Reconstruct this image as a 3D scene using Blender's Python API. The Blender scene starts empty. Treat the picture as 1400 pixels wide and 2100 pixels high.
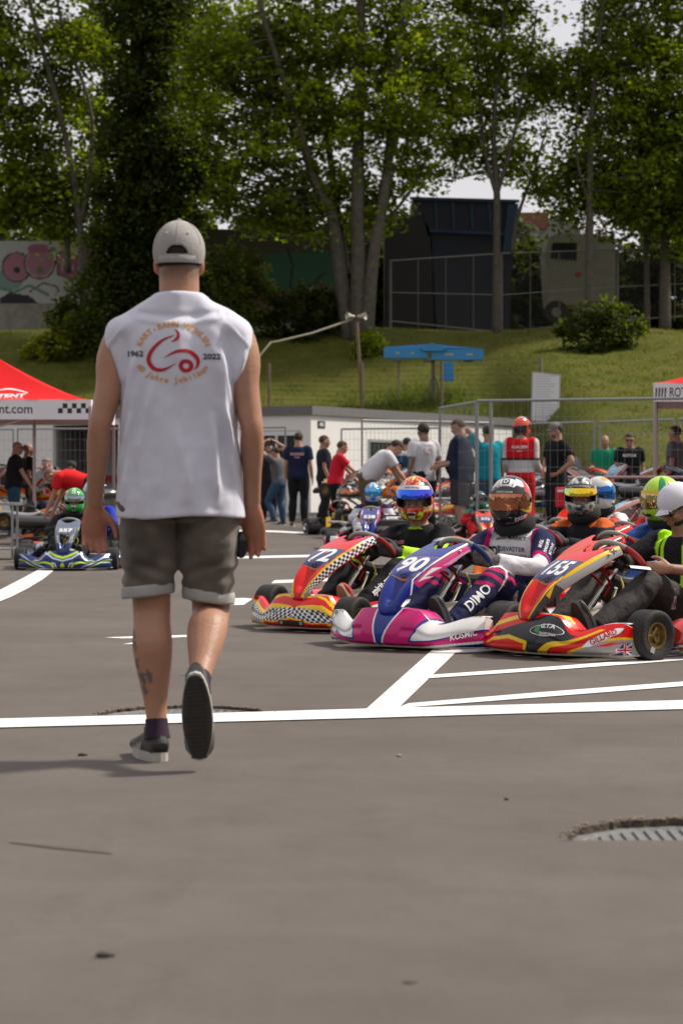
import bpy, bmesh, math, random
import numpy as np
from mathutils import Vector, Matrix, Quaternion
from mathutils.bvhtree import BVHTree
PI = math.pi
random.seed(7)
RS = np.random.RandomState(11)
C = bpy.context.scene.collection
sc = bpy.context.scene
# ------------------------------------------------------------------ camera, sky, sun, exposure
CAM_H = 0.93; FPX = 4600.0; HZ = 982.0
cam_d = bpy.data.cameras.new('camera'); cam = bpy.data.objects.new('camera', cam_d); C.objects.link(cam)
sc.camera = cam
cam.location = (0, 0, CAM_H); cam.rotation_euler = (math.radians(90), 0, 0)
cam_d.sensor_fit = 'VERTICAL'; cam_d.sensor_height = 36.0
cam_d.lens = FPX / 2100.0 * 36.0
cam_d.shift_y = (HZ - 1050.0) / 2100.0
cam_d.clip_start = 0.1; cam_d.clip_end = 2000
cam_d.dof.use_dof = True; cam_d.dof.focus_distance = 12.2; cam_d.dof.aperture_fstop = 5.4
SUN_EL = math.radians(50); SUN_AZ = math.radians(-72)     # azimuth measured from +Y towards -X, so the sun stands to the right, a little beyond
world = bpy.data.worlds.new("World"); sc.world = world; world.use_nodes = True
wn = world.node_tree; wn.nodes.clear()
wo = wn.nodes.new('ShaderNodeOutputWorld'); bg = wn.nodes.new('ShaderNodeBackground'); bg.inputs[1].default_value = 0.1
sky = wn.nodes.new('ShaderNodeTexSky'); sky.sky_type = 'NISHITA'; sky.sun_disc = False
sky.sun_elevation = SUN_EL; sky.sun_rotation = math.radians(72); sky.dust_density = 3.0; sky.air_density = 1.2
tc = wn.nodes.new('ShaderNodeTexCoord'); nz = wn.nodes.new('ShaderNodeTexNoise'); nz.inputs['Scale'].default_value = 2.2; nz.inputs['Detail'].default_value = 6
rmp = wn.nodes.new('ShaderNodeMapRange'); rmp.inputs[1].default_value = 0.3; rmp.inputs[2].default_value = 0.75; rmp.inputs[3].default_value = 0.72; rmp.inputs[4].default_value = 0.97
mxw = wn.nodes.new('ShaderNodeMix'); mxw.data_type = 'RGBA'; mxw.inputs[7].default_value = (9.0, 8.55, 8.8, 1)   # thin bright overcast veil
wn.links.new(tc.outputs['Generated'], nz.inputs['Vector']); wn.links.new(nz.outputs['Fac'], rmp.inputs[0])
wn.links.new(rmp.outputs[0], mxw.inputs[0]); wn.links.new(sky.outputs[0], mxw.inputs[6])
wn.links.new(mxw.outputs[2], bg.inputs[0]); wn.links.new(bg.outputs[0], wo.inputs[0])
sun_d = bpy.data.lights.new('sun', 'SUN'); sun_d.energy = 4.7; sun_d.angle = math.radians(6); sun_d.color = (1.0, 0.93, 0.82)
sun = bpy.data.objects.new('sun', sun_d); C.objects.link(sun)
sdir = Vector((-math.sin(SUN_AZ) * math.cos(SUN_EL), math.cos(SUN_AZ) * math.cos(SUN_EL), math.sin(SUN_EL)))
sun.rotation_euler = sdir.to_track_quat('Z', 'Y').to_euler()
sc.view_settings.view_transform = 'Standard'; sc.view_settings.look = 'None'; sc.view_settings.gamma = 1
sc.view_settings.use_curve_mapping = False; sc.view_settings.exposure = -0.03
sc.render.engine = 'CYCLES'; sc.cycles.max_bounces = 6; sc.cycles.transparent_max_bounces = 8
try: sc.cycles.use_denoising = True
except Exception: pass

# ------------------------------------------------------------------ measuring helpers
def at(px, py, Y):          # the point at distance Y seen at a given place of the photograph
    return Vector(((px - 700) / FPX * Y, Y, CAM_H - (py - HZ) / FPX * Y))
def gr(px, py, z=0.0):      # the point of the ground seen there
    return at(px, py, FPX * (CAM_H - z) / (py - HZ))

# ------------------------------------------------------------------ materials
MATS = {}
def mat(name, col, rough=0.6, metal=0.0, noise=0.0, nscale=20.0, bump=0.0, bscale=60.0, coat=0.0, trans=0.0, col2=None, spec=0.5, sheen=0.0):
    if name in MATS: return MATS[name]
    m = bpy.data.materials.new(name); m.use_nodes = True; nt = m.node_tree; b = nt.nodes['Principled BSDF']
    b.inputs['Base Color'].default_value = (*col, 1); b.inputs['Roughness'].default_value = rough; b.inputs['Metallic'].default_value = metal
    b.inputs['Coat Weight'].default_value = coat; b.inputs['Coat Roughness'].default_value = 0.06
    b.inputs['Specular IOR Level'].default_value = spec
    if sheen: b.inputs['Sheen Weight'].default_value = sheen
    if trans: b.inputs['Transmission Weight'].default_value = trans
    if noise or bump:
        t = nt.nodes.new('ShaderNodeTexCoord')
    if noise:
        n = nt.nodes.new('ShaderNodeTexNoise'); n.inputs['Scale'].default_value = nscale; n.inputs['Detail'].default_value = 5; n.inputs['Roughness'].default_value = .65
        r = nt.nodes.new('ShaderNodeMapRange'); r.inputs[1].default_value = .3; r.inputs[2].default_value = .7
        mx = nt.nodes.new('ShaderNodeMix'); mx.data_type = 'RGBA'
        c2 = col2 or tuple(max(0, c * (1 - noise)) for c in col)
        mx.inputs[6].default_value = (*col, 1); mx.inputs[7].default_value = (*c2, 1)
        nt.links.new(t.outputs['Object'], n.inputs['Vector']); nt.links.new(n.outputs['Fac'], r.inputs[0]); nt.links.new(r.outputs[0], mx.inputs[0]); nt.links.new(mx.outputs[2], b.inputs['Base Color'])
    if bump:
        n2 = nt.nodes.new('ShaderNodeTexNoise'); n2.inputs['Scale'].default_value = bscale; n2.inputs['Detail'].default_value = 4
        bp = nt.nodes.new('ShaderNodeBump'); bp.inputs['Strength'].default_value = bump; bp.inputs['Distance'].default_value = 0.01
        nt.links.new(t.outputs['Object'], n2.inputs['Vector']); nt.links.new(n2.outputs['Fac'], bp.inputs['Height']); nt.links.new(bp.outputs[0], b.inputs['Normal'])
    MATS[name] = m; return m
def vmat(name, rough=0.35, coat=0.0, metal=0.0, bump=0.0, bscale=80.0, dirt=0.0, sheen=0.0):   # print and livery colours held by the mesh
    if name in MATS: return MATS[name]
    m = mat(name, (1, 1, 1), rough, metal, coat=coat, bump=bump, bscale=bscale, sheen=sheen); nt = m.node_tree; b = nt.nodes['Principled BSDF']
    a = nt.nodes.new('ShaderNodeVertexColor'); a.layer_name = 'Col'; out = a.outputs[0]
    if dirt:
        t = nt.nodes.new('ShaderNodeTexCoord'); n = nt.nodes.new('ShaderNodeTexNoise'); n.inputs['Scale'].default_value = 14; n.inputs['Detail'].default_value = 8; n.inputs['Roughness'].default_value = .7
        r = nt.nodes.new('ShaderNodeMapRange'); r.inputs[1].default_value = .48; r.inputs[2].default_value = .8; r.inputs[3].default_value = 0; r.inputs[4].default_value = dirt
        mx = nt.nodes.new('ShaderNodeMix'); mx.data_type = 'RGBA'; mx.inputs[7].default_value = (.09, .08, .07, 1)
        nt.links.new(t.outputs['Object'], n.inputs['Vector']); nt.links.new(n.outputs['Fac'], r.inputs[0]); nt.links.new(r.outputs[0], mx.inputs[0]); nt.links.new(out, mx.inputs[6]); out = mx.outputs[2]
        r2 = nt.nodes.new('ShaderNodeMapRange'); r2.inputs[1].default_value = .4; r2.inputs[2].default_value = .7; r2.inputs[3].default_value = rough; r2.inputs[4].default_value = min(1, rough + .25)
        r2.inputs[4].default_value = min(1, rough + .6 * dirt); nt.links.new(n.outputs['Fac'], r2.inputs[0]); nt.links.new(r2.outputs[0], b.inputs['Roughness'])
    nt.links.new(out, b.inputs['Base Color']); return m

# ------------------------------------------------------------------ mesh helpers
def frame_of(d, up=None):
    d = Vector(d).normalized(); up = Vector(up) if up is not None else Vector((0, 0, 1))
    if abs(d.dot(up.normalized())) > .97: up = Vector((0, 1, 0)) if abs(d.y) < .9 else Vector((1, 0, 0))
    x = up.cross(d).normalized(); y = d.cross(x).normalized(); return x, y
def catmull(P, k):
    P = [np.array(p, float) for p in P]; n = len(P); out = []
    for i in range(n - 1):
        p0 = P[max(i - 1, 0)]; p1 = P[i]; p2 = P[i + 1]; p3 = P[min(i + 2, n - 1)]
        for j in range(k):
            t = j / k; out.append(.5 * ((2 * p1) + (-p0 + p2) * t + (2 * p0 - 5 * p1 + 4 * p2 - p3) * t * t + (-p0 + 3 * p1 - 3 * p2 + p3) * t ** 3))
    out.append(P[-1]); return out
class MB:
    def __init__(s): s.v = []; s.f = []; s.c = None
    def add(s, vs, fs):
        b = len(s.v); s.v += [tuple(v) for v in vs]; s.f += [tuple(b + i for i in f) for f in fs]; return s
    def tube(s, pts, rad, n=8, sub=1, caps=True, up=None, side=None):
        k = len(pts); R = []
        for i in range(k):
            r = rad[i] if isinstance(rad, (list, tuple)) and len(rad) == k else rad
            R.append(r if isinstance(r, (list, tuple)) else (r, r))
        if sub > 1:
            Q = catmull([tuple(p) + tuple(r) for p, r in zip(pts, R)], sub); pts = [q[:3] for q in Q]; R = [(max(q[3], 1e-4), max(q[4], 1e-4)) for q in Q]
        P = [Vector(p) for p in pts]; k = len(P); vs = []; fs = []; px = None
        for i in range(k):
            d = (P[min(i + 1, k - 1)] - P[max(i - 1, 0)])
            if d.length < 1e-9: d = Vector((0, 0, 1))
            d.normalize()
            if side is not None:
                x = Vector(side); x = (x - d * x.dot(d)).normalized(); y = d.cross(x).normalized()
            elif px is None: x, y = frame_of(d, up)
            else:
                x = (px - d * px.dot(d)); x = x.normalized() if x.length > 1e-6 else frame_of(d, up)[0]; y = d.cross(x).normalized()
            px = x
            for j in range(n):
                a = 2 * PI * j / n; vs.append(P[i] + x * math.cos(a) * R[i][0] + y * math.sin(a) * R[i][1])
        for i in range(k - 1):
            for j in range(n):
                a = i * n + j; b = i * n + (j + 1) % n; fs.append((a, b, b + n, a + n))
        if caps:
            fs.append(tuple(range(n - 1, -1, -1))); fs.append(tuple((k - 1) * n + j for j in range(n)))
        return s.add(vs, fs)
    def cyl(s, a, b, r, n=12): return s.tube([a, b], r, n)
    def box(s, c, size, M=None, bev=0.0):
        x, y, z = [q / 2 for q in size]; c = Vector(c)
        if bev:
            b = bev; vs = []; 
            for sz in (-1, 1):
                for (w, h) in ((0, b),):
                    ring = [(x - b, y), (-x + b, y), (-x, y - b), (-x, -y + b), (-x + b, -y), (x - b, -y), (x, -y + b), (x, y - b)]
                ring2 = [(px * (1 - b / max(x, 1e-6)), py * (1 - b / max(y, 1e-6))) for px, py in ring]
                if sz < 0: vs += [(p[0], p[1], -z) for p in ring2] + [(p[0], p[1], -z + b) for p in ring]
                else: vs += [(p[0], p[1], z - b) for p in ring] + [(p[0], p[1], z) for p in ring2]
            fs = []
            for r in range(3):
                for j in range(8): fs.append((r * 8 + j, r * 8 + (j + 1) % 8, r * 8 + 8 + (j + 1) % 8, r * 8 + 8 + j))
            fs.append(tuple(range(7, -1, -1))); fs.append(tuple(range(24, 32)))
        else:
            vs = [(sx * x, sy * y, sz * z) for sz in (-1, 1) for sx, sy in ((-1, -1), (1, -1), (1, 1), (-1, 1))]
            fs = [(3, 2, 1, 0), (4, 5, 6, 7), (0, 1, 5, 4), (1, 2, 6, 5), (2, 3, 7, 6), (3, 0, 4, 7)]
        M = M or Matrix.Identity(3)
        return s.add([c + M @ Vector(v) for v in vs], fs)
    def ell(s, c, r, M=None, n=12, m=8, zmin=-90, zmax=90):
        c = Vector(c); M = M or Matrix.Identity(3); vs = []; fs = []
        for i in range(m + 1):
            e = math.radians(zmin + (zmax - zmin) * i / m)
            for j in range(n):
                a = 2 * PI * j / n; vs.append(c + M @ Vector((r[0] * math.cos(e) * math.cos(a), r[1] * math.cos(e) * math.sin(a), r[2] * math.sin(e))))
        for i in range(m):
            for j in range(n): fs.append((i * n + j, i * n + (j + 1) % n, (i + 1) * n + (j + 1) % n, (i + 1) * n + j))
        if zmin > -89: fs.append(tuple(range(n - 1, -1, -1)))
        if zmax < 89: fs.append(tuple(m * n + j for j in range(n)))
        return s.add(vs, fs)
    def lathe(s, prof, o=(0, 0, 0), axis=(0, 0, 1), n=20, closed=False):
        o = Vector(o); d = Vector(axis).normalized(); x, y = frame_of(d); vs = []; fs = []; k = len(prof)
        for (r, z) in prof:
            for j in range(n):
                a = 2 * PI * j / n; vs.append(o + d * z + (x * math.cos(a) + y * math.sin(a)) * r)
        for i in range(k - 1 + (1 if closed else 0)):
            i2 = (i + 1) % k
            for j in range(n): fs.append((i * n + j, i * n + (j + 1) % n, i2 * n + (j + 1) % n, i2 * n + j))
        return s.add(vs, fs)
    def grid(s, fn, us, vv, closed_u=False):
        vs = [fn(u, v) for v in vv for u in us]; nu = len(us); fs = []
        for i in range(len(vv) - 1):
            for j in range(nu - 1 + (1 if closed_u else 0)): fs.append((i * nu + j, i * nu + (j + 1) % nu, (i + 1) * nu + (j + 1) % nu, (i + 1) * nu + j))
        return s.add(vs, fs)
    def poly(s, pts): return s.add(pts, [tuple(range(len(pts)))])
    def prism(s, pts, d):
        n = len(pts); d = Vector(d); P = [Vector(p) for p in pts]
        return s.add(P + [p + d for p in P], [tuple(range(n - 1, -1, -1)), tuple(range(n, 2 * n))] + [(i, (i + 1) % n, n + (i + 1) % n, n + i) for i in range(n)])
    def mesh(s, name='m'):
        me = bpy.data.meshes.new(name); me.from_pydata(s.v, [], s.f); me.update(); return me
def fix_normals(me):
    bm = bmesh.new(); bm.from_mesh(me); bmesh.ops.recalc_face_normals(bm, faces=bm.faces); bm.to_mesh(me); bm.free()
def np_mesh(name, V, F, col=None):      # V (n,3) F (m,k) arrays, quick
    me = bpy.data.meshes.new(name); V = np.asarray(V, np.float32); F = np.asarray(F, np.int32); m, k = F.shape
    me.vertices.add(len(V)); me.vertices.foreach_set('co', V.ravel()); me.loops.add(m * k); me.loops.foreach_set('vertex_index', F.ravel())
    me.polygons.add(m); me.polygons.foreach_set('loop_start', np.arange(0, m * k, k, dtype=np.int32)); me.polygons.foreach_set('loop_total', np.full(m, k, np.int32))
    me.update(calc_edges=True)
    if col is not None: set_col(me, col)
    return me
def set_col(me, col):
    a = me.color_attributes.new('Col', 'FLOAT_COLOR', 'POINT'); c = np.ones((len(me.vertices), 4), np.float32); c[:, :3] = col
    a.data.foreach_set('color', c.ravel())
def verts_np(me):
    a = np.empty(len(me.vertices) * 3, np.float32); me.vertices.foreach_get('co', a); return a.reshape(-1, 3)
def ob(name, me, m, parent=None, loc=None, rot=None, smooth=40, fix=True, kind=None):
    if isinstance(me, MB): 
        me = me.mesh(name)
        if fix: fix_normals(me)
    if m is not None and not me.materials:
        me.materials.append(m)
    if smooth:
        me.polygons.foreach_set('use_smooth', [True] * len(me.polygons))
        if smooth < 180: me.set_sharp_from_angle(angle=math.radians(smooth))
    o = bpy.data.objects.new(name, me); C.objects.link(o)
    if parent is not None: o.parent = parent
    if loc is not None: o.location = loc
    if rot is not None: o.rotation_euler = rot
    if kind: o['kind'] = kind
    return o
def tag(o, label, cat, group=None):
    o['label'] = label; o['category'] = cat
    if group: o['group'] = group
    return o
def thing(name, label, cat, loc=(0, 0, 0), rotz=0, group=None, scale=1.0):
    o = bpy.data.objects.new(name, None); C.objects.link(o); o.location = loc; o.rotation_euler = (0, 0, rotz); o.empty_display_size = .1
    if scale != 1.0: o.scale = (scale,) * 3
    return tag(o, label, cat, group)
def part_empty(name, parent, loc=(0, 0, 0), rot=(0, 0, 0)):
    o = bpy.data.objects.new(name, None); C.objects.link(o); o.parent = parent; o.location = loc; o.rotation_euler = rot; o.empty_display_size = .05; return o
def copy_tree(o, parent=None):
    c = o.copy(); C.objects.link(c); c.parent = parent
    for ch in list(o.children): copy_tree(ch, c)
    return c
BK = bpy.data.scenes.new('bake')
def bake_dg():
    with bpy.context.temp_override(scene=BK, view_layer=BK.view_layers[0]): return bpy.context.evaluated_depsgraph_get()
def bake(mb, voxel, it=4, fac=.5, disp=None):     # melts overlapping closed shapes into one continuous skin
    me = mb.mesh('t'); fix = False
    o = bpy.data.objects.new('t', me); BK.collection.objects.link(o)
    r = o.modifiers.new('r', 'REMESH'); r.mode = 'VOXEL'; r.voxel_size = voxel
    if it:
        s = o.modifiers.new('s', 'SMOOTH'); s.iterations = it; s.factor = fac
    dg = bake_dg()
    out = bpy.data.meshes.new_from_object(o.evaluated_get(dg)); bpy.data.objects.remove(o); bpy.data.meshes.remove(me)
    if disp is not None:
        V = verts_np(out); V2 = disp(V); out.vertices.foreach_set('co', V2.astype(np.float32).ravel()); out.update()
    return out

# ------------------------------------------------------------------ flat print: words and marks laid on a surface
_tcache = {}
def text2d(s, size=1.0, bold=0.0, shear=0.0, sx=1.0, space=1.0):
    key = (s, bold, shear, space)
    if key not in _tcache:
        cu = bpy.data.curves.new('t', 'FONT'); cu.body = s; cu.offset = bold; cu.shear = shear; cu.align_x = 'CENTER'; cu.align_y = 'CENTER'; cu.resolution_u = 3; cu.space_character = space
        o = bpy.data.objects.new('t', cu); BK.collection.objects.link(o); dg = bake_dg()
        me = bpy.data.meshes.new_from_object(o.evaluated_get(dg))
        bm = bmesh.new(); bm.from_mesh(me); bmesh.ops.remove_doubles(bm, verts=bm.verts, dist=1e-5); bmesh.ops.triangulate(bm, faces=bm.faces)
        for _ in range(2):
            e = [e for e in bm.edges if e.calc_length() > .22]
            if e: bmesh.ops.subdivide_edges(bm, edges=e, cuts=1); bmesh.ops.triangulate(bm, faces=bm.faces)
        bm.verts.index_update(); V = [(v.co.x, v.co.y) for v in bm.verts]; F = [tuple(v.index for v in f.verts) for f in bm.faces]; bm.free()
        bpy.data.objects.remove(o); _tcache[key] = (V, F)
    V, F = _tcache[key]; return [(x * size * sx, y * size) for x, y in V], F
def poly2d(pts, seg=.03):
    bm = bmesh.new(); vs = [bm.verts.new((p[0], p[1], 0)) for p in pts]; bm.faces.new(vs); bmesh.ops.triangulate(bm, faces=bm.faces)
    for _ in range(5):
        e = [e for e in bm.edges if e.calc_length() > seg]
        if not e: break
        bmesh.ops.subdivide_edges(bm, edges=e, cuts=1); bmesh.ops.triangulate(bm, faces=bm.faces)
    bm.verts.index_update(); r = ([(v.co.x, v.co.y) for v in bm.verts], [tuple(v.index for v in f.verts) for f in bm.faces]); bm.free(); return r
def stroke2d(pts, w):       # a brush line, widths per point
    P = catmull([(p[0], p[1], ww) for p, ww in zip(pts, w)], 6); V = []; F = []
    for i in range(len(P)):
        d = P[min(i + 1, len(P) - 1)][:2] - P[max(i - 1, 0)][:2]; d = d / (np.linalg.norm(d) + 1e-9); nx, ny = -d[1], d[0]; w_ = P[i][2] / 2
        V += [(P[i][0] + nx * w_, P[i][1] + ny * w_), (P[i][0], P[i][1]), (P[i][0] - nx * w_, P[i][1] - ny * w_)]
    for i in range(len(P) - 1):
        a = i * 3; F += [(a, a + 1, a + 4, a + 3), (a + 1, a + 2, a + 5, a + 4)]
    return V, F
def bvh_of(me): return BVHTree.FromPolygons([tuple(v) for v in verts_np(me)], [tuple(p.vertices) for p in me.polygons])
def decal(name, shapes, bvh, O, X, N, m, parent, off=.0025, rot=0.0, reach=.3):
    """shapes: list of (V2,F). X = reading direction, N = outward direction, O = centre; laid onto the surface."""
    O = Vector(O); X = Vector(X).normalized(); N = Vector(N).normalized(); U = N.cross(X).normalized(); X = U.cross(N).normalized()
    cr, sr = math.cos(rot), math.sin(rot); mb = MB()
    for V, F in shapes:
        hits = []
        for (x, y) in V:
            x, y = x * cr - y * sr, x * sr + y * cr
            p = O + X * x + U * y + N * reach
            h, nrm, _, _ = bvh.ray_cast(p, -N, reach * 2)
            hits.append(h + (N * off if h is not None and nrm is not None else Vector((0, 0, 0))) if h is not None else None)
        b = len(mb.v); mb.v += [tuple(h) if h is not None else (0, 0, 0) for h in hits]
        mb.f += [tuple(b + i for i in f) for f in F if all(hits[i] is not None for i in f)]
    if not mb.f: return None
    used = sorted({i for f in mb.f for i in f}); mp = {u: i for i, u in enumerate(used)}
    mb.v = [mb.v[u] for u in used]; mb.f = [tuple(mp[i] for i in f) for f in mb.f]
    return ob(name, mb, m, parent, smooth=0, fix=False)
def shift(sh, dx, dy): return [(x + dx, y + dy) for x, y in sh[0]], sh[1]

def inside(P, poly):        # P (n,2), numpy point in polygon
    x, y = P[:, 0], P[:, 1]; r = np.zeros(len(P), bool); n = len(poly); j = n - 1
    for i in range(n):
        xi, yi = poly[i]; xj, yj = poly[j]
        c = ((yi > y) != (yj > y)) & (x < (xj - xi) * (y - yi) / ((yj - yi) + 1e-12) + xi); r ^= c; j = i
    return r
def band(P, pts, w, asp=1.0):        # distance to a polyline below w/2
    P = P * np.array([1, asp]); pts = [(a, b * asp) for a, b in pts]; d = np.full(len(P), 1e9)
    for a, b in zip(pts[:-1], pts[1:]):
        a = np.array(a, float); b = np.array(b, float); ab = b - a; t = np.clip(((P - a) @ ab) / (ab @ ab + 1e-12), 0, 1); d = np.minimum(d, np.linalg.norm(P - a - t[:, None] * ab, axis=1))
    return d < w / 2
def paint(P, base, ops, asp=1.0):
    col = np.tile(np.array(base, float), (len(P), 1))
    for op in ops:
        k = op[0]
        if k == 'p': m = inside(P, op[2]); col[m] = op[1]
        elif k == 'b': m = band(P, op[2], op[3], asp); col[m] = op[1]
        elif k == 'c':      # checker inside polygon: (k, c1, c2, poly, sx, sy, ang)
            m = inside(P, op[3]); a = op[6]; u = P[:, 0] * math.cos(a) + P[:, 1] * math.sin(a); v = -P[:, 0] * math.sin(a) + P[:, 1] * math.cos(a)
            ch = (np.floor(u / op[4]) + np.floor(v / op[5])) % 2 == 0; col[m & ch] = op[1]; col[m & ~ch] = op[2]
        elif k == 'f': m, cc = op[1](P); col[m] = cc
    return col

# ------------------------------------------------------------------ noise for cloth folds and ground
def vnoise(P, scale, seed=0):
    rs = np.random.RandomState(seed); T = rs.rand(64, 64, 64).astype(np.float32); Q = np.asarray(P) * scale + 100; I = np.floor(Q).astype(int); f = Q - I; f = f * f * (3 - 2 * f); I %= 64; J = (I + 1) % 64
    g = lambda a, b, c: T[a, b, c]
    x0, y0, z0 = I.T; x1, y1, z1 = J.T; fx, fy, fz = f.T
    return ((g(x0, y0, z0) * (1 - fx) + g(x1, y0, z0) * fx) * (1 - fy) + (g(x0, y1, z0) * (1 - fx) + g(x1, y1, z0) * fx) * fy) * (1 - fz) + ((g(x0, y0, z1) * (1 - fx) + g(x1, y0, z1) * fx) * (1 - fy) + (g(x0, y1, z1) * (1 - fx) + g(x1, y1, z1) * fx) * fy) * fz - .5
# ================================================================== THE SETTING
def smooth01(t): t = max(0.0, min(1.0, t)); return t * t * (3 - 2 * t)
def ter_z(x, Y):
    k = smooth01((x - 4.6) / 2.6); y0 = 66.5 * (1 - k) + 49.0 * k
    t = (Y - y0) / (85 - y0)
    if t <= 0: return -0.25 + 0.0 * x if t < -.02 else -0.25 * (-t / .02)
    z = 6.75 * (t if t < .93 else .93 + (.07 * (1 - math.exp(-(t - .93) / .07))))
    return z + .10 * math.sin(x * .7 + Y * .31) * min(1, t * 4) * (1 if t < 1 else .6)
def gt(px, py, lo=46, hi=130):
    best = None; Y = lo
    while Y < hi:
        p = at(px, py, Y)
        if p.z <= ter_z(p.x, Y) : return Vector((p.x, Y, ter_z(p.x, Y)))
        Y += .1
    return at(px, py, hi)
# asphalt material: brown-grey, mottled, with aggregate, rubbed patches and streaks along the driving direction
def asphalt_mat():
    m = bpy.data.materials.new('asphalt'); m.use_nodes = True; nt = m.node_tree; b = nt.nodes['Principled BSDF']; N = nt.nodes.new; L = nt.links.new
    t = N('ShaderNodeTexCoord')
    def noise(scale, detail, stretch=None, rough=.6):
        n = N('ShaderNodeTexNoise'); n.inputs['Scale'].default_value = scale; n.inputs['Detail'].default_value = detail; n.inputs['Roughness'].default_value = rough
        mp = N('ShaderNodeMapping'); L(t.outputs['Object'], mp.inputs[0])
        if stretch: mp.inputs['Scale'].default_value = stretch; mp.inputs['Rotation'].default_value = (0, 0, .3)
        L(mp.outputs[0], n.inputs['Vector']); return n
    def mix(f, a, bb, lo, hi, amt=1.0):
        r = N('ShaderNodeMapRange'); r.inputs[1].default_value = lo; r.inputs[2].default_value = hi; r.inputs[4].default_value = amt; L(f, r.inputs[0])
        x = N('ShaderNodeMix'); x.data_type = 'RGBA'; L(r.outputs[0], x.inputs[0])
        for i, q in ((6, a), (7, bb)):
            if isinstance(q, tuple): x.inputs[i].default_value = (*q, 1)
            else: L(q, x.inputs[i])
        return x.outputs[2]
    big = noise(.55, 5, (1, 1, 1), .7); mid = noise(5, 7, (1, .45, 1), .75); fine = noise(190, 3, None, .9); st = noise(1.6, 6, (.22, 2.2, 1), .7); fine2 = noise(60, 4, None, .8)
    c = mix(big.outputs['Fac'], (.086, .073, .064), (.135, .116, .101), .30, .72)
    c = mix(mid.outputs['Fac'], c, (.078, .066, .060), .50, .80, .8)
    c = mix(st.outputs['Fac'], c, (.140, .120, .104), .52, .82, .65)
    c = mix(fine2.outputs['Fac'], c, (.060, .052, .047), .54, .78, .65)
    c = mix(fine.outputs['Fac'], c, (.26, .235, .21), .58, .80, .7)
    L(c, b.inputs['Base Color']); b.inputs['Roughness'].default_value = .86; b.inputs['Specular IOR Level'].default_value = .3
    bp = N('ShaderNodeBump'); bp.inputs['Strength'].default_value = .45; bp.inputs['Distance'].default_value = .004; L(fine.outputs['Fac'], bp.inputs['Height'])
    bp2 = N('ShaderNodeBump'); bp2.inputs['Strength'].default_value = .25; bp2.inputs['Distance'].default_value = .02; L(mid.outputs['Fac'], bp2.inputs['Height']); L(bp.outputs[0], bp2.inputs['Normal']); L(bp2.outputs[0], b.inputs['Normal'])
    return m
M_ASPH = asphalt_mat()
HOLES = [(-.62, 8.86, .335, .012), (.925, 5.80, .335, .021)]
mb = MB(); xs = [-70, -1.12, -.12, .425, 1.425, 70]; ys = [-14, 5.30, 6.30, 8.36, 9.36, 72]; sq = [(1, 3), (3, 1)]
for i in range(5):
    for j in range(5):
        if (i, j) in sq: continue
        mb.add([(xs[i], ys[j], 0), (xs[i + 1], ys[j], 0), (xs[i + 1], ys[j + 1], 0), (xs[i], ys[j + 1], 0)], [(0, 1, 2, 3)])
rim = MB()
for (hx, hy, hr, hd) in HOLES:
    n = 160; ins = []; out = []
    for k in range(n):
        a = 2 * PI * k / n; r = hr + .007 * random.random() + .004 * math.sin(k * .5) + (.008 if random.random() < .06 else 0)
        ins.append((hx + r * math.cos(a), max(hy + r * math.sin(a), hy - .03 + .006 * random.random()), 0)); q = .5 / max(abs(math.cos(a)), abs(math.sin(a)))
        out.append((hx + q * math.cos(a), hy + q * math.sin(a), 0))
    mb.add(ins + out, [(k, n + k, n + (k + 1) % n, (k + 1) % n) for k in range(n)])
    low = [(x, y, -hd - .02) for x, y, z in ins]; rim.add(ins + low, [(k, (k + 1) % n, n + (k + 1) % n, n + k) for k in range(n)])
road = ob('asphalt_yard', mb, M_ASPH, smooth=0, fix=False, kind='structure')
M_RIM = mat('gravelly_edge', (.15, .115, .09), .95, noise=.75, nscale=70, bump=1.0, bscale=120)
ob('broken_asphalt_edge', rim, M_RIM, smooth=0, kind='structure')
M_IRON = mat('cast_iron', (.20, .20, .195), .7, .2, noise=.4, nscale=25, bump=.4)
for i, (hx, hy, hr, hd) in enumerate(HOLES):
    mb = MB(); mb.lathe([(hr + .06, -.03), (hr + .06, 0), (hr - .02, 0), (hr - .025, -.006), (.0, -.006)], (0, 0, 0), n=48)
    for k in range(-9, 10):
        w = math.sqrt(max(0, (hr - .04) ** 2 - (k * .033) ** 2)); 
        if w > .03: mb.box((k * .033, 0, -.003), (.017, 2 * w, .007))
    o = ob('manhole_cover', mb, M_IRON, loc=(hx, hy, -hd)); tag(o, ['round ribbed iron cover under the white line beside the walking man', 'round iron cover sunk in a broken hole of the bare near asphalt'][i], 'manhole cover', 'manhole covers')
# pebbles and crumbs along the broken rims
mb = MB()
for (hx, hy, hr, hd) in HOLES:
    for k in range(90):
        a = random.random() * PI; r = hr + random.uniform(-.012, .03); s = random.uniform(.003, .008); mb.ell((hx + r * math.cos(a), hy + r * math.sin(a), random.uniform(0, .003)), (s, s * .8, s * .7), n=5, m=3)
ob('gravel_crumbs', mb, mat('crumbs', (.3, .22, .15), .9, noise=.6, nscale=60), kind='stuff')
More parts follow.
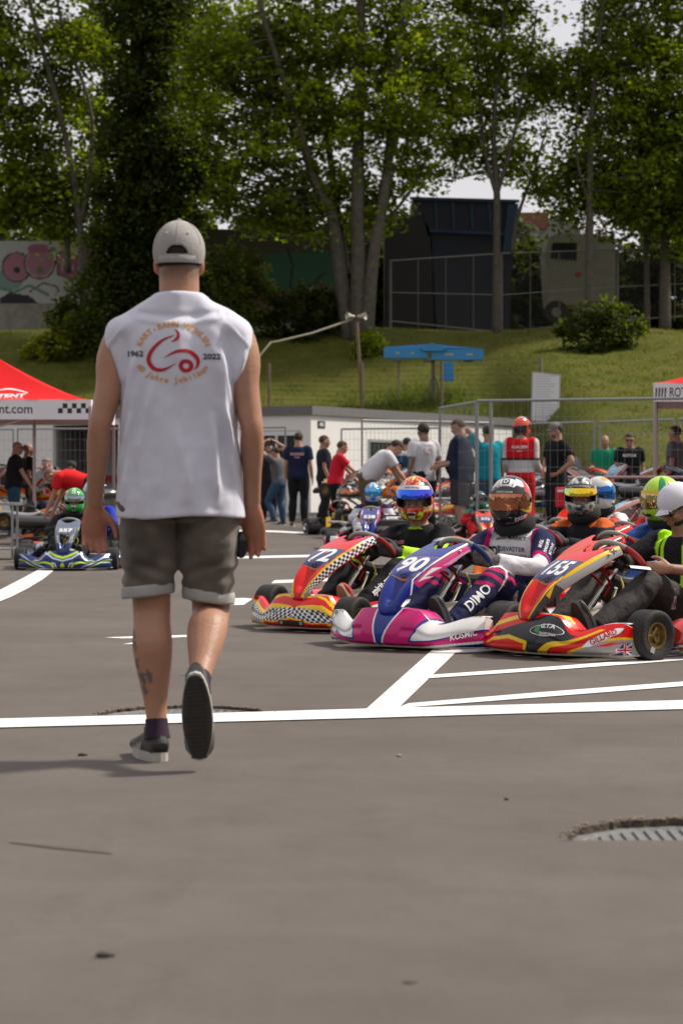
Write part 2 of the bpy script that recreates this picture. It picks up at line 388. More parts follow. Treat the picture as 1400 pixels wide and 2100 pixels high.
# painted lines
M_LINE = mat('road_paint', (.80, .79, .77), .6, noise=.16, nscale=26, bump=.3, bscale=150, col2=(.22, .20, .18)); _r = [n for n in M_LINE.node_tree.nodes if n.type == 'MAP_RANGE'][0]; _r.inputs[1].default_value = .60; _r.inputs[2].default_value = .78; _r.inputs[4].default_value = .75
lines = [[(-60, 1475), (250, 1467), (480, 1461), (750, 1453), (1050, 1445), (1460, 1434), (1460, 1452), (1050, 1463), (750, 1472), (480, 1479), (250, 1485), (-60, 1493)],
         [(748, 1456), (816, 1452), (948, 1324), (893, 1326)],
         [(878, 1384), (1140, 1366), (1460, 1341), (1460, 1349), (1140, 1373), (872, 1391)],
         [(838, 1442), (1100, 1420), (1460, 1393), (1460, 1402), (1100, 1430), (812, 1452)],
         [(940, 1332), (1150, 1322), (1150, 1328), (933, 1339)],
         [(215, 1307), (270, 1305), (383, 1302), (383, 1306), (330, 1308.5), (250, 1309)],
         [(252, 1321), (300, 1313), (330, 1313), (300, 1320)],
         [(440, 1229), (500, 1226), (518, 1228), (500, 1240), (440, 1242)],
         [(563, 1190), (720, 1184), (720, 1190), (556, 1196)],
         [(440, 1142), (760, 1135), (760, 1140), (440, 1146)],
         [(490, 1087), (560, 1088), (652, 1093), (700, 1097), (700, 1100), (652, 1096), (560, 1091), (490, 1090)]]
for k, L_ in enumerate(lines):
    m_ = MB(); z = [.0050, .0030, .0040, .0040, .0020][min(k, 4)]; m_.poly([gr(x, y, z) for x, y in L_]); ob('painted_line', m_, M_LINE, smooth=0, kind='structure')
mc = MB(); cp = [(118, 1160), (108, 1172), (88, 1188), (60, 1205), (25, 1223), (-20, 1241)]; co = [(92, 1160), (76, 1170), (52, 1183), (25, 1197), (-2, 1211), (-40, 1226)]
mc.add([gr(*p, .006) for p in cp] + [gr(*p, .006) for p in co], [(i, i + 1, 7 + i, 6 + i) for i in range(5)]); ob('painted_line', mc, M_LINE, smooth=0, kind='structure')
# cracks, rubber marks
M_MARK = mat('tyre_mark', (.074, .063, .056), .9, noise=.3, nscale=5)
for pts, w in (([(370, 1385), (440, 1375)], .03), ([(20, 1727), (120, 1738), (230, 1750)], .018)):
    P = [gr(x, y, .002) for x, y in pts]; V = []
    for i, p in enumerate(P): ww = w * (.3 if i in (0, len(P) - 1) else 1); V += [p + Vector((0, ww, 0)), p - Vector((0, ww, 0))]
    m_ = MB(); m_.add(V, [(2 * i, 2 * i + 1, 2 * i + 3, 2 * i + 2) for i in range(len(P) - 1)]); ob('tyre_mark', m_, M_MARK, smooth=0, kind='structure')
# litter on the asphalt
M_LEAFD = mat('dead_leaf', (.045, .035, .028), .9)
def litter(px, py, s, m, label, cat, name, fl=.4):
    p = gr(px, py); mb = MB(); mb.ell((0, 0, s * fl * .8), (s, s * .7, s * fl), n=9, m=5); mb.ell((s * .9, .2 * s, s * fl * .5), (s * .6, s * .25, s * fl * .5), n=7, m=4)
    o = ob(name, mb, m, loc=p); tag(o, label, cat)
litter(168, 1550, .014, M_LEAFD, 'small dark curled leaf on the asphalt beside the walking shoe', 'leaf', 'curled_leaf')
litter(212, 1963, .016, M_LEAFD, 'dark scrap of rubber lying on the nearest asphalt', 'debris', 'rubber_scrap')
litter(817, 1552, .008, mat('pebble', (.35, .31, .27), .9), 'pale pebble on the bare asphalt below the grid line', 'pebble', 'pebble', .7)
litter(1037, 1641, .006, M_LEAFD, 'tiny dark pebble on the bare asphalt above the sunken cover', 'pebble', 'pebble', .7)
litter(838, 2016, .012, mat('scrap', (.07, .06, .055), .9), 'faint dark crumb on the nearest asphalt', 'debris', 'asphalt_crumb', .2)
# grass bank and the land behind
nx, ny = 150, 150; X = np.concatenate([np.linspace(-300, -30, 20), np.linspace(-28, 28, 110), np.linspace(30, 300, 20)]); Yg = np.concatenate([np.linspace(-60, 44, 12), np.linspace(46, 100, 110), np.linspace(105, 700, 28)])
V = []; 
for Y in Yg:
    for x in X: V.append((x, Y, ter_z(x, Y) + (.04 * math.sin(x * 3.1) * math.cos(Y * 2.3) if 46 < Y < 100 and ter_z(x, Y) > 0 else 0)))
F = [(i * nx + j, i * nx + j + 1, (i + 1) * nx + j + 1, (i + 1) * nx + j) for i in range(ny - 1) for j in range(nx - 1)]
def grass_mat():
    m = bpy.data.materials.new('grass_bank'); m.use_nodes = True; nt = m.node_tree; b = nt.nodes['Principled BSDF']; N = nt.nodes.new; L = nt.links.new; t = N('ShaderNodeTexCoord'); prev = None
    cols = [((.070, .088, .012), (.118, .112, .024), .35, .62, 1.0, .28, (.5, 1.6, 1)), (None, (.048, .072, .008), .45, .72, .8, 1.1, (1, 2.5, 1)), (None, (.155, .14, .04), .5, .8, .5, 6, (1, 1, 1)), (None, (.04, .065, .01), .55, .8, .5, 22, (1, 1, 1))]
    for a, c, lo, hi, amt, s, st in cols:
        n = N('ShaderNodeTexNoise'); n.inputs['Scale'].default_value = s; n.inputs['Detail'].default_value = 6; n.inputs['Roughness'].default_value = .7; mp = N('ShaderNodeMapping'); mp.inputs['Scale'].default_value = st; L(t.outputs['Object'], mp.inputs[0]); L(mp.outputs[0], n.inputs['Vector'])
        r = N('ShaderNodeMapRange'); r.inputs[1].default_value = lo; r.inputs[2].default_value = hi; r.inputs[4].default_value = amt; L(n.outputs['Fac'], r.inputs[0]); x = N('ShaderNodeMix'); x.data_type = 'RGBA'; L(r.outputs[0], x.inputs[0])
        if prev is None: x.inputs[6].default_value = (*a, 1)
        else: L(prev, x.inputs[6])
        x.inputs[7].default_value = (*c, 1); prev = x.outputs[2]
    L(prev, b.inputs['Base Color']); b.inputs['Roughness'].default_value = .95; b.inputs['Specular IOR Level'].default_value = .1
    bp = N('ShaderNodeBump'); bp.inputs['Strength'].default_value = .8; bp.inputs['Distance'].default_value = .06; L(n.outputs['Fac'], bp.inputs['Height']); L(bp.outputs[0], b.inputs['Normal']); return m
ob('grass_bank', np_mesh('grass_bank', V, F), grass_mat(), smooth=180, kind='structure')
def leaf_mat(name, tr=.35, rough=.5):
    m = vmat(name, rough); m.node_tree.nodes['Principled BSDF'].inputs['Specular IOR Level'].default_value = .25; nt = m.node_tree; b = nt.nodes['Principled BSDF']; a = [n for n in nt.nodes if n.type == 'VERTEX_COLOR'][0]
    tl = nt.nodes.new('ShaderNodeBsdfTranslucent'); mx = nt.nodes.new('ShaderNodeMixShader'); mx.inputs[0].default_value = tr
    g = nt.nodes.new('ShaderNodeMix'); g.data_type = 'RGBA'; g.blend_type = 'MULTIPLY'; g.inputs[0].default_value = 1; g.inputs[7].default_value = (2.6, 2.7, .5, 1)
    nt.links.new(a.outputs[0], g.inputs[6]); nt.links.new(g.outputs[2], tl.inputs[0]); nt.links.new(b.outputs[0], mx.inputs[1]); nt.links.new(tl.outputs[0], mx.inputs[2]); nt.links.new(mx.outputs[0], nt.nodes['Material Output'].inputs[0]); return m
M_LEAF = leaf_mat('leaf', .44); M_GRASS = leaf_mat('grass_blades', .3, .7); M_BARK = mat('bark', (.115, .10, .074), .95, noise=.6, nscale=6, bump=1.0, bscale=25, col2=(.05, .045, .036))
def blades(P, h, w, base, var, seed):
    rs = np.random.RandomState(seed); n = len(P); P = np.asarray(P); a = rs.rand(n) * 2 * PI; hh = h * (.5 + rs.rand(n)); lean = rs.randn(n, 2) * .35 * hh[:, None]
    dx = np.stack([np.cos(a), np.sin(a), np.zeros(n)], 1) * w / 2; top = P + np.stack([lean[:, 0], lean[:, 1], hh], 1)
    V = np.stack([P - dx, P + dx, top], 1).reshape(-1, 3); F = np.arange(3 * n).reshape(-1, 3); c = np.array(base) * (1 + var * rs.randn(n, 1)); c = np.clip(c, .005, 1) * np.array([1 + .3 * rs.rand(n), np.ones(n), np.ones(n)]).T
    return V, F, np.repeat(c, 3, 0)
Pg = []
while len(Pg) < 60000:
    x = random.uniform(-15, 17); Y = random.uniform(49, 86); z = ter_z(x, Y)
    if z > .02 and not (x < 5.2 and Y < 66.6): Pg.append((x, Y, z - .02))
V, F, c = blades(Pg, .085, .035, (.078, .092, .012), .25, 5); ob('grass', np_mesh('grass', V, F, c), M_GRASS, smooth=0, kind='stuff')
Pg = []
for (px, py, r, n) in ((880, 815, 1.3, 500), (820, 830, .9, 260), (940, 838, .8, 200), (720, 838, .6, 120), (960, 846, .6, 120)):
    q = gt(px, py); 
    for k in range(n): x = q.x + random.gauss(0, r * .6); Y = q.y + random.gauss(0, .5); Pg.append((x, Y, ter_z(x, Y)))
V, F, c = blades(Pg, .26, .04, (.085, .13, .02), .25, 6); ob('tall_weeds', np_mesh('weeds', V, F, c), M_GRASS, smooth=0, kind='stuff')

# ------------------------------------------------------------------ trees and bushes
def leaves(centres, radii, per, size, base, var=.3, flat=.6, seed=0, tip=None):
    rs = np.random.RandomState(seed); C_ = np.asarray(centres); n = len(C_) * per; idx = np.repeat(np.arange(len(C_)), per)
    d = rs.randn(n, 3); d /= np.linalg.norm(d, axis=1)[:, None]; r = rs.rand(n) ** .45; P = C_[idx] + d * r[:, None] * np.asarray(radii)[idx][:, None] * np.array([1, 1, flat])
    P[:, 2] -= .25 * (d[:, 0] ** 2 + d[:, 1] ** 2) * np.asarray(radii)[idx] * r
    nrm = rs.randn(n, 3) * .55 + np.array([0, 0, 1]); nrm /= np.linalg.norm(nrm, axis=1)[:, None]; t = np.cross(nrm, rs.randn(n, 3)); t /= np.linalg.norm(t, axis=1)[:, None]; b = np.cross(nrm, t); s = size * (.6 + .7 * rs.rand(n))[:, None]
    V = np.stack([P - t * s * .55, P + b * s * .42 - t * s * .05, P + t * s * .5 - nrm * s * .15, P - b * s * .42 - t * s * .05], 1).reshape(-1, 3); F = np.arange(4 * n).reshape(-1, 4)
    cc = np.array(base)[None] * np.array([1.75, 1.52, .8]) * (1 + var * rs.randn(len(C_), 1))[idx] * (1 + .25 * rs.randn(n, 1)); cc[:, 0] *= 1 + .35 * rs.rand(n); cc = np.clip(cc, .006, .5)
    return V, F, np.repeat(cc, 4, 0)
SKYGAP = [(1135, -40, 1212, 62), (850, 372, 905, 402), (905, 366, 1062, 408), (430, 462, 500, 500), (1062, 395, 1100, 440), (884, 300, 925, 345)]
def tree(name, label, stems, crowns, ncl, per=56, size=.2, green=(.062, .105, .014), seed=1, twig=.35, gap=True, cr=(.5, 1.15), flat=.5, group='trees on the bank', stem_leaf=0):
    base = Vector(stems[0][0][:3]); t = thing(name, label, 'tree', base, group=group); rs = random.Random(seed); mb = MB(); allp = []
    for st in stems:
        pts = [Vector(p[:3]) - base for p in st]; mb.tube(pts, [p[3] for p in st], n=8, sub=5); cc = catmull([tuple(p) for p in pts], 5); allp += [Vector(c) for c in cc]
    cen = []; rad = []; ncl = int(ncl * 1.22)
    vol = [r ** 2 for (_, r) in crowns]; tries = 0
    while len(cen) < ncl and tries < ncl * 12:
        tries += 1; (cx, r) = rs.choices(crowns, vol)[0]; v = Vector((rs.gauss(0, 1), rs.gauss(0, 1), rs.gauss(0, 1))).normalized() * (rs.random() ** .5) * r; v.y *= .8; p = cx + v
        if gap:
            px = 700 + p.x / p.y * FPX; py = HZ - (p.z - CAM_H) / p.y * FPX
            if any(a < px < c and b_ < py < d for a, b_, c, d in SKYGAP): continue
        if p.z < ter_z(p.x, p.y) + .2: continue
        cen.append(p - base); rad.append(rs.uniform(*cr))
    tw = MB()
    for p in cen:
        if rs.random() < twig:
            q = min(allp, key=lambda a: (a - p).length + max(0, a.z - p.z) * 2); L_ = (q - p).length
            if L_ > .3: mid = q.lerp(p, .5) + Vector((0, 0, -.12 * L_)); tw.tube([q, mid, p], [.012 + .012 * L_, .012 + .006 * L_, .008], n=4, caps=False)
    ob('trunk', mb, M_BARK, t, smooth=180)
    if tw.v: ob('branches', tw, M_BARK, t, smooth=180, kind='stuff')
    if stem_leaf:
        for k in range(stem_leaf): q = rs.choice(allp); cen.append(q + Vector((rs.gauss(0, .25), rs.gauss(0, .25), rs.gauss(0, .2)))); rad.append(.35)
    V, F, c = leaves(cen, rad, per, size, green, seed=seed, flat=flat); ob('crown', np_mesh('crown', V, F, c), M_LEAF, t, smooth=0); return t
def S(Y, *pts): return [tuple(at(px, py, Y + dy)) + (r,) for px, py, dy, r in pts]
def CR(Y, *c): return [(at(px, py, Y + dy + .8), r / FPX * Y) for px, py, dy, r in c]
def CR0(Y, *c): return CR(Y - 1.3, *c)
def rooted(st):     # lower the first point into the bank
    x, Y, z, r = st[0]; st[0] = (x, Y, ter_z(x, Y) - .2, r * 1.25); return st
tree('maple_tree', 'tall maple in the centre with three grey trunks rising from one foot behind the loudspeakers', [rooted(S(83, (738, 690, 0, .33), (735, 520, 0, .27), (733, 400, 0, .24), (737, 200, 0, .2), (742, -60, 0, .13))),
    S(83, (716, 700, .3, .3), (700, 580, .3, .26), (680, 440, .4, .22), (648, 380, .3, .19), (600, 220, 0, .15), (545, 50, 0, .1), (520, -60, 0, .07)), S(83, (752, 690, -.3, .26), (765, 530, -.2, .22), (790, 380, 0, .19), (808, 200, 0, .16), (825, 0, .1, .12), (830, -80, 0, .09)),
    S(83.6, (712, 560, .5, .15), (690, 420, .5, .13), (662, 200, .5, .12), (648, 0, .6, .1), (640, -80, .6, .07)), S(83.6, (780, 470, 0, .07), (860, 360, 0, .05), (885, 250, .6, .03))],
    CR(83, (470, 150, 0, 130), (530, 330, -1, 110), (560, 70, 1, 150), (630, 260, 0, 110), (690, 120, 0, 150), (760, 230, -1, 120), (830, 70, 0, 130), (880, 190, 0, 100), (860, 310, 0, 80), (600, 400, 0, 70), (690, 380, 0, 80), (800, 370, 0, 70), (700, -150, 0, 200), (500, 420, 0, 60), (650, 440, 0, 60), (560, 420, 0, 60), (760, 430, 0, 55), (450, 390, 0, 60), (560, 200, 0, 100), (420, 120, 0, 100), (410, 270, 0, 80)), 780, seed=3)
tree('maple_tree', 'slim young maple forking above the dark blue hopper', [rooted(S(85, (1018, 680, 0, .15), (1018, 520, 0, .14), (1018, 395, 0, .13), (1012, 250, 0, .09), (1030, 60, 0, .06), (1035, -60, 0, .04))), S(85, (1018, 400, 0, .1), (992, 300, 0, .07), (978, 120, .3, .05), (960, -40, 0, .04)), S(85, (1018, 398, 0, .1), (1050, 290, -.3, .07), (1085, 120, 0, .05), (1100, 20, 0, .03)),
    S(85, (1050, 520, .4, .08), (1062, 440, .4, .07), (1095, 350, .4, .05), (1120, 260, .4, .03))], CR(85, (1010, 130, 0, 110), (960, 40, 0, 80), (1070, 230, 0, 80), (955, 280, 0, 65), (1030, 310, 0, 60), (1095, 390, 0, 35), (1050, 30, 0, 80), (1000, -120, 0, 150), (1110, 150, 0, 50), (1120, 330, 0, 50), (930, 180, 0, 70), (940, 325, 0, 60), (1040, 345, 0, 40), (885, 345, 0, 45)), 290, seed=4)
tree('ash_tree', 'broad dark tree with a thin trunk beside the white lorry', [rooted(S(84, (1208, 600, 0, .16), (1208, 430, 0, .14), (1212, 250, 0, .11), (1230, 60, 0, .08), (1240, -50, 0, .05))), S(84, (1208, 420, 0, .08), (1180, 300, 0, .05), (1195, 80, 0, .04), (1200, -30, 0, .03))], CR(84, (1220, 240, 0, 110), (1270, 130, 0, 120), (1170, 360, 0, 80), (1150, 160, 0, 70), (1290, 340, 0, 110), (1250, 20, 0, 80), (1230, -150, 0, 160), (1180, 430, 0, 50), (1260, 420, 0, 70), (1230, 360, 0, 80)), 360, green=(.054, .092, .012), seed=5)
tree('ash_tree', 'dark dense tree over the black mesh fence at the far right', [rooted(S(86, (1362, 600, 0, .2), (1362, 430, 0, .16), (1355, 250, 0, .12), (1370, 0, 0, .08))), rooted(S(86, (1326, 600, .4, .1), (1322, 420, .4, .09), (1310, 300, .4, .06), (1300, 150, .4, .04)))], CR(85, (1380, 140, 0, 130), (1390, 350, 0, 130), (1330, 430, 0, 80), (1340, 20, 0, 120), (1420, 250, -1, 130), (1370, -150, 0, 170), (1300, 430, 0, 60), (1400, 470, 0, 70), (1330, 250, 0, 100)), 460, green=(.046, .082, .011), seed=6)
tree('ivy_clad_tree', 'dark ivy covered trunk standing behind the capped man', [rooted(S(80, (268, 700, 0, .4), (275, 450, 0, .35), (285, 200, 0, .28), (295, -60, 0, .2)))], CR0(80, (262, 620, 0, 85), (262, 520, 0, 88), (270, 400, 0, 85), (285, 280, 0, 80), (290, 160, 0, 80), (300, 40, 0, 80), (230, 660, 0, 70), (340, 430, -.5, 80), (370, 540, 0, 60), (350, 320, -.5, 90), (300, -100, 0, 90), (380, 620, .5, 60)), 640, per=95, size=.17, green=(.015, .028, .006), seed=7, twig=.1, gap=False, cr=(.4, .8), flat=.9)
tree('maple_tree', 'leafy tree leaning over the graffiti wall at the left edge', [rooted(S(84, (178, 600, 0, .17), (165, 470, 0, .15), (145, 330, 0, .12), (110, 180, 0, .1), (60, 0, 0, .07), (45, -80, 0, .05))), S(84, (140, 560, .5, .12), (128, 400, .5, .1), (60, 250, .5, .07), (10, 100, .5, .05), (-20, 0, 0, .04)), S(84, (165, 470, 0, .09), (190, 250, 0, .07), (130, 60, 0, .06), (110, -60, 0, .05))], CR(84, (50, 110, 0, 110), (60, 290, 0, 90), (130, 220, 0, 80), (30, 430, 0, 60), (160, 80, 0, 90), (-30, 220, 0, 100), (110, 420, 0, 70), (190, 400, 0, 70), (170, 320, 0, 70), (40, 390, 0, 60), (130, 460, 0, 55), (80, 350, 0, 70), (60, -120, 0, 170), (-90, 60, 0, 140), (20, 350, 0, 50)), 470, green=(.056, .095, .013), seed=8)
tree('maple_tree', 'tree with fine upright branches between the ivy trunk and the left edge', [rooted(S(88, (205, 600, 0, .15), (200, 400, 0, .13), (215, 180, 0, .09), (210, -60, 0, .05))), S(88, (200, 400, 0, .08), (240, 200, 0, .06), (250, -40, 0, .04))], CR(88, (210, 100, 0, 80), (230, 250, 0, 70), (190, 340, 0, 60), (220, 10, 0, 90), (380, 100, 1, 110), (420, 30, 1, 110), (430, 360, 1, 70), (390, 200, 1, 90), (330, -100, 0, 160)), 330, green=(.05, .088, .012), seed=9)
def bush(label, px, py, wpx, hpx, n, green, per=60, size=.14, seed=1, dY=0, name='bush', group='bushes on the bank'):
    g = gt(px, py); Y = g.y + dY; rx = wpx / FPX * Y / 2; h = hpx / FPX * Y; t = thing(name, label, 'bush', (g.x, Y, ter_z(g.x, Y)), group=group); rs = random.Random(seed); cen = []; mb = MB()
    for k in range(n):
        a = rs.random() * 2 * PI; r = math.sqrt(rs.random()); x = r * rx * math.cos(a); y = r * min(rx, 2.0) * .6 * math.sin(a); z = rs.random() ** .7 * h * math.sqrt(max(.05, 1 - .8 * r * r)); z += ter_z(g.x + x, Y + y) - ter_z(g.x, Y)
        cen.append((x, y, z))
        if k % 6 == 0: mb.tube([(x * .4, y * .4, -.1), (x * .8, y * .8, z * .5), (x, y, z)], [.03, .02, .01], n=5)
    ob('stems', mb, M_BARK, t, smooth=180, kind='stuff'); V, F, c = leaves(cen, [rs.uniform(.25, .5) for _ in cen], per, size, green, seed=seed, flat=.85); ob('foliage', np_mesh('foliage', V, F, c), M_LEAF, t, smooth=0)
bush('low leafy shrub under the graffiti wall at the left edge', 40, 668, 190, 95, 60, (.034, .058, .011), seed=21)
bush('dark shrub between the graffiti wall and the ivy trunk', 175, 720, 150, 150, 90, (.026, .046, .010), seed=22)
bush('pale green shrub on the grass left of the ivy trunk', 110, 735, 120, 50, 36, (.06, .09, .014), seed=23)
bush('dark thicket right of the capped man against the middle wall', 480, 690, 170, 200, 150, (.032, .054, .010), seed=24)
bush('bright green climbing shrub on the middle wall', 560, 660, 60, 190, 60, (.062, .10, .012), seed=25, dY=1)
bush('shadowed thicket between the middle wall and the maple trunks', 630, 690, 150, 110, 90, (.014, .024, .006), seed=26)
bush('small shrub at the foot of the maple trunks', 755, 712, 60, 50, 26, (.07, .115, .016), seed=27, dY=-1)
bush('leafy shrub at the foot of the black mesh fence', 1228, 708, 175, 95, 80, (.020, .036, .008), seed=28, dY=-1)
bush('upright shrub in front of the black mesh fence right of centre', 1160, 660, 90, 110, 50, (.036, .06, .010), seed=29)
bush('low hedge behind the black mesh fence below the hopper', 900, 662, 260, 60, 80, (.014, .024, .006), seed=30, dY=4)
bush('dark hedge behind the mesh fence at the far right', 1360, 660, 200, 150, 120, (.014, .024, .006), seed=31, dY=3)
bush('ivy mound hanging over the top of the middle wall', 600, 560, 180, 110, 90, (.034, .058, .010), seed=32, dY=3)
bush('hedge above the graffiti wall at the left', 90, 560, 330, 125, 150, (.026, .046, .009), seed=33, dY=9)
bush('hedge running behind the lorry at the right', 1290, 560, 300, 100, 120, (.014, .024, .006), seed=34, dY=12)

# ------------------------------------------------------------------ graffiti walls, hopper, lorry, back fence
def quadgrid(p0, ux, uz, w, h, nu, nv):
    us = np.linspace(0, w, nu); vs = np.linspace(0, h, nv); V = [tuple(Vector(p0) + Vector(ux) * u + Vector(uz) * v) for v in vs for u in us]
    F = [(i * nu + j, i * nu + j + 1, (i + 1) * nu + j + 1, (i + 1) * nu + j) for i in range(nv - 1) for j in range(nu - 1)]; UV = np.array([(u, v) for v in vs for u in us]); return V, F, UV
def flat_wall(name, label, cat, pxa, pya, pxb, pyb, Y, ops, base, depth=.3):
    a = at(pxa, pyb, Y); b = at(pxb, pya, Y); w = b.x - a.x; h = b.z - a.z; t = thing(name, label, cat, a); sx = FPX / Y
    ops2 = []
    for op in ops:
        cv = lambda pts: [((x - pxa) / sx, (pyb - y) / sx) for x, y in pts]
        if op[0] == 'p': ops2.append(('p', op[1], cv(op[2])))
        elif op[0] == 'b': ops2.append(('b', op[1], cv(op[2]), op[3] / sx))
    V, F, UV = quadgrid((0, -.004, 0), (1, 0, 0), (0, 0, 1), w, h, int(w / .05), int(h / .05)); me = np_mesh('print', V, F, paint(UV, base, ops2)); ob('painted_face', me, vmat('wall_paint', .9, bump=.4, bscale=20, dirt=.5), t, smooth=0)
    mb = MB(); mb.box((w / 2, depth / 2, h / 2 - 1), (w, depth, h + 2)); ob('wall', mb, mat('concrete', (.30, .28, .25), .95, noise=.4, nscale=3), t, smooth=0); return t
def circ(cx, cy, rx, ry=None, n=20): ry = ry or rx; return [(cx + rx * math.cos(2 * PI * k / n), cy + ry * math.sin(2 * PI * k / n)) for k in range(n)]
K_ = (.03, .025, .03); PK = (.33, .15, .20); PK2 = (.30, .10, .18); WH = (.40, .40, .40); TEAL = (.18, .26, .24); BR = (.11, .05, .025)  # white dimmed to carry the wall's shade in its paint
flat_wall('graffiti_wall', 'pale wall with fat pink graffiti letters above the red tent', 'wall', -40, 494, 230, 622, 90, [
    ('p', WH, [(-40, 494), (230, 494), (230, 622), (-40, 622)]), ('p', TEAL, circ(15, 575, 34, 22)), ('p', PK, circ(35, 548, 30, 30)), ('b', K_, circ(35, 548, 30, 30) + [(65, 548)], 2.5), ('p', K_, circ(36, 554, 7, 6)), ('p', PK, circ(82, 540, 31, 32)), ('b', K_, circ(82, 540, 31, 32) + [(113, 540)], 2.5), ('b', WH, circ(82, 540, 28, 29) + [(110, 540)], 1.5), ('p', (.12, .15, .1), circ(83, 554, 8, 8)),
    ('p', PK2, [(116, 520), (128, 515), (148, 527), (166, 528), (158, 550), (162, 568), (148, 574), (118, 562)]), ('b', K_, [(116, 520), (128, 515), (148, 527), (166, 528), (158, 550), (162, 568), (148, 574), (118, 562), (116, 520)], 2.5), ('p', BR, [(128, 540), (150, 543), (148, 558), (128, 555)]), ('b', WH, [(128, 540), (150, 543), (148, 558), (128, 555), (128, 540)], 2),
    ('p', (.05, .2, .35), circ(108, 512, 8, 5)), ('p', (.35, .25, .05), circ(132, 508, 9, 5)), ('p', PK2, circ(78, 510, 22, 10)), ('b', K_, [(60, 600), (90, 580), (118, 588), (122, 600)], 3), ('p', K_, [(0, 612), (20, 600), (60, 606), (80, 622), (0, 622)]), ('b', (.1, .18, .12), [(0, 590), (30, 600), (60, 585), (100, 605)], 5),
    ('p', BR, [(170, 500), (186, 514), (198, 530), (206, 552), (168, 552)]), ('p', (.36, .30, .12), [(172, 548), (198, 550), (200, 580), (186, 588), (170, 580)]), ('p', (.6, .6, .55), circ(184, 557, 6, 5)), ('p', K_, circ(185, 557, 2.5)), ('p', (.42, .3, .3), [(200, 556), (214, 556), (222, 584), (208, 588)])], (.30, .29, .28))
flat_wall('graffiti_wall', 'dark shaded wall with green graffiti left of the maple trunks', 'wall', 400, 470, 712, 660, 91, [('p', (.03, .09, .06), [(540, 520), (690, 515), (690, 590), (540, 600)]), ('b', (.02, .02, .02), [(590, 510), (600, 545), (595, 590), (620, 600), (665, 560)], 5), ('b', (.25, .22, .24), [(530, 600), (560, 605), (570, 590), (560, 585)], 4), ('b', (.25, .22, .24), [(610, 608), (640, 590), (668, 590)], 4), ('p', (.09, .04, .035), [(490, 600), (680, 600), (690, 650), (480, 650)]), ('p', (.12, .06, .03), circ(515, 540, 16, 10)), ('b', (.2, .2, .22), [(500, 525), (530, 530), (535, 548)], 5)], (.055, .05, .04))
t = thing('flat_roofed_shed', 'black flat roofed shed behind the middle wall', 'shed', at(522, 700, 94)); mb = MB(); a = at(486, 448, 94) - Vector(t.location); b = at(640, 448, 94) - Vector(t.location); mb.box(((a.x + b.x) / 2, 1.5, a.z / 2), (b.x - a.x, 3, a.z)); ob('wall', mb, mat('shed_dark', (.03, .026, .026), .9), t, smooth=0)
mb = MB(); mb.box(((a.x + b.x) / 2, 1.5, a.z + .06), (b.x - a.x + .3, 3.2, .12)); ob('roof', mb, mat('roof_dark', (.05, .045, .045), .9), t, smooth=0)
# far wood beyond the yard
rs_ = random.Random(77); cen = []; rad = []
for k in range(2600):
    px = rs_.uniform(-260, 1660); Y = rs_.uniform(104, 112); top_ = 455 + 26 * math.sin(px * .013) + 14 * math.sin(px * .041 + 1)
    if 425 < px < 500: top_ = 505
    if 840 < px < 1066: top_ = 440
    if 1066 <= px < 1300: top_ = 500
    py = rs_.uniform(top_, 700); cen.append(at(px, py, Y)); rad.append(rs_.uniform(.5, 1.1))
V, F, c = leaves(cen, rad, 26, .42, (.013, .022, .006), seed=78, flat=.9); ob('far_wood_and_shade_ring', np_mesh('far_wood_and_shade_ring', V, F, c), M_LEAF, smooth=0, kind='stuff')
V = [];  # unseen leaf ring behind the camera, added to block sky light
for k in range(1500):
    a_ = rs_.uniform(.42 * PI, 1.58 * PI) ; r_ = rs_.uniform(52, 66); x_, y_ = r_ * math.sin(a_ ), r_ * math.cos(a_); V.append((x_, y_ + 8, rs_.uniform(0, 15 + 3 * math.sin(a_ * 9))))
V_, F_, c_ = leaves(V, [rs_.uniform(1.2, 2.4) for _ in V], 12, 1.5, (.026, .044, .009), seed=79, flat=.9); ob('far_wood_and_shade_ring', np_mesh('far_wood_and_shade_ring', V_, F_, c_), M_LEAF, smooth=0, kind='stuff')
# the hopper
Yh = 97.0; hp = at(950, 620, Yh); t = thing('dark_blue_hopper', 'huge dark blue steel hopper behind the mesh fence under the trees', 'hopper', hp)
def hx(px, py, dy=0): return at(px, py, Yh) - hp + Vector((0, dy, 0))
M_HOP = mat('hopper_blue', (.012, .022, .055), .45, .3, noise=.6, nscale=1.2, col2=(.03, .025, .03)); M_HOP2 = mat('hopper_light', (.03, .06, .11), .5, .3, noise=.4, nscale=2)
mb = MB(); mb.prism([hx(845, 408), hx(1058, 414), hx(1050, 478), hx(880, 470)], (0, 3, 0)); mb.prism([hx(884, 472, .1), hx(1052, 480, .1), hx(1044, 690, .1), hx(896, 690, .1)], (0, 2.6, 0)); ob('bin', mb, M_HOP, t, smooth=0)
mb = MB(); mb.prism([hx(1040, 420, -.15), hx(1062, 418, -.15), hx(1054, 520, -.15), hx(1030, 520, -.15)], (0, .14, 0)); mb.prism([hx(840, 404, -.12), hx(1064, 410, -.12), hx(1064, 416, -.12), hx(840, 410, -.12)], (0, .11, 0)); mb.prism([hx(880, 470, -.1), hx(1055, 478, -.1), hx(1055, 484, -.1), hx(880, 476, -.1)], (0, .09, 0)); ob('edge_beam', mb, M_HOP2, t, smooth=0)
for px in (890, 925, 963, 1000):
    mb = MB(); mb.prism([hx(px, 414, -.06), hx(px + 5, 414, -.06), hx(px + 8, 470, -.06), hx(px + 3, 470, -.06)], (0, .055, 0)); ob('rib', mb, M_HOP2, t, smooth=0)
for px in (905, 1040): mb = MB(); mb.box(hx(px, 585, 1.2), (.3, .3, 2.4)); ob('leg', mb, M_HOP, t, smooth=0)
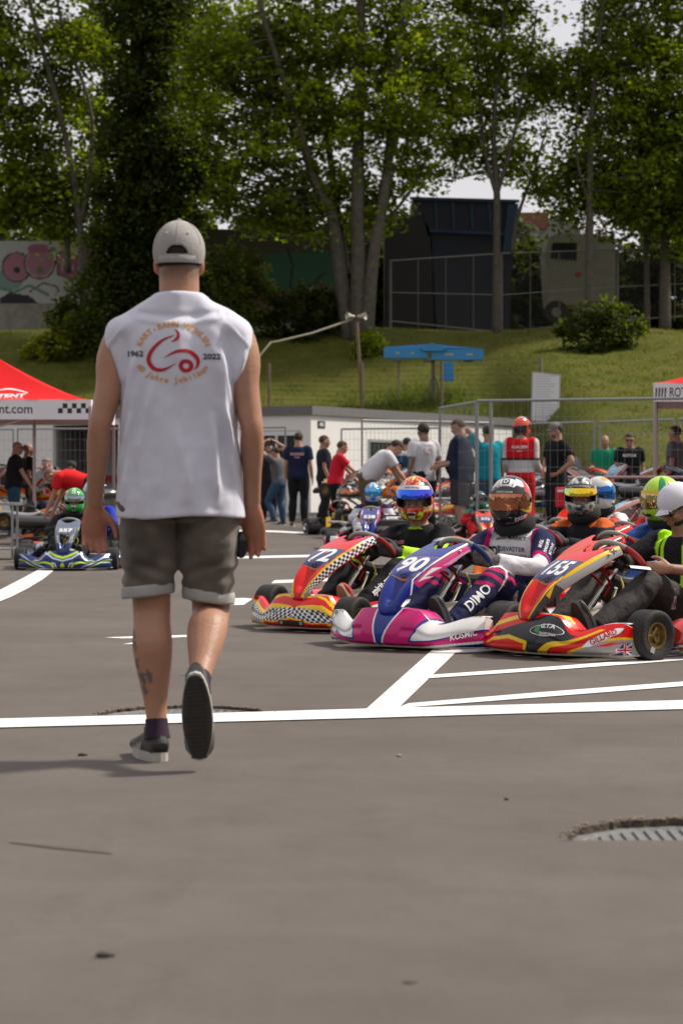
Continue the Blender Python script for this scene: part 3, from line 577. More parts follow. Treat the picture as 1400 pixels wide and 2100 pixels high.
mb = MB(); mb.prism([hx(788, 690, 0), hx(886, 690, 0), hx(886, 520, 0), hx(866, 440, 0), hx(800, 452, 0), hx(788, 480, 0)], (0, 2.2, 0)); ob('machine_housing', mb, mat('housing', (.015, .014, .016), .8), t, smooth=0)
# lorry
Yl = 93.0; lp = at(1180, 640, Yl); t = thing('white_lorry', 'dull cream lorry parked behind the mesh fence under the trees', 'lorry', lp)
def lx(px, py, dy=0): return at(px, py, Yl) - lp + Vector((0, dy, 0))
M_CREAM = mat('lorry_cream', (.22, .21, .175), .6, noise=.3, nscale=3); mb = MB(); mb.prism([lx(1122, 625), lx(1116, 520), lx(1124, 488), lx(1145, 477), lx(1205, 480), lx(1205, 625)], (0, 2.2, 0)); ob('cab', mb, M_CREAM, t, smooth=30)  # dull dark cream, mottled by noise
mb = MB(); mb.prism([lx(1206, 625, .2), lx(1206, 476, .2), lx(1262, 490, .2), lx(1262, 625, .2)], (0, 2.2, 0)); ob('body', mb, M_CREAM, t, smooth=30)
mb = MB(); mb.prism([lx(1128, 530, -.02), lx(1132, 498, -.02), lx(1182, 498, -.02), lx(1182, 534, -.02)], (0, .015, 0)); ob('windscreen', mb, mat('dark_glass', (.02, .022, .025), .1), t, smooth=0)
for px in (1140, 1240):
    w = part_empty('wheel', t, lx(px, 640, .1)); mb = MB(); mb.lathe([(.2, -.14), (.46, -.14), (.5, -.09), (.5, .09), (.46, .14), (.2, .14)], axis=(0, 1, 0)); ob('tyre', mb, mat('rubber', (.02, .02, .02), .85, noise=.3, nscale=40), w); mb = MB(); mb.lathe([(0, -.1), (.2, -.12), (.2, .12), (0, .1)], axis=(0, 1, 0)); ob('rim', mb, M_CREAM, w)
mb = MB(); mb.box(lx(1186, 562, -.05), (.18, .06, .14)); ob('tail_light', mb, mat('red_lens', (.35, .01, .01), .3), t)
t = thing('barn', 'far barn with a rusty red roof behind the hopper', 'building', at(1110, 640, 118)); bp_ = Vector(t.location); q = lambda px, py, dy=0: at(px, py, 118) - bp_ + Vector((0, dy, 0))
mb = MB(); mb.prism([q(1040, 640), q(1190, 640), q(1190, 470), q(1150, 440), q(1040, 470)], (0, 6, 0)); ob('wall', mb, mat('barn_wall', (.2, .19, .18), .9), t, smooth=0)
mb = MB(); mb.prism([q(1040, 470, -.1), q(1040, 436, -.1), q(1125, 436, -.1), q(1120, 470, -.1)], (0, 6.2, 0)); ob('roof', mb, mat('barn_roof', (.22, .08, .05), .8, noise=.3, nscale=4), t, smooth=0)
# black mesh fence on the bank top
M_PIPE = mat('weathered_pipe', (.16, .15, .135), .6, .3, noise=.4, nscale=8); M_WIRE = mat('dark_wire', (.05, .05, .048), .6, .4)
def tubes(segs, r, n=5):
    mb = MB()
    for a, b in segs: mb.tube([a, b], r, n=n)
    return mb
posts = [(800, 535, 665), (1027, 520, 690), (1265, 512, 665), (1500, 505, 650)]; PT = [at(px, py, 86.5) for px, py, _ in posts]; PB = [at(px, pb, 86.5) for px, _, pb in posts]
t = thing('mesh_fence', 'tall weathered wire mesh fence along the top of the bank', 'fence', PB[0]); o0 = PB[0]
for a, b in zip(PT, PB): ob('post', tubes([(a - o0, b - o0 - Vector((0, 0, .3)))], .055, 8), M_PIPE, t)
for i in range(3):
    ob('rail', tubes([(PT[i] - o0, PT[i + 1] - o0)], .028), M_PIPE, t); ob('rail', tubes([(PT[i].lerp(PB[i], .95) - o0, PT[i + 1].lerp(PB[i + 1], .95) - o0)], .028), M_PIPE, t); ob('rail', tubes([(PT[i].lerp(PB[i], .5) - o0, PT[i + 1].lerp(PB[i + 1], .5) - o0)], .022), M_PIPE, t)
    for k in range(1, 4): f = k / 4; ob('upright', tubes([(PT[i].lerp(PT[i + 1], f) - o0, PB[i].lerp(PB[i + 1], f) - o0)], .022), M_PIPE, t)
    segs = []
    for k in range(0, 60): f = k / 60; segs += [(PT[i].lerp(PT[i + 1], f) - o0, PT[i].lerp(PT[i + 1], f).lerp(PB[i].lerp(PB[i + 1], f), .95) - o0)]
    for k in range(0, 24): f = k / 24; segs += [(PT[i].lerp(PB[i], f) - o0, PT[i + 1].lerp(PB[i + 1], f) - o0)]
    ob('wire_mesh', tubes(segs, .006, 3), M_WIRE, t, smooth=0)

# ------------------------------------------------------------------ the white flat-roofed building
Kc = Vector((-.75, 55, 0)); A_ = Vector((-.894, .447, 0)); B_ = Vector((.447, .894, 0)); Hb = 2.5
M_WALLW = mat('white_cladding', (.70, .69, .66), .7, noise=.06, nscale=3); M_FASC = mat('grey_fascia', (.15, .145, .14), .7, noise=.2, nscale=6); M_GLASS = mat('window_glass', (.03, .035, .03), .08, spec=.8)
bt = thing('flat_roofed_pavilion', 'white flat roofed pavilion with a grey roof edge behind the paddock', 'building', Kc)
mb = MB()
def wallbox(mb, u0, u1, z0, z1, th=.15, d=A_, n=B_, off=0):
    mb.prism([d * u0 + n * off + Vector((0, 0, z0)), d * u1 + n * off + Vector((0, 0, z0)), d * u1 + n * off + Vector((0, 0, z1)), d * u0 + n * off + Vector((0, 0, z1))], n * th)
for (u0, u1, z0, z1) in ((0, .28, 0, Hb), (.28, 1.62, 2.12, Hb), (1.62, 5.55, 0, Hb), (5.55, 7.55, 2.32, Hb), (7.55, 13, 0, Hb)): wallbox(mb, u0, u1, z0, z1)
ob('front_wall', mb, M_WALLW, bt, smooth=0)
mb = MB()
for (u0, u1, z0, z1) in ((.151, 3.2, 0, Hb), (3.2, 6.6, 0, .95), (3.2, 6.6, 1.95, Hb), (6.6, 13, 0, Hb)): wallbox(mb, u0, u1, z0, z1, d=B_, n=A_, off=0)
ob('side_wall', mb, M_WALLW, bt, smooth=0)
mb = MB(); mb.prism([Vector((0, 0, Hb + .002)) - A_ * .08 - B_ * .08, Vector((0, 0, Hb + .002)) + A_ * 13.1 - B_ * .08, Vector((0, 0, Hb + .002)) + A_ * 13.1 + B_ * 13.1, Vector((0, 0, Hb + .002)) - A_ * .08 + B_ * 13.1], (0, 0, .22)); ob('roof_edge', mb, M_FASC, bt, smooth=0)
dr = MB(); 
for (u0, u1, z0, z1) in ((.30, .40, 0, 2.1), (.92, .98, 0, 2.1), (1.5, 1.6, 0, 2.1), (.4, .92, 2.0, 2.1), (.98, 1.5, 2.0, 2.1), (.4, .92, 0, .9), (.98, 1.5, 0, .12)): wallbox(dr, u0, u1, z0, z1, .06, off=-.02)
d_ = ob('door', dr, mat('door_white', (.62, .64, .66), .5), bt, smooth=0)
for (u0, u1, z0, z1) in ((.4, .92, .9, 2.0), (.98, 1.5, .12, 2.0)): g = MB(); wallbox(g, u0, u1, z0, z1, .01, off=.01); ob('pane', g, M_GLASS, d_, smooth=0)
wf = MB()
for (u0, u1, z0, z1) in ((3.2, 3.28, .95, 1.95), (6.52, 6.6, .95, 1.95), (3.28, 6.52, .95, 1.02), (3.28, 6.52, 1.88, 1.95), (4.87, 4.93, 1.02, 1.88)): wallbox(wf, u0, u1, z0, z1, .12, B_, A_, off=-.02)
w_ = ob('window', wf, mat('frame_grey', (.25, .25, .25), .5), bt, smooth=0)
for (u0, u1) in ((3.28, 4.87), (4.93, 6.52)): g = MB(); wallbox(g, u0, u1, 1.02, 1.88, .01, B_, A_, off=.02); ob('pane', g, M_GLASS, w_, smooth=0)
g = MB(); wallbox(g, 5.55, 7.55, 0, 2.32, .05, off=1.6); ob('back_panel', g, mat('garage_grey', (.30, .30, .31), .8), bt, smooth=0)
g = MB(); wallbox(g, 5.55, 7.55, .82, 1.02, .02, off=1.57); ob('red_stripe', g, mat('stripe_red', (.35, .02, .02), .7), bt, smooth=0)
g = MB(); wallbox(g, 5.55, 5.63, 0, 2.3, 1.55, off=.151); wallbox(g, 7.47, 7.55, 0, 2.3, 1.55, off=.151); wallbox(g, 6.5, 6.56, 0, 2.3, .06, off=.2); ob('opening_frame', g, M_FASC, bt, smooth=0)
g = MB(); wallbox(g, .35, .75, 2.18, 2.36, .01, B_, A_, off=-.012); ob('number_sign', g, mat('sign_dark', (.03, .035, .05), .5), bt, smooth=0)
gs, gf = text2d('440', .15, .01); mbx = MB(); mbx.add([B_ * (.55 + x) - A_ * .016 + Vector((0, 0, 2.27 + y)) for x, y in gs], gf); ob('house_number', mbx, mat('print_white', (.75, .75, .75), .6), bt, smooth=0, fix=False)
mb = MB(); mb.box((-1.6, 54.3, .06), (5, .35, .12)); mb.box((3.5, 47.5, .06), (9, .3, .12)); ob('kerb', mb, mat('kerb_concrete', (.32, .31, .29), .9, noise=.2), smooth=0, kind='structure')

# ------------------------------------------------------------------ tents
M_RED = mat('tent_red', (.62, .012, .014), .7, noise=.08, nscale=4, spec=.12); M_VAL = mat('tent_white', (.82, .80, .83), .6, noise=.05, nscale=5); M_ALU = mat('tent_leg', (.45, .36, .36), .4, .5); M_BLACK = mat('print_black', (.02, .02, .02), .6); M_PW = mat('print_white', (.75, .75, .75), .6)
def tent(label, x0, x1, Y0, Y1, zb, zt, za, words, checks, legs):
    cx, cy = (x0 + x1) / 2, (Y0 + Y1) / 2; t = thing('canopy_tent', label, 'tent', (cx, cy, 0), group='paddock tents'); wx, wy = (x1 - x0) / 2, (Y1 - Y0) / 2
    P = [(-wx, -wy), (wx, -wy), (wx, wy), (-wx, wy)]; mb = MB()
    for k in range(4):
        a, b = P[k], P[(k + 1) % 4]; us = [i / 12 for i in range(13)]; vs = [i / 12 for i in range(13)]
        mb.grid(lambda u, v: ((a[0] + (b[0] - a[0]) * u) * (1 - v), (a[1] + (b[1] - a[1]) * u) * (1 - v), zt + (za - zt) * (v ** 1.45) - .05 * math.sin(PI * u) * math.sin(PI * v)), us, vs)
    ob('roof', mb, M_RED, t, smooth=30); roofb = bvh_of(t.children[0].data); mb = MB()
    for k in range(4):
        a, b = P[k], P[(k + 1) % 4]; nrm = Vector((b[1] - a[1], a[0] - b[0], 0)).normalized(); us = [i / 30 for i in range(31)]
        mb.grid(lambda u, v: (a[0] + (b[0] - a[0]) * u + nrm.x * .012 * math.sin(u * 40), a[1] + (b[1] - a[1]) * u + nrm.y * .012 * math.sin(u * 40), zb + (zt - zb) * v), us, [0, .3, .7, 1])
    va = ob('valance', mb, M_VAL, t, smooth=30); vb = bvh_of(va.data)
    for (lx_, ly_) in legs: 
        m2 = MB(); m2.box((lx_, ly_, zb / 2 + .1), (.045, .045, zb + .2)); ob('leg', m2, M_ALU, t); 
    m2 = MB(); m2.tube([(-wx, -wy + .03, zt - .03), (0, -wy + .03, zt - .5), (wx, -wy + .03, zt - .03)], .015, n=5); ob('truss', m2, M_ALU, t)
    for (s, x, z, size, sx) in words: decal('lettering', [text2d(s, size, .01, sx=sx)], vb, (x, -wy, z), (1, 0, 0), (0, -1, 0), M_BLACK, t)
    if checks: decal('checkers', [shift(poly2d(q, .2), 0, 0) for q in checks], vb, (0, -wy, 0), (1, 0, 0), (0, -1, 0), M_BLACK, t)
    return t, roofb, vb
zc = .1; ch = []
for i in range(7):
    r = i % 2; x_ = 1.255 + i * .07; z_ = 1.925 + r * .075; ch.append([(x_, z_), (x_ + .07, z_), (x_ + .07, z_ + .075), (x_, z_ + .075)])
t, rb, vb = tent('red canopy tent with a white checkered valance at the left edge', -7.3, -3.79, 34, 37.5, 1.83, 2.13, 2.90, [('kado-tent.com', .33, 1.985, .20, .92)], ch, [(-1.74, -1.74), (1.74, -1.74), (-1.74, 1.74), (1.74, 1.74), (.78, -.9)])
decal('lettering', [text2d('KADOTENT', .16, .03, sx=1.05), shift(text2d('SWITZERLAND', .055, 0, sx=1.3, space=1.5), .12, -.10), shift(stroke2d([(-.30, .0), (.0, .10), (.32, -.03)], [.01, .035, .02]), .16, .12)], rb, (.24, -1.75, 2.36), (1, 0, 0), (0, -1, .35), M_PW, t, reach=1.2)
sl = [[(-1.71 + i * .045, 2.17), (-1.688 + i * .045, 2.17), (-1.688 + i * .045, 2.24), (-1.71 + i * .045, 2.24)] for i in range(4)] + [[(-1.705 + i * .045, 2.24), (-1.68 + i * .045, 2.24), (-1.68 + i * .045, 2.31), (-1.705 + i * .045, 2.31)] for i in range(4)]
t2, _, _ = tent('red and white canopy tent with black slanted checks at the right edge', 4.72, 8.2, 34, 37.5, 2.10, 2.385, 3.15, [('ROTAX MAX', -1.14, 2.235, .20, .62)], sl, [(-1.72, -1.72), (1.72, -1.72), (1.72, 1.72), (-1.71, 1.72)])
_c = Vector((-1.74, -1.75, 0)); _w = t2.location + _c; t2.rotation_euler.z = math.radians(-8.3); t2.location = _w - Matrix.Rotation(math.radians(-8.3), 3, 'Z') @ _c

# ------------------------------------------------------------------ blue folded canopy on a post, loudspeakers, board
b0 = gt(888, 828); b0.z = ter_z(b0.x, b0.y); t = thing('blue_star_shade', 'blue folded fabric canopy on a grey post standing on the grass bank', 'canopy', b0); sB = b0.y / FPX
M_BLUE = mat('blue_fabric', (.03, .24, .50), .5, noise=.15, nscale=3); Q = lambda px, py, dy=0: at(px, py, b0.y) - b0 + Vector((0, dy, 0))
for (xa, xb, ya, yb) in ((787, 876, 712, 734), (884, 991, 716, 738)):
    mb = MB(); mb.prism([Q(xa, ya), Q(xb, ya), Q(xb, yb), Q(xa, yb)], (0, .5, 0)); ob('side_flap', mb, M_BLUE, t, smooth=0)
mb = MB(); mb.prism([Q(862, 713, -.1), Q(886, 703, -.1), Q(915, 716, -.1), Q(905, 720, -.1), Q(868, 720, -.1)], (0, .8, 0)); mb.prism([Q(787, 711.5, .1), Q(886, 705, .1), Q(991, 715.5, .1)], (0, .5, 0)); ob('top_hood', mb, M_BLUE, t, smooth=0)
mb = MB(); mb.box(Q(916, 762, .2), (28 * sB, .3, 40 * sB)); ob('hanging_box', mb, M_BLUE, t, smooth=0)
mb = MB(); mb.cyl(Q(888, 845, .25), Q(888, 715, .25), .06, 8); mb.tube([Q(888, 760, .25), Q(875, 820, .25)], .02); mb.tube([Q(888, 760, .25), Q(905, 820, .25)], .02); ob('post', mb, M_PIPE, t)
for px in (815, 877, 960): mb = MB(); mb.box(Q(px, 740, .2), (.3, .2, .08)); ob('hinge', mb, M_PIPE, t)
mb = MB(); mb.box(Q(818, 782, .5), (.07, .07, 84 * sB)); ob('prop', mb, mat('grey_wood', (.24, .21, .17), .9), t)
for px, w_ in ((815, .12), (845, .1), (920, .3), (962, .22)): mb = MB(); mb.box(Q(px, 724 if px < 880 else 727, -.004), (w_, .006, .06)); ob('sticker', mb, mat('sticker', (.45, .33, .15), .6), t, smooth=0)
g = gt(743, 838); t = thing('loudspeaker_pole', 'leaning wooden pole carrying a pair of horn loudspeakers by the maple', 'pole', g); M_WOOD = mat('old_wood', (.21, .155, .10), .9, noise=.4, nscale=9); Yp = g.y; top = at(731, 660, Yp) - g
ob('post', MB().tube([(0, 0, -.2), top], .06, n=7), M_WOOD, t); M_HORN = mat('horn_grey', (.42, .38, .32), .6)
for s, cx in ((-1, 712), (1, 748)):
    mb = MB(); p = at(730, 650, Yp) - g; d = Vector((s * 1, -.45, .1)).normalized(); mb.lathe([(.0, 0), (.05, 0), (.055, .06), (.07, .14), (.11, .24), (.14, .28), (.13, .275), (.08, .22), (0, .18)], p + d * .06, d, 14); ob('horn', mb, M_HORN, t)
mb = MB(); mb.tube([at(722, 655, Yp) - g, at(640, 683, Yp - 1) - g, at(570, 700, Yp - 1.5) - g, at(556, 702, Yp - 1.6) - g, at(528, 735, Yp - 2) - g, at(500, 790, Yp - 2) - g], .035, n=6); ob('cable_hose', mb, mat('hose', (.30, .27, .2), .8), t)
bb = gt(1118, 868); t = thing('notice_board', 'white notice board full of small print on the grass bank', 'board', bb); Q = lambda px, py, dy=0: at(px, py, bb.y) - bb + Vector((0, dy, 0))
mb = MB(); mb.prism([Q(1088, 864), Q(1146, 867), Q(1149, 768), Q(1090, 762)], (0, .04, 0)); ob('frame', mb, mat('board_grey', (.4, .41, .42), .5), t, smooth=0)
mb = MB(); mb.prism([Q(1091, 861, -.006), Q(1144, 864, -.006), Q(1146, 771, -.006), Q(1093, 765, -.006)], (0, .004, 0)); ob('sheet', mb, mat('board_white', (.66, .67, .68), .6), t, smooth=0)
mb = MB(); rr = random.Random(3)
for k in range(17): y = 770 + k * 5.4; x1 = rr.choice((1139, 1135, 1128)); mb.prism([Q(1096, y, -.009), Q(x1, y + .8, -.009), Q(x1, y + 2.4, -.009), Q(1096, y + 1.6, -.009)], (0, .002, 0))
ob('printed_rows', mb, mat('faint_print', (.42, .43, .44), .7), t, smooth=0)
ob('post', tubes([(Q(1108, 735, .08), Q(1108, 885, .08))], .04, 7), M_PIPE, t)
t = thing('wire_fence', 'thin wire fence on wooden posts crossing the grass bank', 'fence', gt(552, 838)); f0 = Vector(t.location); pp = []
for px, py, top_ in ((552, 838, 745), (742, 846, 742), (905, 838, 740), (1108, 850, 733)):
    g = gt(px, py); g2 = at(px, top_, g.y); pp.append((g, g2)); ob('post', tubes([(g - f0 - Vector((0, 0, .2)), g2 - f0)], .05, 6), M_WOOD, t)
segs = [(pp[i][0].lerp(pp[i][1], k / 10) - f0, pp[i + 1][0].lerp(pp[i + 1][1], k / 10) - f0) for i in range(3) for k in range(1, 11)]; ob('wire', tubes(segs, .005, 3), M_WIRE, t, smooth=0)

# ------------------------------------------------------------------ construction fence panels
M_GALV = mat('galvanised', (.30, .31, .32), .45, .6, noise=.2, nscale=20)
def panel_mesh(w, h):
    fr = MB(); r = .021
    for a, b in (((0, 0, .05), (0, 0, h)), ((w, 0, .05), (w, 0, h)), ((0, 0, h), (w, 0, h)), ((0, 0, .18), (w, 0, .18))): fr.tube([a, b], r, n=7)
    ws = MB(); n = int(w / .10); m = int(h / .25)
    for k in range(1, n): x = w * k / n; ws.tube([(x, 0, .18), (x, 0, h)], .0022, n=3, caps=False)
    for k in range(1, m): z = .18 + (h - .18) * k / m; ws.tube([(0, 0, z), (w, 0, z)], .0025, n=3, caps=False)
    return fr, ws
def fence_panel(label, a, b, h=2.0, foot=True):
    a = Vector(a); b = Vector(b); w = (b - a).length; t = thing('fence_panel', label, 'fence panel', a, math.atan2((b - a).y, (b - a).x), 'site fence panels'); fr, ws = panel_mesh(w, h)
    ob('frame', fr, M_GALV, t); ob('wire_mesh', ws, M_GALV, t, smooth=0)
    mb = MB(); mb.box((0, 0, .06), (.22, .6, .12), bev=.02); ob('foot', mb, mat('kerb_concrete', (.32, .31, .29), .9), t)
def xg(px, Y): return ((px - 700) / FPX * Y, Y, 0)
fence_panel('front fence panel between the turquoise shirt and the right tent leg', xg(978, 30.8), xg(1500, 29.6))
fence_panel('short angled fence panel beside the man in a navy shirt', xg(902, 34), xg(976, 31.2))
fence_panel('narrow fence panel just right of the angled one', xg(1005, 31.5), xg(1007, 34.2), 2.02)
fence_panel('rear fence panel in front of the grass, left of the green shirt', xg(1080, 43.5), xg(1217, 42.3))
fence_panel('rear fence panel in front of the green shirt', xg(1228, 42.3), xg(1380, 40.5))
fence_panel('rear fence panel at the right edge beyond the grey shirt', xg(1392, 40.3), xg(1640, 39.5))
fence_panel('fence panel against the pavilion side wall window', xg(742, 43), xg(1010, 45), 2.05)
fence_panel('fence panel near the pavilion corner behind the red polo shirt', xg(700, 50.5), xg(900, 49.5), 2.05)
fence_panel('fence panel in front of the pavilion glass door', xg(440, 47.5), xg(585, 46.5))
fence_panel('fence panel behind the bald man under the red tent', xg(37, 48), xg(370, 48), 2.0)
fence_panel('fence panel at the far left under the red tent', xg(-210, 48.6), xg(28, 48.4), 2.0)
# ================================================================== PEOPLE
def ik(a, b, l1, l2, hint):
    a = Vector(a); b = Vector(b); d = b - a; L = min(d.length, (l1 + l2) * .999); u = d.normalized(); x = (l1 * l1 - l2 * l2 + L * L) / (2 * L); h = math.sqrt(max(0, l1 * l1 - x * x)); hv = Vector(hint); hv = hv - u * hv.dot(u)
    return a + u * x + hv.normalized() * h
def stand(**k):
    J = dict(pel=(0, 0, .95), wst=(0, .005, 1.09), chs=(0, 0, 1.30), nck=(0, -.02, 1.50), hd=(0, .02, 1.655), sL=(-.185, -.01, 1.43), sR=(.185, -.01, 1.43), eL=(-.235, -.03, 1.15), wL=(-.25, .05, .90), eR=(.235, -.03, 1.15), wR=(.25, .05, .90),
             hL=(-.09, 0, .92), hR=(.09, 0, .92), kL=(-.11, .03, .50), kR=(.11, .03, .50), aL=(-.12, -.03, .09), aR=(.12, -.03, .09), fd=(0, 1, 0), up=(0, 0, 1), tL=(-.12, 1, 0), tR=(.12, 1, 0), dL=None, dR=None, uL=None, uR=None, cL=.35, cR=.35)
    J.update(k); return {a: (Vector(b) if isinstance(b, (tuple, list)) else b) for a, b in J.items()}
def lean(J, ang, side=0.0):      # bends the upper body forward about the hips
    M = Matrix.Rotation(-ang, 3, 'X') @ Matrix.Rotation(side, 3, 'Y'); o = J['pel'].copy()
    for k in ('wst', 'chs', 'nck', 'hd', 'sL', 'sR', 'eL', 'eR', 'wL', 'wR'): J[k] = o + M @ (J[k] - o)
    J['up'] = M @ J['up']; J['fd'] = (M @ J['fd']); return J
def arm(J, s, w, hint=(0, -1, -.3), l1=.29, l2=.27):
    J['w' + s] = Vector(w); J['e' + s] = ik(J['s' + s], w, l1, l2, hint)
    d = J['w' + s] - J['s' + s]
    if d.length > l1 + l2: J['w' + s] = J['s' + s] + d.normalized() * (l1 + l2) * .998
    return J
def hand_mb(mb, w, d, pn, th, curl=.35, s=1.0, fat=1.0, spread=.06):
    w = Vector(w); d = Vector(d).normalized(); th = Vector(th); th = (th - d * th.dot(d)).normalized(); pn = Vector(pn); pn = (pn - d * pn.dot(d) - th * pn.dot(th)).normalized()
    mb.tube([w - d * .01 * s, w + d * .03 * s, w + d * .07 * s, w + d * .094 * s], [(.027 * s, .020 * s), (.036 * s, .019 * s), (.041 * s, .016 * s), (.038 * s, .012 * s)], n=10, sub=2, side=th)
    for i, (o, L) in enumerate(((.029, .070), (.010, .079), (-.010, .073), (-.028, .057))):
        p = w + d * (.082 - abs(o) * .15) * s + th * o * s; pts = [p]; a = curl * .6; dd = (d + th * o * spread * 20).normalized()
        for seg in (.45, .32, .25): q = dd * math.cos(a) + pn * math.sin(a); p = p + q * L * seg * s; pts.append(p); a += curl * (1.0 + .15 * i)
        mb.tube(pts, [.0098 * s * fat, .0092 * s * fat, .0085 * s * fat, .0068 * s * fat], n=7, sub=2)
    p = w + d * .02 * s + th * .026 * s; q1 = p + (d * .62 + th * .65 + pn * .35).normalized() * .042 * s; q2 = q1 + (d * .85 + th * .25 + pn * .45).normalized() * .032 * s; q3 = q2 + (d * .9 + th * .05 + pn * .45).normalized() * .022 * s
    mb.tube([p, q1, q2, q3], [.016 * s * fat, .0125 * s * fat, .0105 * s * fat, .008 * s * fat], n=7, sub=2)
def head_frame(J):
    f = J['fd'].normalized(); u = J['up']; r = f.cross(u).normalized(); u = r.cross(f).normalized(); return Matrix((r, f, u)).transposed()   # columns: right, forward, up
def head_mb(mb, c, M, k=1.0):
    E = lambda o, r: mb.ell(c + M @ (Vector(o) * k), tuple(q * k for q in r), M, 14, 10)
    E((0, -.012, .022), (.073, .093, .083)); E((0, .022, -.045), (.056, .062, .070)); E((0, .052, -.095), (.030, .026, .022)); E((0, .094, -.018), (.012, .016, .022)); E((0, .100, -.032), (.016, .012, .010)); E((0, .076, .020), (.050, .016, .012)); E((0, .078, -.062), (.026, .014, .016))
    for s in (-1, 1): E((s * .074, -.008, -.018), (.011, .020, .032)); E((s * .040, .060, -.030), (.022, .022, .020))
def girth(g, a): return tuple(q * g for q in a)
def torso_rings(J, g, belly, off, hem=None, wide=1.0):
    up = (J['wst'] - J['pel']).normalized(); P = []; low = J['pel'] - up * (.08 if hem is None else hem)
    P.append((low, ((.148 * g + off) * wide, .108 * g + off))); P.append((J['pel'], (.158 * g + off, .112 * g + off))); P.append((J['wst'], (.140 * g * belly ** .5 + off, .100 * g * belly + off)))
    P.append((J['chs'], (.160 * g + off, .112 * g + off))); m = J['chs'].lerp(J['nck'], .52); P.append((m, (.165 * g + off, .098 * g + off * .8))); m2 = J['chs'].lerp(J['nck'], .80); P.append((m2, (.115 * g + off * .6, .080 * g + off * .5))); P.append((J['nck'], (.060 + off * .5, .060 + off * .5))); return P
def limb_arm(mb, J, s, g, off, frac=1.0):
    S_, E_, W_ = J['s' + s], J['e' + s], J['w' + s]; pts = [S_.lerp(J['chs'].lerp(J['nck'], .6), .25), S_, S_.lerp(E_, .45), E_, E_.lerp(W_, .35), W_]; r = [.058 * g + off, .056 * g + off, .049 * g + off, .0385 * g + off, .040 * g + off, .0265 + off * .8]
    if frac < 1:
        L1 = (E_ - S_).length; L2 = (W_ - E_).length; tgt = frac * (L1 + L2)
        if tgt <= L1: f = tgt / L1; pts = pts[:2] + [S_.lerp(E_, f * .5), S_.lerp(E_, f)]; r = [r[0], r[1], (.052 + .004) * g + off, .050 * g + off + .006]
        else: f = (tgt - L1) / L2; pts = pts[:4] + [E_.lerp(W_, f)]; r = r[:4] + [.038 * g + off]
    mb.tube(pts, r, n=12, sub=3)
def limb_leg(mb, J, s, g, off, frac=1.0, flare=0.0):
    H_, K_, A2 = J['h' + s], J['k' + s], J['a' + s]; up = (J['wst'] - J['pel']).normalized(); calf = K_.lerp(A2, .3); back = (K_ - H_.lerp(A2, .5)); back = -(back.normalized()) * .018 if back.length > .01 else Vector((0, -.018, 0))
    pts = [H_ + up * .02, H_.lerp(K_, .3), H_.lerp(K_, .7), K_, calf + back, K_.lerp(A2, .65) + back * .6, A2]; r = [.088 * g + off, .088 * g + off, .068 * g + off, .056 * g + off, .057 * g + off, .044 * g + off, .036 + off]
    if frac < 1:
        L1 = (K_ - H_).length; L2 = (A2 - K_).length; tgt = frac * (L1 + L2); Q = catmull([tuple(p) + (q,) for p, q in zip(pts, r)], 4); acc = 0; out = [Q[0]]
        for a, b in zip(Q[:-1], Q[1:]):
            acc += np.linalg.norm(b[:3] - a[:3])
            if acc > tgt: break
            out.append(b)
        pts = [q[:3] for q in out]; r = [q[3] + flare * (i / len(out)) for i, q in enumerate(out)]; mb.tube(pts, r, n=14, sub=1); return
    if flare: r[-1] += flare; r[-2] += flare; r[-3] += flare * .6
    mb.tube(pts, r, n=12, sub=3)
def body_mb(J, g=1.0, belly=1.0, legs=True, hs=1.0, hand=True, thin=False):
    mb = MB(); c = J['sR'] - J['sL']; q = .82 if thin else 1.0
    R = torso_rings(J, g * q, belly, 0); mb.tube([p for p, _ in R], [r for _, r in R], n=16, sub=3, side=c)
    M = head_frame(J); mb.tube([J['nck'] - (J['hd'] - J['nck']) * .25, J['nck'], J['hd'] - M @ Vector((0, .015, .02))], [(.066, .064), (.060 * g, .060 * g), (.060, .064)], n=12, sub=2); head_mb(mb, J['hd'], M, 1.05)
    for s, sg in (('L', -1), ('R', 1)):
        limb_arm(mb, J, s, g * q if thin else g, 0)
        if hand:
            d = J['d' + s] or (J['w' + s] - J['e' + s]); pn = J['p' + s] if J.get('p' + s) is not None else c.normalized() * -sg; th = J['th' + s] if J.get('th' + s) is not None else head_frame(J) @ Vector((0, 1, 0)); hand_mb(mb, J['w' + s], d, pn, th, J['c' + s], hs)
        if legs: limb_leg(mb, J, s, g * q if thin else g, 0)
    return mb
def shoe(parent, a, f, u, m, ms, L=.27, name='shoe', high=False, label=None):
    a = Vector(a); f = Vector(f).normalized(); u = Vector(u); u = (u - f * u.dot(f)).normalized(); r = f.cross(u); k = L / .27; base = a - u * .09 * k
    up = MB(); pts = []; R = []
    for y, z, rx, rz in ((-.065, .045, .02, .03), (-.055, .05, .032, .045), (0, .05, .036, .048), (.06, .045, .042, .040), (.12, .035, .046, .030), (.17, .030, .043, .024), (.195, .027, .022, .016)): pts.append(base + f * y * k + u * z * k); R.append((rx * k, rz * k))
    up.tube(pts, R, n=12, sub=2, side=r); up.tube([base + u * .04 * k, a + u * (.03 if high else .012)], [(.036 * k, .042 * k), (.036 * k, .042 * k)], n=12, side=r)
    o = ob(name, up, m, parent, smooth=60)
    if label: o['label'] = label
    so = MB(); N = 22; ring = []
    for i in range(N):
        t = 2 * PI * i / N; y = .065 + .135 * math.cos(t); x = (.038 + .009 * math.sin((y + .07) / .27 * PI * .9)) * (1 if math.sin(t) > 0 else -1) * abs(math.sin(t)) ** .65; ring.append(base + f * y * k + r * x * k - u * .002)
    so.prism(ring, u * .028 * k); ob('sole', so, ms, o, smooth=30); return o
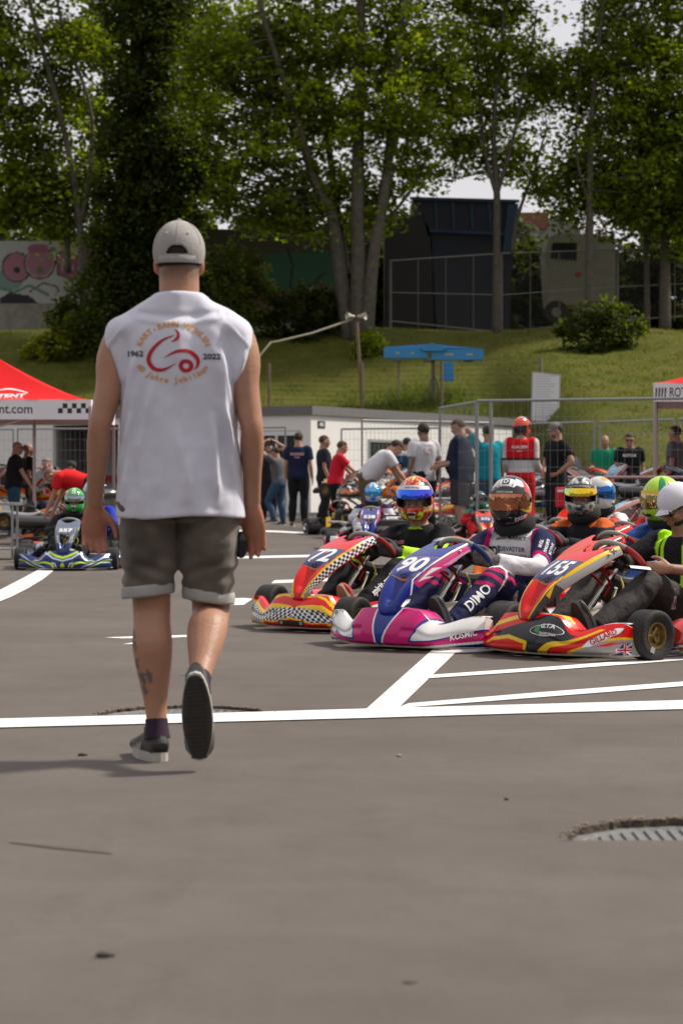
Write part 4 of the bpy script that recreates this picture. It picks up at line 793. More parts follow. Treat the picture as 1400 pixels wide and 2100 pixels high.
def shell(c, M, rad, keep, n=20, m=14):
    vs = []; fs = []; L = []
    for i in range(m + 1):
        e = -PI / 2 + PI * i / m
        for j in range(n): a = 2 * PI * j / n; p = Vector((rad[0] * math.cos(e) * math.cos(a), rad[1] * math.cos(e) * math.sin(a), rad[2] * math.sin(e))); L.append(p); vs.append(c + M @ p)
    for i in range(m):
        for j in range(n):
            q = (i * n + j, i * n + (j + 1) % n, (i + 1) * n + (j + 1) % n, (i + 1) * n + j)
            if keep(sum((L[k] for k in q), Vector()) / 4): fs.append(q)
    mb = MB(); mb.add(vs, fs); return mb
def hat(parent, J, m, back=False, name='cap', label=None, s=1.0):
    M = head_frame(J); c = J['hd'] + M @ Vector((0, -.008, .034)); mb = shell(c, M, (.083 * s, .101 * s, .088 * s), lambda p: p.z > -.012, 24, 16); o = ob(name, mb, m, parent, smooth=60)
    if label: o['label'] = label
    b = MB(); sg = -1 if back else 1; us = np.linspace(-1, 1, 9); vs = np.linspace(0, 1, 5)
    b.grid(lambda u, v: c + M @ Vector((u * .072 * (1 - .25 * v * v), sg * (.085 * math.sqrt(max(0, 1 - u * u * .75)) + v * .075 * (1 - .35 * u * u)), .002 - .02 * v - .02 * u * u)), us, vs); ob('brim', b, m, o, smooth=60)
    ob('button', MB().ell(c + M @ Vector((0, 0, .088 * s)), (.008, .008, .005), M, 8, 5), m, o); return o
def hair(parent, J, m, style='short', s=1.0):
    M = head_frame(J); c = J['hd'] + M @ Vector((0, -.014, .026))
    if style == 'short': k = lambda p: p.z > .030 or (p.y < -.005 and p.z > -.045 - .0 * p.y)
    elif style == 'grey': k = lambda p: (p.y < -.0 and p.z > -.05 and p.z < .055) or (p.y < -.04 and p.z > -.05)
    else: k = lambda p: p.z > .018 or (p.y < .02 and p.z > -.07)
    o = ob('hair', shell(c, M, (.080 * s, .099 * s, .090 * s), k, 24, 18), m, parent, smooth=60); md = o.modifiers.new('s', 'SOLIDIFY'); md.thickness = .008; md.offset = 0; return o
M_SKIN = mat('skin', (.42, .225, .15), .55, noise=.12, nscale=9, bump=.15, bscale=90); M_SKIN2 = mat('skin_tan', (.36, .19, .12), .55, noise=.12, nscale=9); M_EYE = mat('eye_white', (.6, .57, .53), .3); M_IRIS = mat('iris', (.03, .02, .015), .2); M_LIP = mat('lip', (.35, .13, .11), .5)
def face(parent, J, brow=(.05, .03, .02)):
    M = head_frame(J); c = J['hd']
    for s in (-1, 1):
        e = ob('eye', MB().ell(c + M @ Vector((s * .031, .0765, -.002)), (.013, .010, .0075), M, 10, 6), M_EYE, parent); ob('iris', MB().ell(c + M @ Vector((s * .031, .0845, -.002)), (.0055, .004, .0055), M, 8, 5), M_IRIS, e)
        ob('eyebrow', MB().tube([c + M @ Vector((s * .014, .092, .018)), c + M @ Vector((s * .034, .089, .024)), c + M @ Vector((s * .050, .075, .018))], .0035, n=5, sub=2), mat('brow', brow, .9), parent)
    ob('lips', MB().tube([c + M @ Vector((-.024, .083, -.064)), c + M @ Vector((0, .095, -.062)), c + M @ Vector((.024, .083, -.064))], [.003, .0055, .003], n=6, sub=2), M_LIP, parent)
def shades(parent, J):
    M = head_frame(J); c = J['hd']; mb = MB()
    for s in (-1, 1): mb.ell(c + M @ Vector((s * .034, .092, -.002)), (.030, .009, .019), M, 12, 6); mb.tube([c + M @ Vector((s * .06, .085, .006)), c + M @ Vector((s * .079, .0, .004))], .004, n=5)
    mb.cyl(c + M @ Vector((-.012, .098, .004)), c + M @ Vector((.012, .098, .004)), .004, 6); ob('sunglasses', mb, mat('dark_lens', (.01, .01, .012), .12), parent)
FAB = {}
def cloth_v(): m = vmat('printed_cloth', .88, bump=.35, bscale=38); m.node_tree.nodes['Principled BSDF'].inputs['Specular IOR Level'].default_value = .12; return m
def fabric(name, col, noise=.15): return mat('cloth_' + name, col, .88, noise=noise, nscale=7, bump=.35, bscale=38, spec=.12)
def wrinkle(amp, sc_=9, seed=1, vert=True):
    def f(V):
        n = vnoise(V * np.array([1, 1, .45 if vert else 1]), sc_, seed) + .5 * vnoise(V, sc_ * 2.3, seed + 1); c = V.mean(0); d = V - c; d[:, 2] *= .15; d /= (np.linalg.norm(d, axis=1)[:, None] + 1e-6); return V + d * (n * amp)[:, None]
    return f
def top_mesh(J, g, belly, off, sleeve, hem, vox, amp=.012, seed=1, shrug=0.0, collar=False):
    mb = MB(); c = J['sR'] - J['sL']; R = torso_rings(J, g, belly, off, hem)[:-1]; nk = J['nck']; R.append((J['chs'].lerp(nk, .93), (.072, .070))); mb.tube([p for p, _ in R], [r for _, r in R], n=20, sub=3, side=c)
    if sleeve:
        for s in 'LR': limb_arm(mb, J, s, g, off * .8, sleeve)
    else:
        for s in 'LR': mb.ell(J['s' + s].lerp(J['chs'].lerp(nk, .6), .3), (.052 * g, .056, .056), None, 14, 10)
    if collar: M = head_frame(J); mb.tube([J['chs'].lerp(nk, .9), nk + (J['hd'] - nk) * .12], [(.072, .07), (.066, .068)], n=14)
    return bake(mb, vox, 5, .5, wrinkle(amp, 9, seed))
def leg_mesh(J, g, belly, off, frac, flare, vox, amp=.01, seed=1):
    mb = MB(); up = (J['wst'] - J['pel']).normalized(); mb.tube([J['pel'] - up * .10, J['pel'] - up * .03, J['pel'] + up * .05, J['pel'].lerp(J['wst'], .75)], [(.13 * g + off, .10 * g + off), (.158 * g + off, .114 * g + off), (.155 * g + off, .112 * g + off), (.145 * g * belly ** .5 + off, .104 * g * belly + off * .6)], n=18, sub=2, side=J['sR'] - J['sL'])
    for s in 'LR': limb_leg(mb, J, s, g, off, frac, flare)
    return bake(mb, vox, 4, .5, wrinkle(amp, 11, seed))
def person(label, loc, rotz, J, shirt=(.05, .05, .05), pants=(.03, .03, .035), sleeve=.36, leg=1.0, flare=.012, g=1.0, belly=1.0, skin=None, hairc=(.04, .025, .015), style='short', cap=None, capback=False, beard=None, glasses=False, shoe_c=(.05, .05, .05), sole_c=(.5, .5, .48), vox=.017, group='people in the paddock', seed=1, scale=1.0, shirt_fn=None, face_on=True, belt=False, hem=.06):
    t = thing('person', label, 'person', loc, rotz, group, scale); skin = skin or M_SKIN; g *= 1.17; J['hd'] = J['hd'] - (J['hd'] - J['nck']) * .14
    ob('body', bake(body_mb(J, g, belly, thin=True), vox * .8, 3), skin, t, smooth=180)
    sm = top_mesh(J, g, belly, .016, sleeve, hem, vox, seed=seed)
    if shirt_fn: set_col(sm, shirt_fn(verts_np(sm))); so = ob('shirt', sm, cloth_v(), t, smooth=180)
    else: so = ob('shirt', sm, fabric('%.3f_%.3f_%.3f' % tuple(shirt), shirt), t, smooth=180)
    ob('trousers' if leg > .7 else 'shorts', leg_mesh(J, g, belly, .010, leg, flare, vox, seed=seed + 5), fabric('%.3f_%.3f_%.3f' % tuple(pants), pants, .3), t, smooth=180)
    ms = mat('shoe_%.2f_%.2f_%.2f' % tuple(shoe_c), shoe_c, .7); mo = mat('sole_%.2f_%.2f_%.2f' % tuple(sole_c), sole_c, .8)
    for s in 'LR': shoe(t, J['a' + s], J['t' + s], J['u' + s] if J['u' + s] is not None else (0, 0, 1), ms, mo)
    if style: hair(t, J, mat('hair_%.3f_%.3f' % tuple(hairc[:2]), hairc, .8, noise=.4, nscale=60), style)
    if cap: hat(t, J, mat('cap_%.2f_%.2f_%.2f' % tuple(cap), cap, .8, noise=.15, nscale=12), capback)
    if beard:
        M = head_frame(J); ob('beard', shell(J['hd'] + M @ Vector((0, .022, -.048)), M, (.060, .067, .075), lambda p: p.y > -.01 and p.z < -.02 or (p.y > .04 and p.z < 0 and p.z > -.01), 18, 14), mat('beard_%.2f' % beard[0], beard, .9), t)
    if glasses: shades(t, J)
    if face_on: face(t, J, hairc)
    return t, so
def on_back(so, label, shapes, J, m, off=.003, side=-1, z=None):      # print on a shirt's back (side -1) or chest (side +1)
    R_ = (J['sR'] - J['sL']).normalized(); up = (J['nck'] - J['wst']).normalized(); N = up.cross(R_).normalized() * side * 1.0; c = J['chs'].lerp(J['nck'], .25) if z is None else J['wst'].lerp(J['nck'], z)
    return decal(label, shapes, bvh_of(so.data), c, R_ * (1 if side < 0 else -1), N, m, so, off=off)
# ---- the walking man in front
def walking_man():
    J = stand(pel=(-.01, 0, .94), wst=(-.01, .01, 1.08), chs=(-.002, -.005, 1.28), nck=(0, -.02, 1.49), hd=(-.002, .015, 1.655), sL=(-.188, -.01, 1.405), sR=(.188, -.01, 1.41), eL=(-.258, -.05, 1.10), wL=(-.285, .03, .835), eR=(.242, -.05, 1.09), wR=(.238, .04, .835),
              hL=(-.10, 0, .90), hR=(.09, 0, .90), kL=(-.095, .03, .50), aL=(-.072, -.03, .105), kR=(.100, .07, .485), aR=(.078, -.25, .265), tL=(-.42, 1, 0), tR=(.03, .17, -1), uR=(0, 1, .17), cL=.50, cR=.15)
    J['dL'] = Vector((-.02, .12, -1)); J['pL'] = Vector((.35, -1, 0)); J['thL'] = Vector((1, .25, 0)); J['dR'] = Vector((.08, .1, -1)); J['pR'] = Vector((-.3, -1, 0)); J['thR'] = Vector((-1, .3, 0))
    t = thing('person', 'man in grey cap, white sleeveless shirt and grey denim shorts walking away in front', 'person', (-.535, 7.42, 0), math.radians(0), None)
    mb = MB(); c = Vector((1, 0, 0)); R = torso_rings(J, .95, 1, 0); mb.tube([p for p, _ in R], [r for _, r in R], n=20, sub=4, side=c); M = head_frame(J)
    mb.tube([J['nck'] - Vector((0, 0, .05)), J['nck'] + Vector((0, 0, .01)), J['nck'] + Vector((0, .01, .07)), J['hd'] - Vector((0, .02, .03))], [(.075, .062), (.068, .064), (.066, .066), (.066, .07)], n=18, sub=3); head_mb(mb, J['hd'], M)
    mb.tube([Vector((-.13, -.02, 1.42)), Vector((-.06, -.02, 1.47)), Vector((0, -.02, 1.50)), Vector((.06, -.02, 1.47)), Vector((.13, -.02, 1.42))], .038, n=12, sub=3)
    for s, sg in (('L', -1), ('R', 1)):
        S_, E_, W_ = J['s' + s], J['e' + s], J['w' + s]; mb.tube([S_ + Vector((-sg * .05, 0, .01)), S_, S_.lerp(E_, .27) + Vector((sg * .010, 0, 0)), S_.lerp(E_, .55), S_.lerp(E_, .85), E_, E_.lerp(W_, .22), E_.lerp(W_, .55), W_], [(.045, .05), (.052, .055), (.056, .058), (.047, .052), (.041, .044), (.037, .041), (.040, .044), (.032, .035), (.028, .021)], n=16, sub=3, side=(1, 0, 0))
        hand_mb(mb, W_, J['d' + s], J['p' + s], J['th' + s], J['c' + s], 1.10, 1.0, .16)
        H_, K2, A2 = J['h' + s], J['k' + s], J['a' + s]; d = (A2 - K2).normalized(); bk = Vector((0, -1, 0)); bk = (bk - d * bk.dot(d)).normalized()
        mb.tube([H_ + Vector((0, 0, .03)), H_.lerp(K2, .35), H_.lerp(K2, .75), K2 + bk * -.004, K2.lerp(A2, .14) + bk * .010, K2.lerp(A2, .30) + bk * .026, K2.lerp(A2, .48) + bk * .018, K2.lerp(A2, .72) + bk * .004, K2.lerp(A2, .90), A2 - Vector((0, 0, .02))], [(.095, .095), (.088, .09), (.068, .07), (.063, .062), (.062, .056), (.067, .060), (.060, .053), (.043, .042), (.0345, .041), (.038, .045)], n=16, sub=3, side=(1, 0, 0))
    def anat(V): return V + (np.random.RandomState(1).randn(*V.shape) * .0)
    me = bake(mb, .0065, 3, .5, anat); V = verts_np(me)
    n = vnoise(V, 14, 3) * .5 + vnoise(V, 40, 4) * .3; base = np.array((.37, .192, .118)); col = base * (1 + .34 * n[:, None]); low = V[:, 2] < .88; hands = (V[:, 2] < .84) & (V[:, 2] > .6) & (abs(V[:, 0]) > .17); col[hands] = col[hands] * np.array((1.0, .80, .78))
    el = (abs(V[:, 2] - 1.095) < .035) & (abs(V[:, 0]) > .2) & (V[:, 1] < -.05); col[el] *= np.array((1.0, .94, .93))
    ear = (abs(V[:, 0]) > .068) & (V[:, 2] > 1.60) & (V[:, 2] < 1.68); col[ear] *= np.array((1.05, .75, .72))
    stub = (V[:, 2] > 1.58) & (V[:, 1] < .0) & (abs(V[:, 0]) < .07); f = np.clip((V[:, 2] - 1.575) / .03, 0, 1)[:, None] * .62; col[stub] = (col * (1 - f) + np.array((.10, .065, .05)) * f)[stub]
    for (tx, tz, pts) in (((-.125), .40, [(-.150, .425), (-.148, .395), (-.143, .370)]), (0, 0, [(-.118, .285), (-.108, .300), (-.096, .290), (-.090, .268)]), (0, 0, [(-.135, .33), (-.128, .30), (-.112, .262)]), (0, 0, [(-.118, .245), (-.108, .228)])):
        m_ = band(V[:, [0, 2]], pts, .017) & (V[:, 1] < .03) & (vnoise(V, 70, 9) > -.22); col[m_] = (.13, .10, .10)
    set_col(me, np.clip(col, 0, 1)); sk = vmat('skin_detail', .5, bump=.22, bscale=120); sk.node_tree.nodes['Principled BSDF'].inputs['Subsurface Weight'].default_value = .06; ob('body', me, sk, t, smooth=180); face(t, J)
    # shirt: sleeveless, hanging straight
    mb = MB(); X = (1, 0, 0)
    mb.tube([Vector((.0, .0, .803)), Vector((0, 0, .85)), Vector((-.0, 0, .95)), Vector((0, 0, 1.08)), Vector((0, -.003, 1.20)), Vector((0, -.006, 1.32)), Vector((0, -.008, 1.41)), Vector((0, -.01, 1.455)), Vector((0, -.013, 1.492)), Vector((0, -.015, 1.518)), Vector((0, -.015, 1.545))],
            [(.216, .154), (.212, .152), (.206, .146), (.198, .134), (.200, .130), (.208, .128), (.218, .112), (.212, .090), (.160, .080), (.112, .076), (.076, .074)], n=40, sub=5, side=X)
    for s, sg in (('L', -1), ('R', 1)):
        mb.tube([Vector((sg * .12, -.01, 1.425)), Vector((sg * .190, -.01, 1.418)), Vector((sg * .215, -.008, 1.395)), Vector((sg * .226, -.008, 1.36))], [(.085, .055), (.085, .050), (.083, .034), (.075, .02)], n=18, sub=3, side=(0, 1, 0)); mb.tube([Vector((sg * .165, -.008, 1.41)), Vector((sg * .188, -.008, 1.395)), Vector((sg * .196, -.008, 1.355)), Vector((sg * .188, -.008, 1.30)), Vector((sg * .178, -.008, 1.25))], [(.045, .080), (.052, .083), (.047, .084), (.034, .080), (.02, .07)], n=18, sub=3, side=(1, 0, 0))
    def fold(V):
        V = V.copy(); x, y, z = V[:, 0].copy(), V[:, 1].copy(), V[:, 2].copy(); back = np.clip(-y / .08, -1, 1); f = np.zeros(len(V))
        for x0, sl, w, a, z0, z1 in ((-.20, -.35, .010, .008, 1.18, 1.40), (.205, .30, .010, .009, 1.15, 1.38), (.175, -.30, .012, .009, .95, 1.2), (-.17, .30, .012, .008, .92, 1.15), (-.155, .10, .016, .010, .84, 1.28), (-.115, .16, .013, .007, .95, 1.25), (.12, -.05, .016, .011, .83, 1.15), (.165, -.12, .014, .013, .90, 1.36), (.19, -.16, .010, .010, 1.1, 1.38), (-.06, .04, .02, .005, .83, 1.0), (.05, .08, .018, .006, .84, 1.02), (-.185, .18, .012, .012, 1.05, 1.36), (.145, .25, .012, .008, 1.2, 1.40), (.01, -.12, .016, .004, .95, 1.12)):
            k = np.clip((z - z0) / .08, 0, 1) * np.clip((z1 - z) / .08, 0, 1); f += 2.3 * a * k * np.exp(-((x - x0 - sl * (z - 1.05)) / w) ** 2)
        f += -.006 * np.exp(-((z - (1.462 + .9 * x * x)) / .010) ** 2) * (abs(x) < .13) + .007 * np.exp(-((z - (1.438 + 1.1 * x * x)) / .012) ** 2) * (abs(x) < .15)
        for sg in (-1, 1): f += .009 * np.exp(-((z - (1.405 - 1.0 * (sg * x - .19))) / .009) ** 2) * np.exp(-((sg * x - .195) / .03) ** 2)
        f += .012 * vnoise(np.stack([x * 3.5, y * 2, z * 1.0 + x * 1.4], 1), 5, 11) * 2 + .004 * vnoise(V, 30, 12); hemw = np.clip((.86 - z) / .06, 0, 1); f += hemw * .006 * np.sin(x * 42 + y * 20)
        V[:, 1] -= f * np.sign(-y * 0 + 1) * np.where(y < 0, 1, -1) ; V[:, 0] += np.sign(x) * f * .35 * (abs(x) > .1); V[:, 2] += hemw * .006 * np.sin(x * 17 + .4); return V
    me = bake(mb, .0065, 7, .5, fold); mS = mat('white_jersey', (.61, .61, .70), .9, noise=.05, nscale=5, bump=.15, bscale=300, sheen=.2); sh = ob('shirt', me, mS, t, smooth=180); bv = bvh_of(me)
    for z in (.832,): pass
    # the print on the back
    M_PR = mat('print_red', (.42, .004, .02), .7); M_PO = mat('print_ochre', (.62, .31, .10), .7); M_PN = mat('print_navy', (.03, .03, .06), .7); cx, cz = -.012, 1.335
    def arc(s, R_, a0, a1, size, top=True):
        out = []; n = len(s)
        for i, ch_ in enumerate(s):
            if ch_ == ' ': continue
            a = math.radians(a0 + (a1 - a0) * i / (n - 1)); V_, F_ = text2d(ch_, size, .03); ca, sa = math.cos(a), math.sin(a)
            if top: V2 = [((R_[0] + y) * ca * 1.0 + x * sa, (R_[1] + y) * sa - x * ca) for x, y in V_]
            else: V2 = [((R_[0] - y) * ca - x * sa, (R_[1] - y) * sa + x * ca) for x, y in V_]
            out.append((V2, F_))
        return out
    O = (cx, -.13, cz)
    decal('lettering', arc('KART-BAHN WOHLEN', (.118, .098), 158, 22, .026) + arc('60 Jahre Jubiläum', (.123, .085), 208, 327, .026, False), bv, O, (1, 0, 0), (0, -1, 0), M_PO, sh)
    decal('lettering', [shift(text2d('1962', .025, .03, sx=1.15), -.126, .002), shift(text2d('2022', .025, .03, sx=1.15), .126, -.008)], bv, O, (1, 0, 0), (0, -1, 0), M_PN, sh)
    ring = ([(.043 + .024 * math.cos(a) * k, -.038 + .022 * math.sin(a) * k) for k in (1, .42) for a in [2 * PI * i / 24 for i in range(24)]], [(i, (i + 1) % 24, 24 + (i + 1) % 24, 24 + i) for i in range(24)])
    decal('emblem', [stroke2d([(-.005, .040), (.014, .052), (.017, .068), (.006, .082)], [.002, .010, .009, .002]), stroke2d([(.005, .062), (-.035, .046), (-.070, .012), (-.080, -.020), (-.062, -.046), (-.030, -.050), (.010, -.030)], [.002, .008, .012, .014, .013, .009, .001]),
        stroke2d([(-.030, -.012), (.010, .008), (.050, .010), (.078, -.012), (.080, -.035), (.068, -.050)], [.001, .009, .012, .013, .009, .001]), ring], bv, O, (1, 0, 0), (0, -1, 0), M_PR, sh)
    # shorts with turned-up cuffs
    mb = MB(); mb.tube([Vector((0, 0, .80)), Vector((0, -.005, .86)), Vector((0, 0, .94)), Vector((0, 0, 1.0))], [(.182, .122), (.176, .116), (.150, .09), (.13, .07)], n=28, sub=3, side=X)
    EL = {}
    for s, sg, x1, z1, y1 in (('L', -1, -.106, .555, .025), ('R', 1, .092, .535, .055)):
        top_ = Vector((sg * .094, -.005, .86)); en = Vector((x1, y1, z1)); mb.tube([top_, top_.lerp(en, .35), top_.lerp(en, .7), en], [(.106, .118), (.104, .110), (.092, .096), (.078, .082)], n=26, sub=4, side=X); EL[s] = en
    def fold2(V):
        V = V.copy(); x, y, z = V[:, 0], V[:, 1], V[:, 2]; lx_ = np.where(x < -.005, x + .1, x - .094); sgx = np.where(x < -.005, -1, 1); f = 0
        f = .006 * np.sin((z + .55 * lx_ * sgx * -1) * 75 + 1.2 * np.sin(z * 30)) * np.clip((.70 - z) / .06, 0, 1) * np.clip((z - .56) / .03, 0, 1) + .008 * np.sin((z * 1.0 - lx_ * sgx * .9) * 60) * np.clip((z - .74) / .05, 0, 1) * np.clip((.9 - z) / .05, 0, 1) + .012 * vnoise(V * np.array([1, 1, 1.6]), 14, 21) + .007 * vnoise(V, 36, 22)
        cen = np.where(x < -.005, -.1, .094); r = np.stack([x - cen, y], 1); r /= (np.linalg.norm(r, axis=1)[:, None] + 1e-6); V[:, 0] += r[:, 0] * f; V[:, 1] += r[:, 1] * f; return V
    me = bake(mb, .0065, 4, .5, fold2); V = verts_np(me); n = vnoise(V, 9, 5) + .6 * vnoise(V, 26, 6); edge = np.exp(-((abs(V[:, 0] + .003) - .185) / .02) ** 2) * (V[:, 2] < .8); col = np.array((.080, .066, .054)) * (1 + .85 * n[:, None] + .9 * edge[:, None]); fade = np.exp(-((abs(V[:, 0]) - .09) / .06) ** 2) * (V[:, 2] < .86); col *= (1 + .45 * fade)[:, None]
    seam = (abs(V[:, 0] + .006) < .004) & (V[:, 1] < 0) & (V[:, 2] > .70); col[seam] *= .5; set_col(me, np.clip(col, 0, 1)); ob('shorts', me, vmat('denim', .9, bump=.4, bscale=260, sheen=.2), t, smooth=180)
    for s in 'LR':
        en = EL[s]; mb = MB(); tl = .010 if s == 'L' else -.012
        def cf(u, v): a = 2 * PI * u; rr = .083 + .003 * math.sin(PI * v) + .001 * math.sin(9 * a); return Vector((en.x + rr * math.cos(a), en.y + rr * 1.07 * math.sin(a), en.z - .012 + .038 * v + tl * math.cos(a)))
        mb.grid(cf, [i / 36 for i in range(36)], [0, .2, .5, .8, 1], closed_u=True); o = ob('cuff', mb, mat('cuff_denim', (.40, .39, .37), .9, noise=.2, nscale=12, bump=.3, bscale=200), t, smooth=60); md = o.modifiers.new('s', 'SOLIDIFY'); md.thickness = .007; md.offset = 0
    # socks, shoes
    mso = mat('sock_black', (.014, .011, .016), .9, noise=.4, nscale=60, col2=(.04, .008, .035))
    for s in 'LR':
        d = (J['k' + s] - J['a' + s]).normalized(); ob('sock', MB().tube([J['a' + s] - d * .03, J['a' + s] + d * .005, J['a' + s] + d * (.034 if s == 'L' else .045)], [(.044, .052), (.0385, .046), (.0375, .044)], n=18, sub=2, side=(1, 0, 0)), mso, t, smooth=60)
    mu = mat('canvas_grey', (.085, .08, .08), .85, noise=.3, nscale=30, bump=.3, bscale=150); mrub = mat('rubber_white', (.48, .46, .42), .7, noise=.25, nscale=20)
    shoe(t, (-.080, .0, .098), (-.34, 1, 0), (0, 0, 1), mu, mrub, .285); shoe(t, J['aR'] + Vector((-.002, .01, -.008)), (.05, .12, -1), (0, 1, .12), mu, mrub, .285)
    # dark worn outsole on the lifted foot, stripes on the standing shoe
    f = Vector((.05, .12, -1)).normalized(); u = Vector((0, 1, .12)); u = (u - f * u.dot(f)).normalized(); r = f.cross(u); a = J['aR'] + Vector((-.002, .01, -.008)); base = a - u * .09 * 1.055; mb = MB(); ring = []
    for i in range(28): tt = 2 * PI * i / 28; y = .065 + .128 * math.cos(tt); x = (.036 + .008 * math.sin((y + .07) / .27 * PI * .9)) * (1 if math.sin(tt) > 0 else -1) * abs(math.sin(tt)) ** .62; ring.append(base + f * y * 1.055 + r * x * 1.055 - u * .0035)
    mb.prism(ring, -u * .004); oo = ob('outsole', mb, mat('outsole', (.065, .054, .043), .85, noise=.5, nscale=35, bump=.8, bscale=180), t, smooth=30); mb = MB()
    for k in range(20):
        y = -.05 + k * .0125; w_ = .024 + .008 * math.sin((y + .07) / .27 * PI); p = base + f * y * 1.055 - u * .0085; mb.box(p, (2 * w_, .006, .003), Matrix((r, f, u)).transposed())
    ob('tread', mb, mat('tread', (.03, .026, .022), .9), oo, smooth=0)
    # sandals-like laces and side stripes of the standing shoe
    mb = MB(); f = Vector((-.34, 1, 0)).normalized(); r = Vector((f.y, -f.x, 0)); b0_ = Vector((-.080, 0, 0))
    for k in range(4): y = .035 + k * .030; mb.tube([b0_ + f * y - r * .044 + Vector((0, 0, .022)), b0_ + f * y - r * .042 + Vector((0, 0, .05)), b0_ + f * (y - .004) - r * .022 + Vector((0, 0, .078 - k * .010))], .0042, n=6, sub=2)
    ob('side_stripes', mb, mrub, t)
    # cap, hair in the gap, strap
    mc = mat('cap_grey', (.36, .34, .325), .9, noise=.22, nscale=16, bump=.3, bscale=140); c = J['hd'] + Vector((0, -.012, .028)); I3 = Matrix.Identity(3)
    def keep(p): 
        gap = p.y < 0 and (p.x / .036) ** 2 + ((p.z + .018) / .030) ** 2 < 1 and p.z > -.018
        return p.z > -.045 + (.02 if p.y > .03 else 0) and not gap
    def keep_(p): return keep(p)
    o = ob('cap', shell(c, I3, (.0865, .104, .102), keep_, 120, 90), mc, t, smooth=180); md = o.modifiers.new('s', 'SOLIDIFY'); md.thickness = .003
    mb = MB()
    for k in range(6):
        a = PI / 6 + k * PI / 3; mb.tube([c + Vector((.0873 * math.cos(e) * math.cos(a), .1048 * math.cos(e) * math.sin(a), .1028 * math.sin(e))) for e in [math.radians(q) for q in (8, 25, 45, 65, 88)]], .0011, n=4, sub=2)
    ob('seam', mb, mat('seam_grey', (.27, .255, .245), .9), o); ob('button', MB().ell(c + Vector((0, 0, .103)), (.009, .009, .005)), mc, o)
    ob('eyelets', MB().ell(c + Vector((-.035, -.082, .052)), (.004, .003, .004), None, 8, 5).ell(c + Vector((.035, -.082, .052)), (.004, .003, .004), None, 8, 5), mat('eyelet', (.55, .54, .53), .7), o)
    mb = MB(); mb.grid(lambda u_, v_: c + Vector((u_ * .070, (.085 * math.sqrt(max(0, 1 - u_ * u_ * .75)) + v_ * .075 * (1 - .35 * u_ * u_)), -.018 - .02 * v_ - .02 * u_ * u_)), np.linspace(-1, 1, 9), np.linspace(0, 1, 5)); ob('brim', mb, mc, o, smooth=60)
    mb = MB(); mb.tube([c + Vector((.0885 * math.sin(a), -.1065 * math.cos(a) + .002, -.034)) for a in [math.radians(q) for q in (-42, -28, -14, 0, 14, 28, 42)]], [(.0025, .0115)] * 7, n=8, sub=2, up=(0, 0, 1)); ob('strap', mb, mc, o, smooth=60)
    ob('hair', shell(c, I3, (.079, .096, .09), lambda p: p.y < 0 and p.z > -.06 and p.z < .05, 30, 24), mat('hair_brown', (.028, .016, .011), .85, noise=.4, nscale=70), t, smooth=180)
    # the lens cap in the right hand is its own thing
    p = Vector(t.location) + J['wR'] + Vector((-.036, -.012, -.125)); mb = MB(); mb.ell((0, 0, 0), (.022, .013, .045), None, 14, 10); o = ob('sunglasses_case', mb, mat('black_gloss', (.01, .01, .012), .15), loc=p); tag(o, 'small glossy black oval case held in the walking man\'s right hand', 'case')
    return t
walking_man()
# ================================================================== GO-KARTS
PL = lambda n, c, r=.3, coat=.6: mat(n, c, r, coat=coat)
M_CHR = mat('chrome', (.62, .62, .60), .18, 1.0); M_RUB = mat('tyre_rubber', (.014, .014, .014), .7, noise=.35, nscale=30, bump=.3, bscale=50, col2=(.030, .028, .026), spec=.3); M_GOLD = mat('rim_gold', (.30, .20, .07), .35, .8, noise=.3, nscale=20); M_DARKM = mat('dark_metal', (.04, .04, .04), .45, .6); M_SEAT = mat('seat_shell', (.05, .05, .052), .35, coat=.4); M_TANK = mat('fuel_tank', (.48, .45, .34), .4); M_BLK = mat('black_plastic', (.014, .014, .015), .5, spec=.3); M_GRIP = mat('grey_suede', (.33, .31, .28), .9); M_REDG = mat('red_suede', (.28, .02, .02), .9); M_BLUG = mat('blue_suede', (.015, .035, .16), .85); M_YHOSE = mat('yellow_hose', (.35, .33, .06), .4); M_REDA = mat('red_alloy', (.35, .02, .02), .3, .6); M_ALUM = mat('alloy', (.45, .45, .44), .35, .9)
MAT_LIV = vmat('livery', .24, coat=.15, dirt=.10); MAT_LIV.node_tree.nodes['Principled BSDF'].inputs['Specular IOR Level'].default_value = .35
def tyre_mesh(r, w):
    mb = MB(); h = w / 2; q = .062; mb.lathe([(q, -h * .70), (q + .012, -h * .80), (r * .80, -h * 1.0), (r * .93, -h * .97), (r * .985, -h * .86), (r, -h * .66), (r, h * .66), (r * .985, h * .86), (r * .93, h * .97), (r * .80, h * 1.0), (q + .012, h * .80), (q, h * .70)], axis=(1, 0, 0), n=44); me = mb.mesh('tyre'); fix_normals(me); return me
def rim_mesh(w):
    mb = MB(); h = w / 2; mb.lathe([(.070, -h * .82), (.060, -h * .80), (.056, -h * .55), (.050, -h * .35), (.050, h * .35), (.056, h * .55), (.060, h * .80), (.070, h * .82), (.066, h * .70)], axis=(1, 0, 0), n=32)
    for s in (-1, 1): mb.lathe([(.052, s * h * .42), (.030, s * h * .30), (.022, s * h * .34), (.0, s * h * .34)], axis=(1, 0, 0), n=24)
    for k in range(3):
        a = k * 2 * PI / 3
        for s in (-1, 1): mb.tube([(s * h * .34, .0, 0), (s * h * .46, .046 * math.cos(a), .046 * math.sin(a))], [.010, .008], n=6)
    for k in range(6):
        a = k * PI / 3
        for s in (-1, 1): mb.tube([(s * h * .3, .037 * math.cos(a), .037 * math.sin(a)), (s * h * .44, .037 * math.cos(a), .037 * math.sin(a))], .0045, n=6)
    me = mb.mesh('rim'); fix_normals(me); return me
SH = {}
def shared(key, f):
    if key not in SH: SH[key] = f()
    return SH[key]
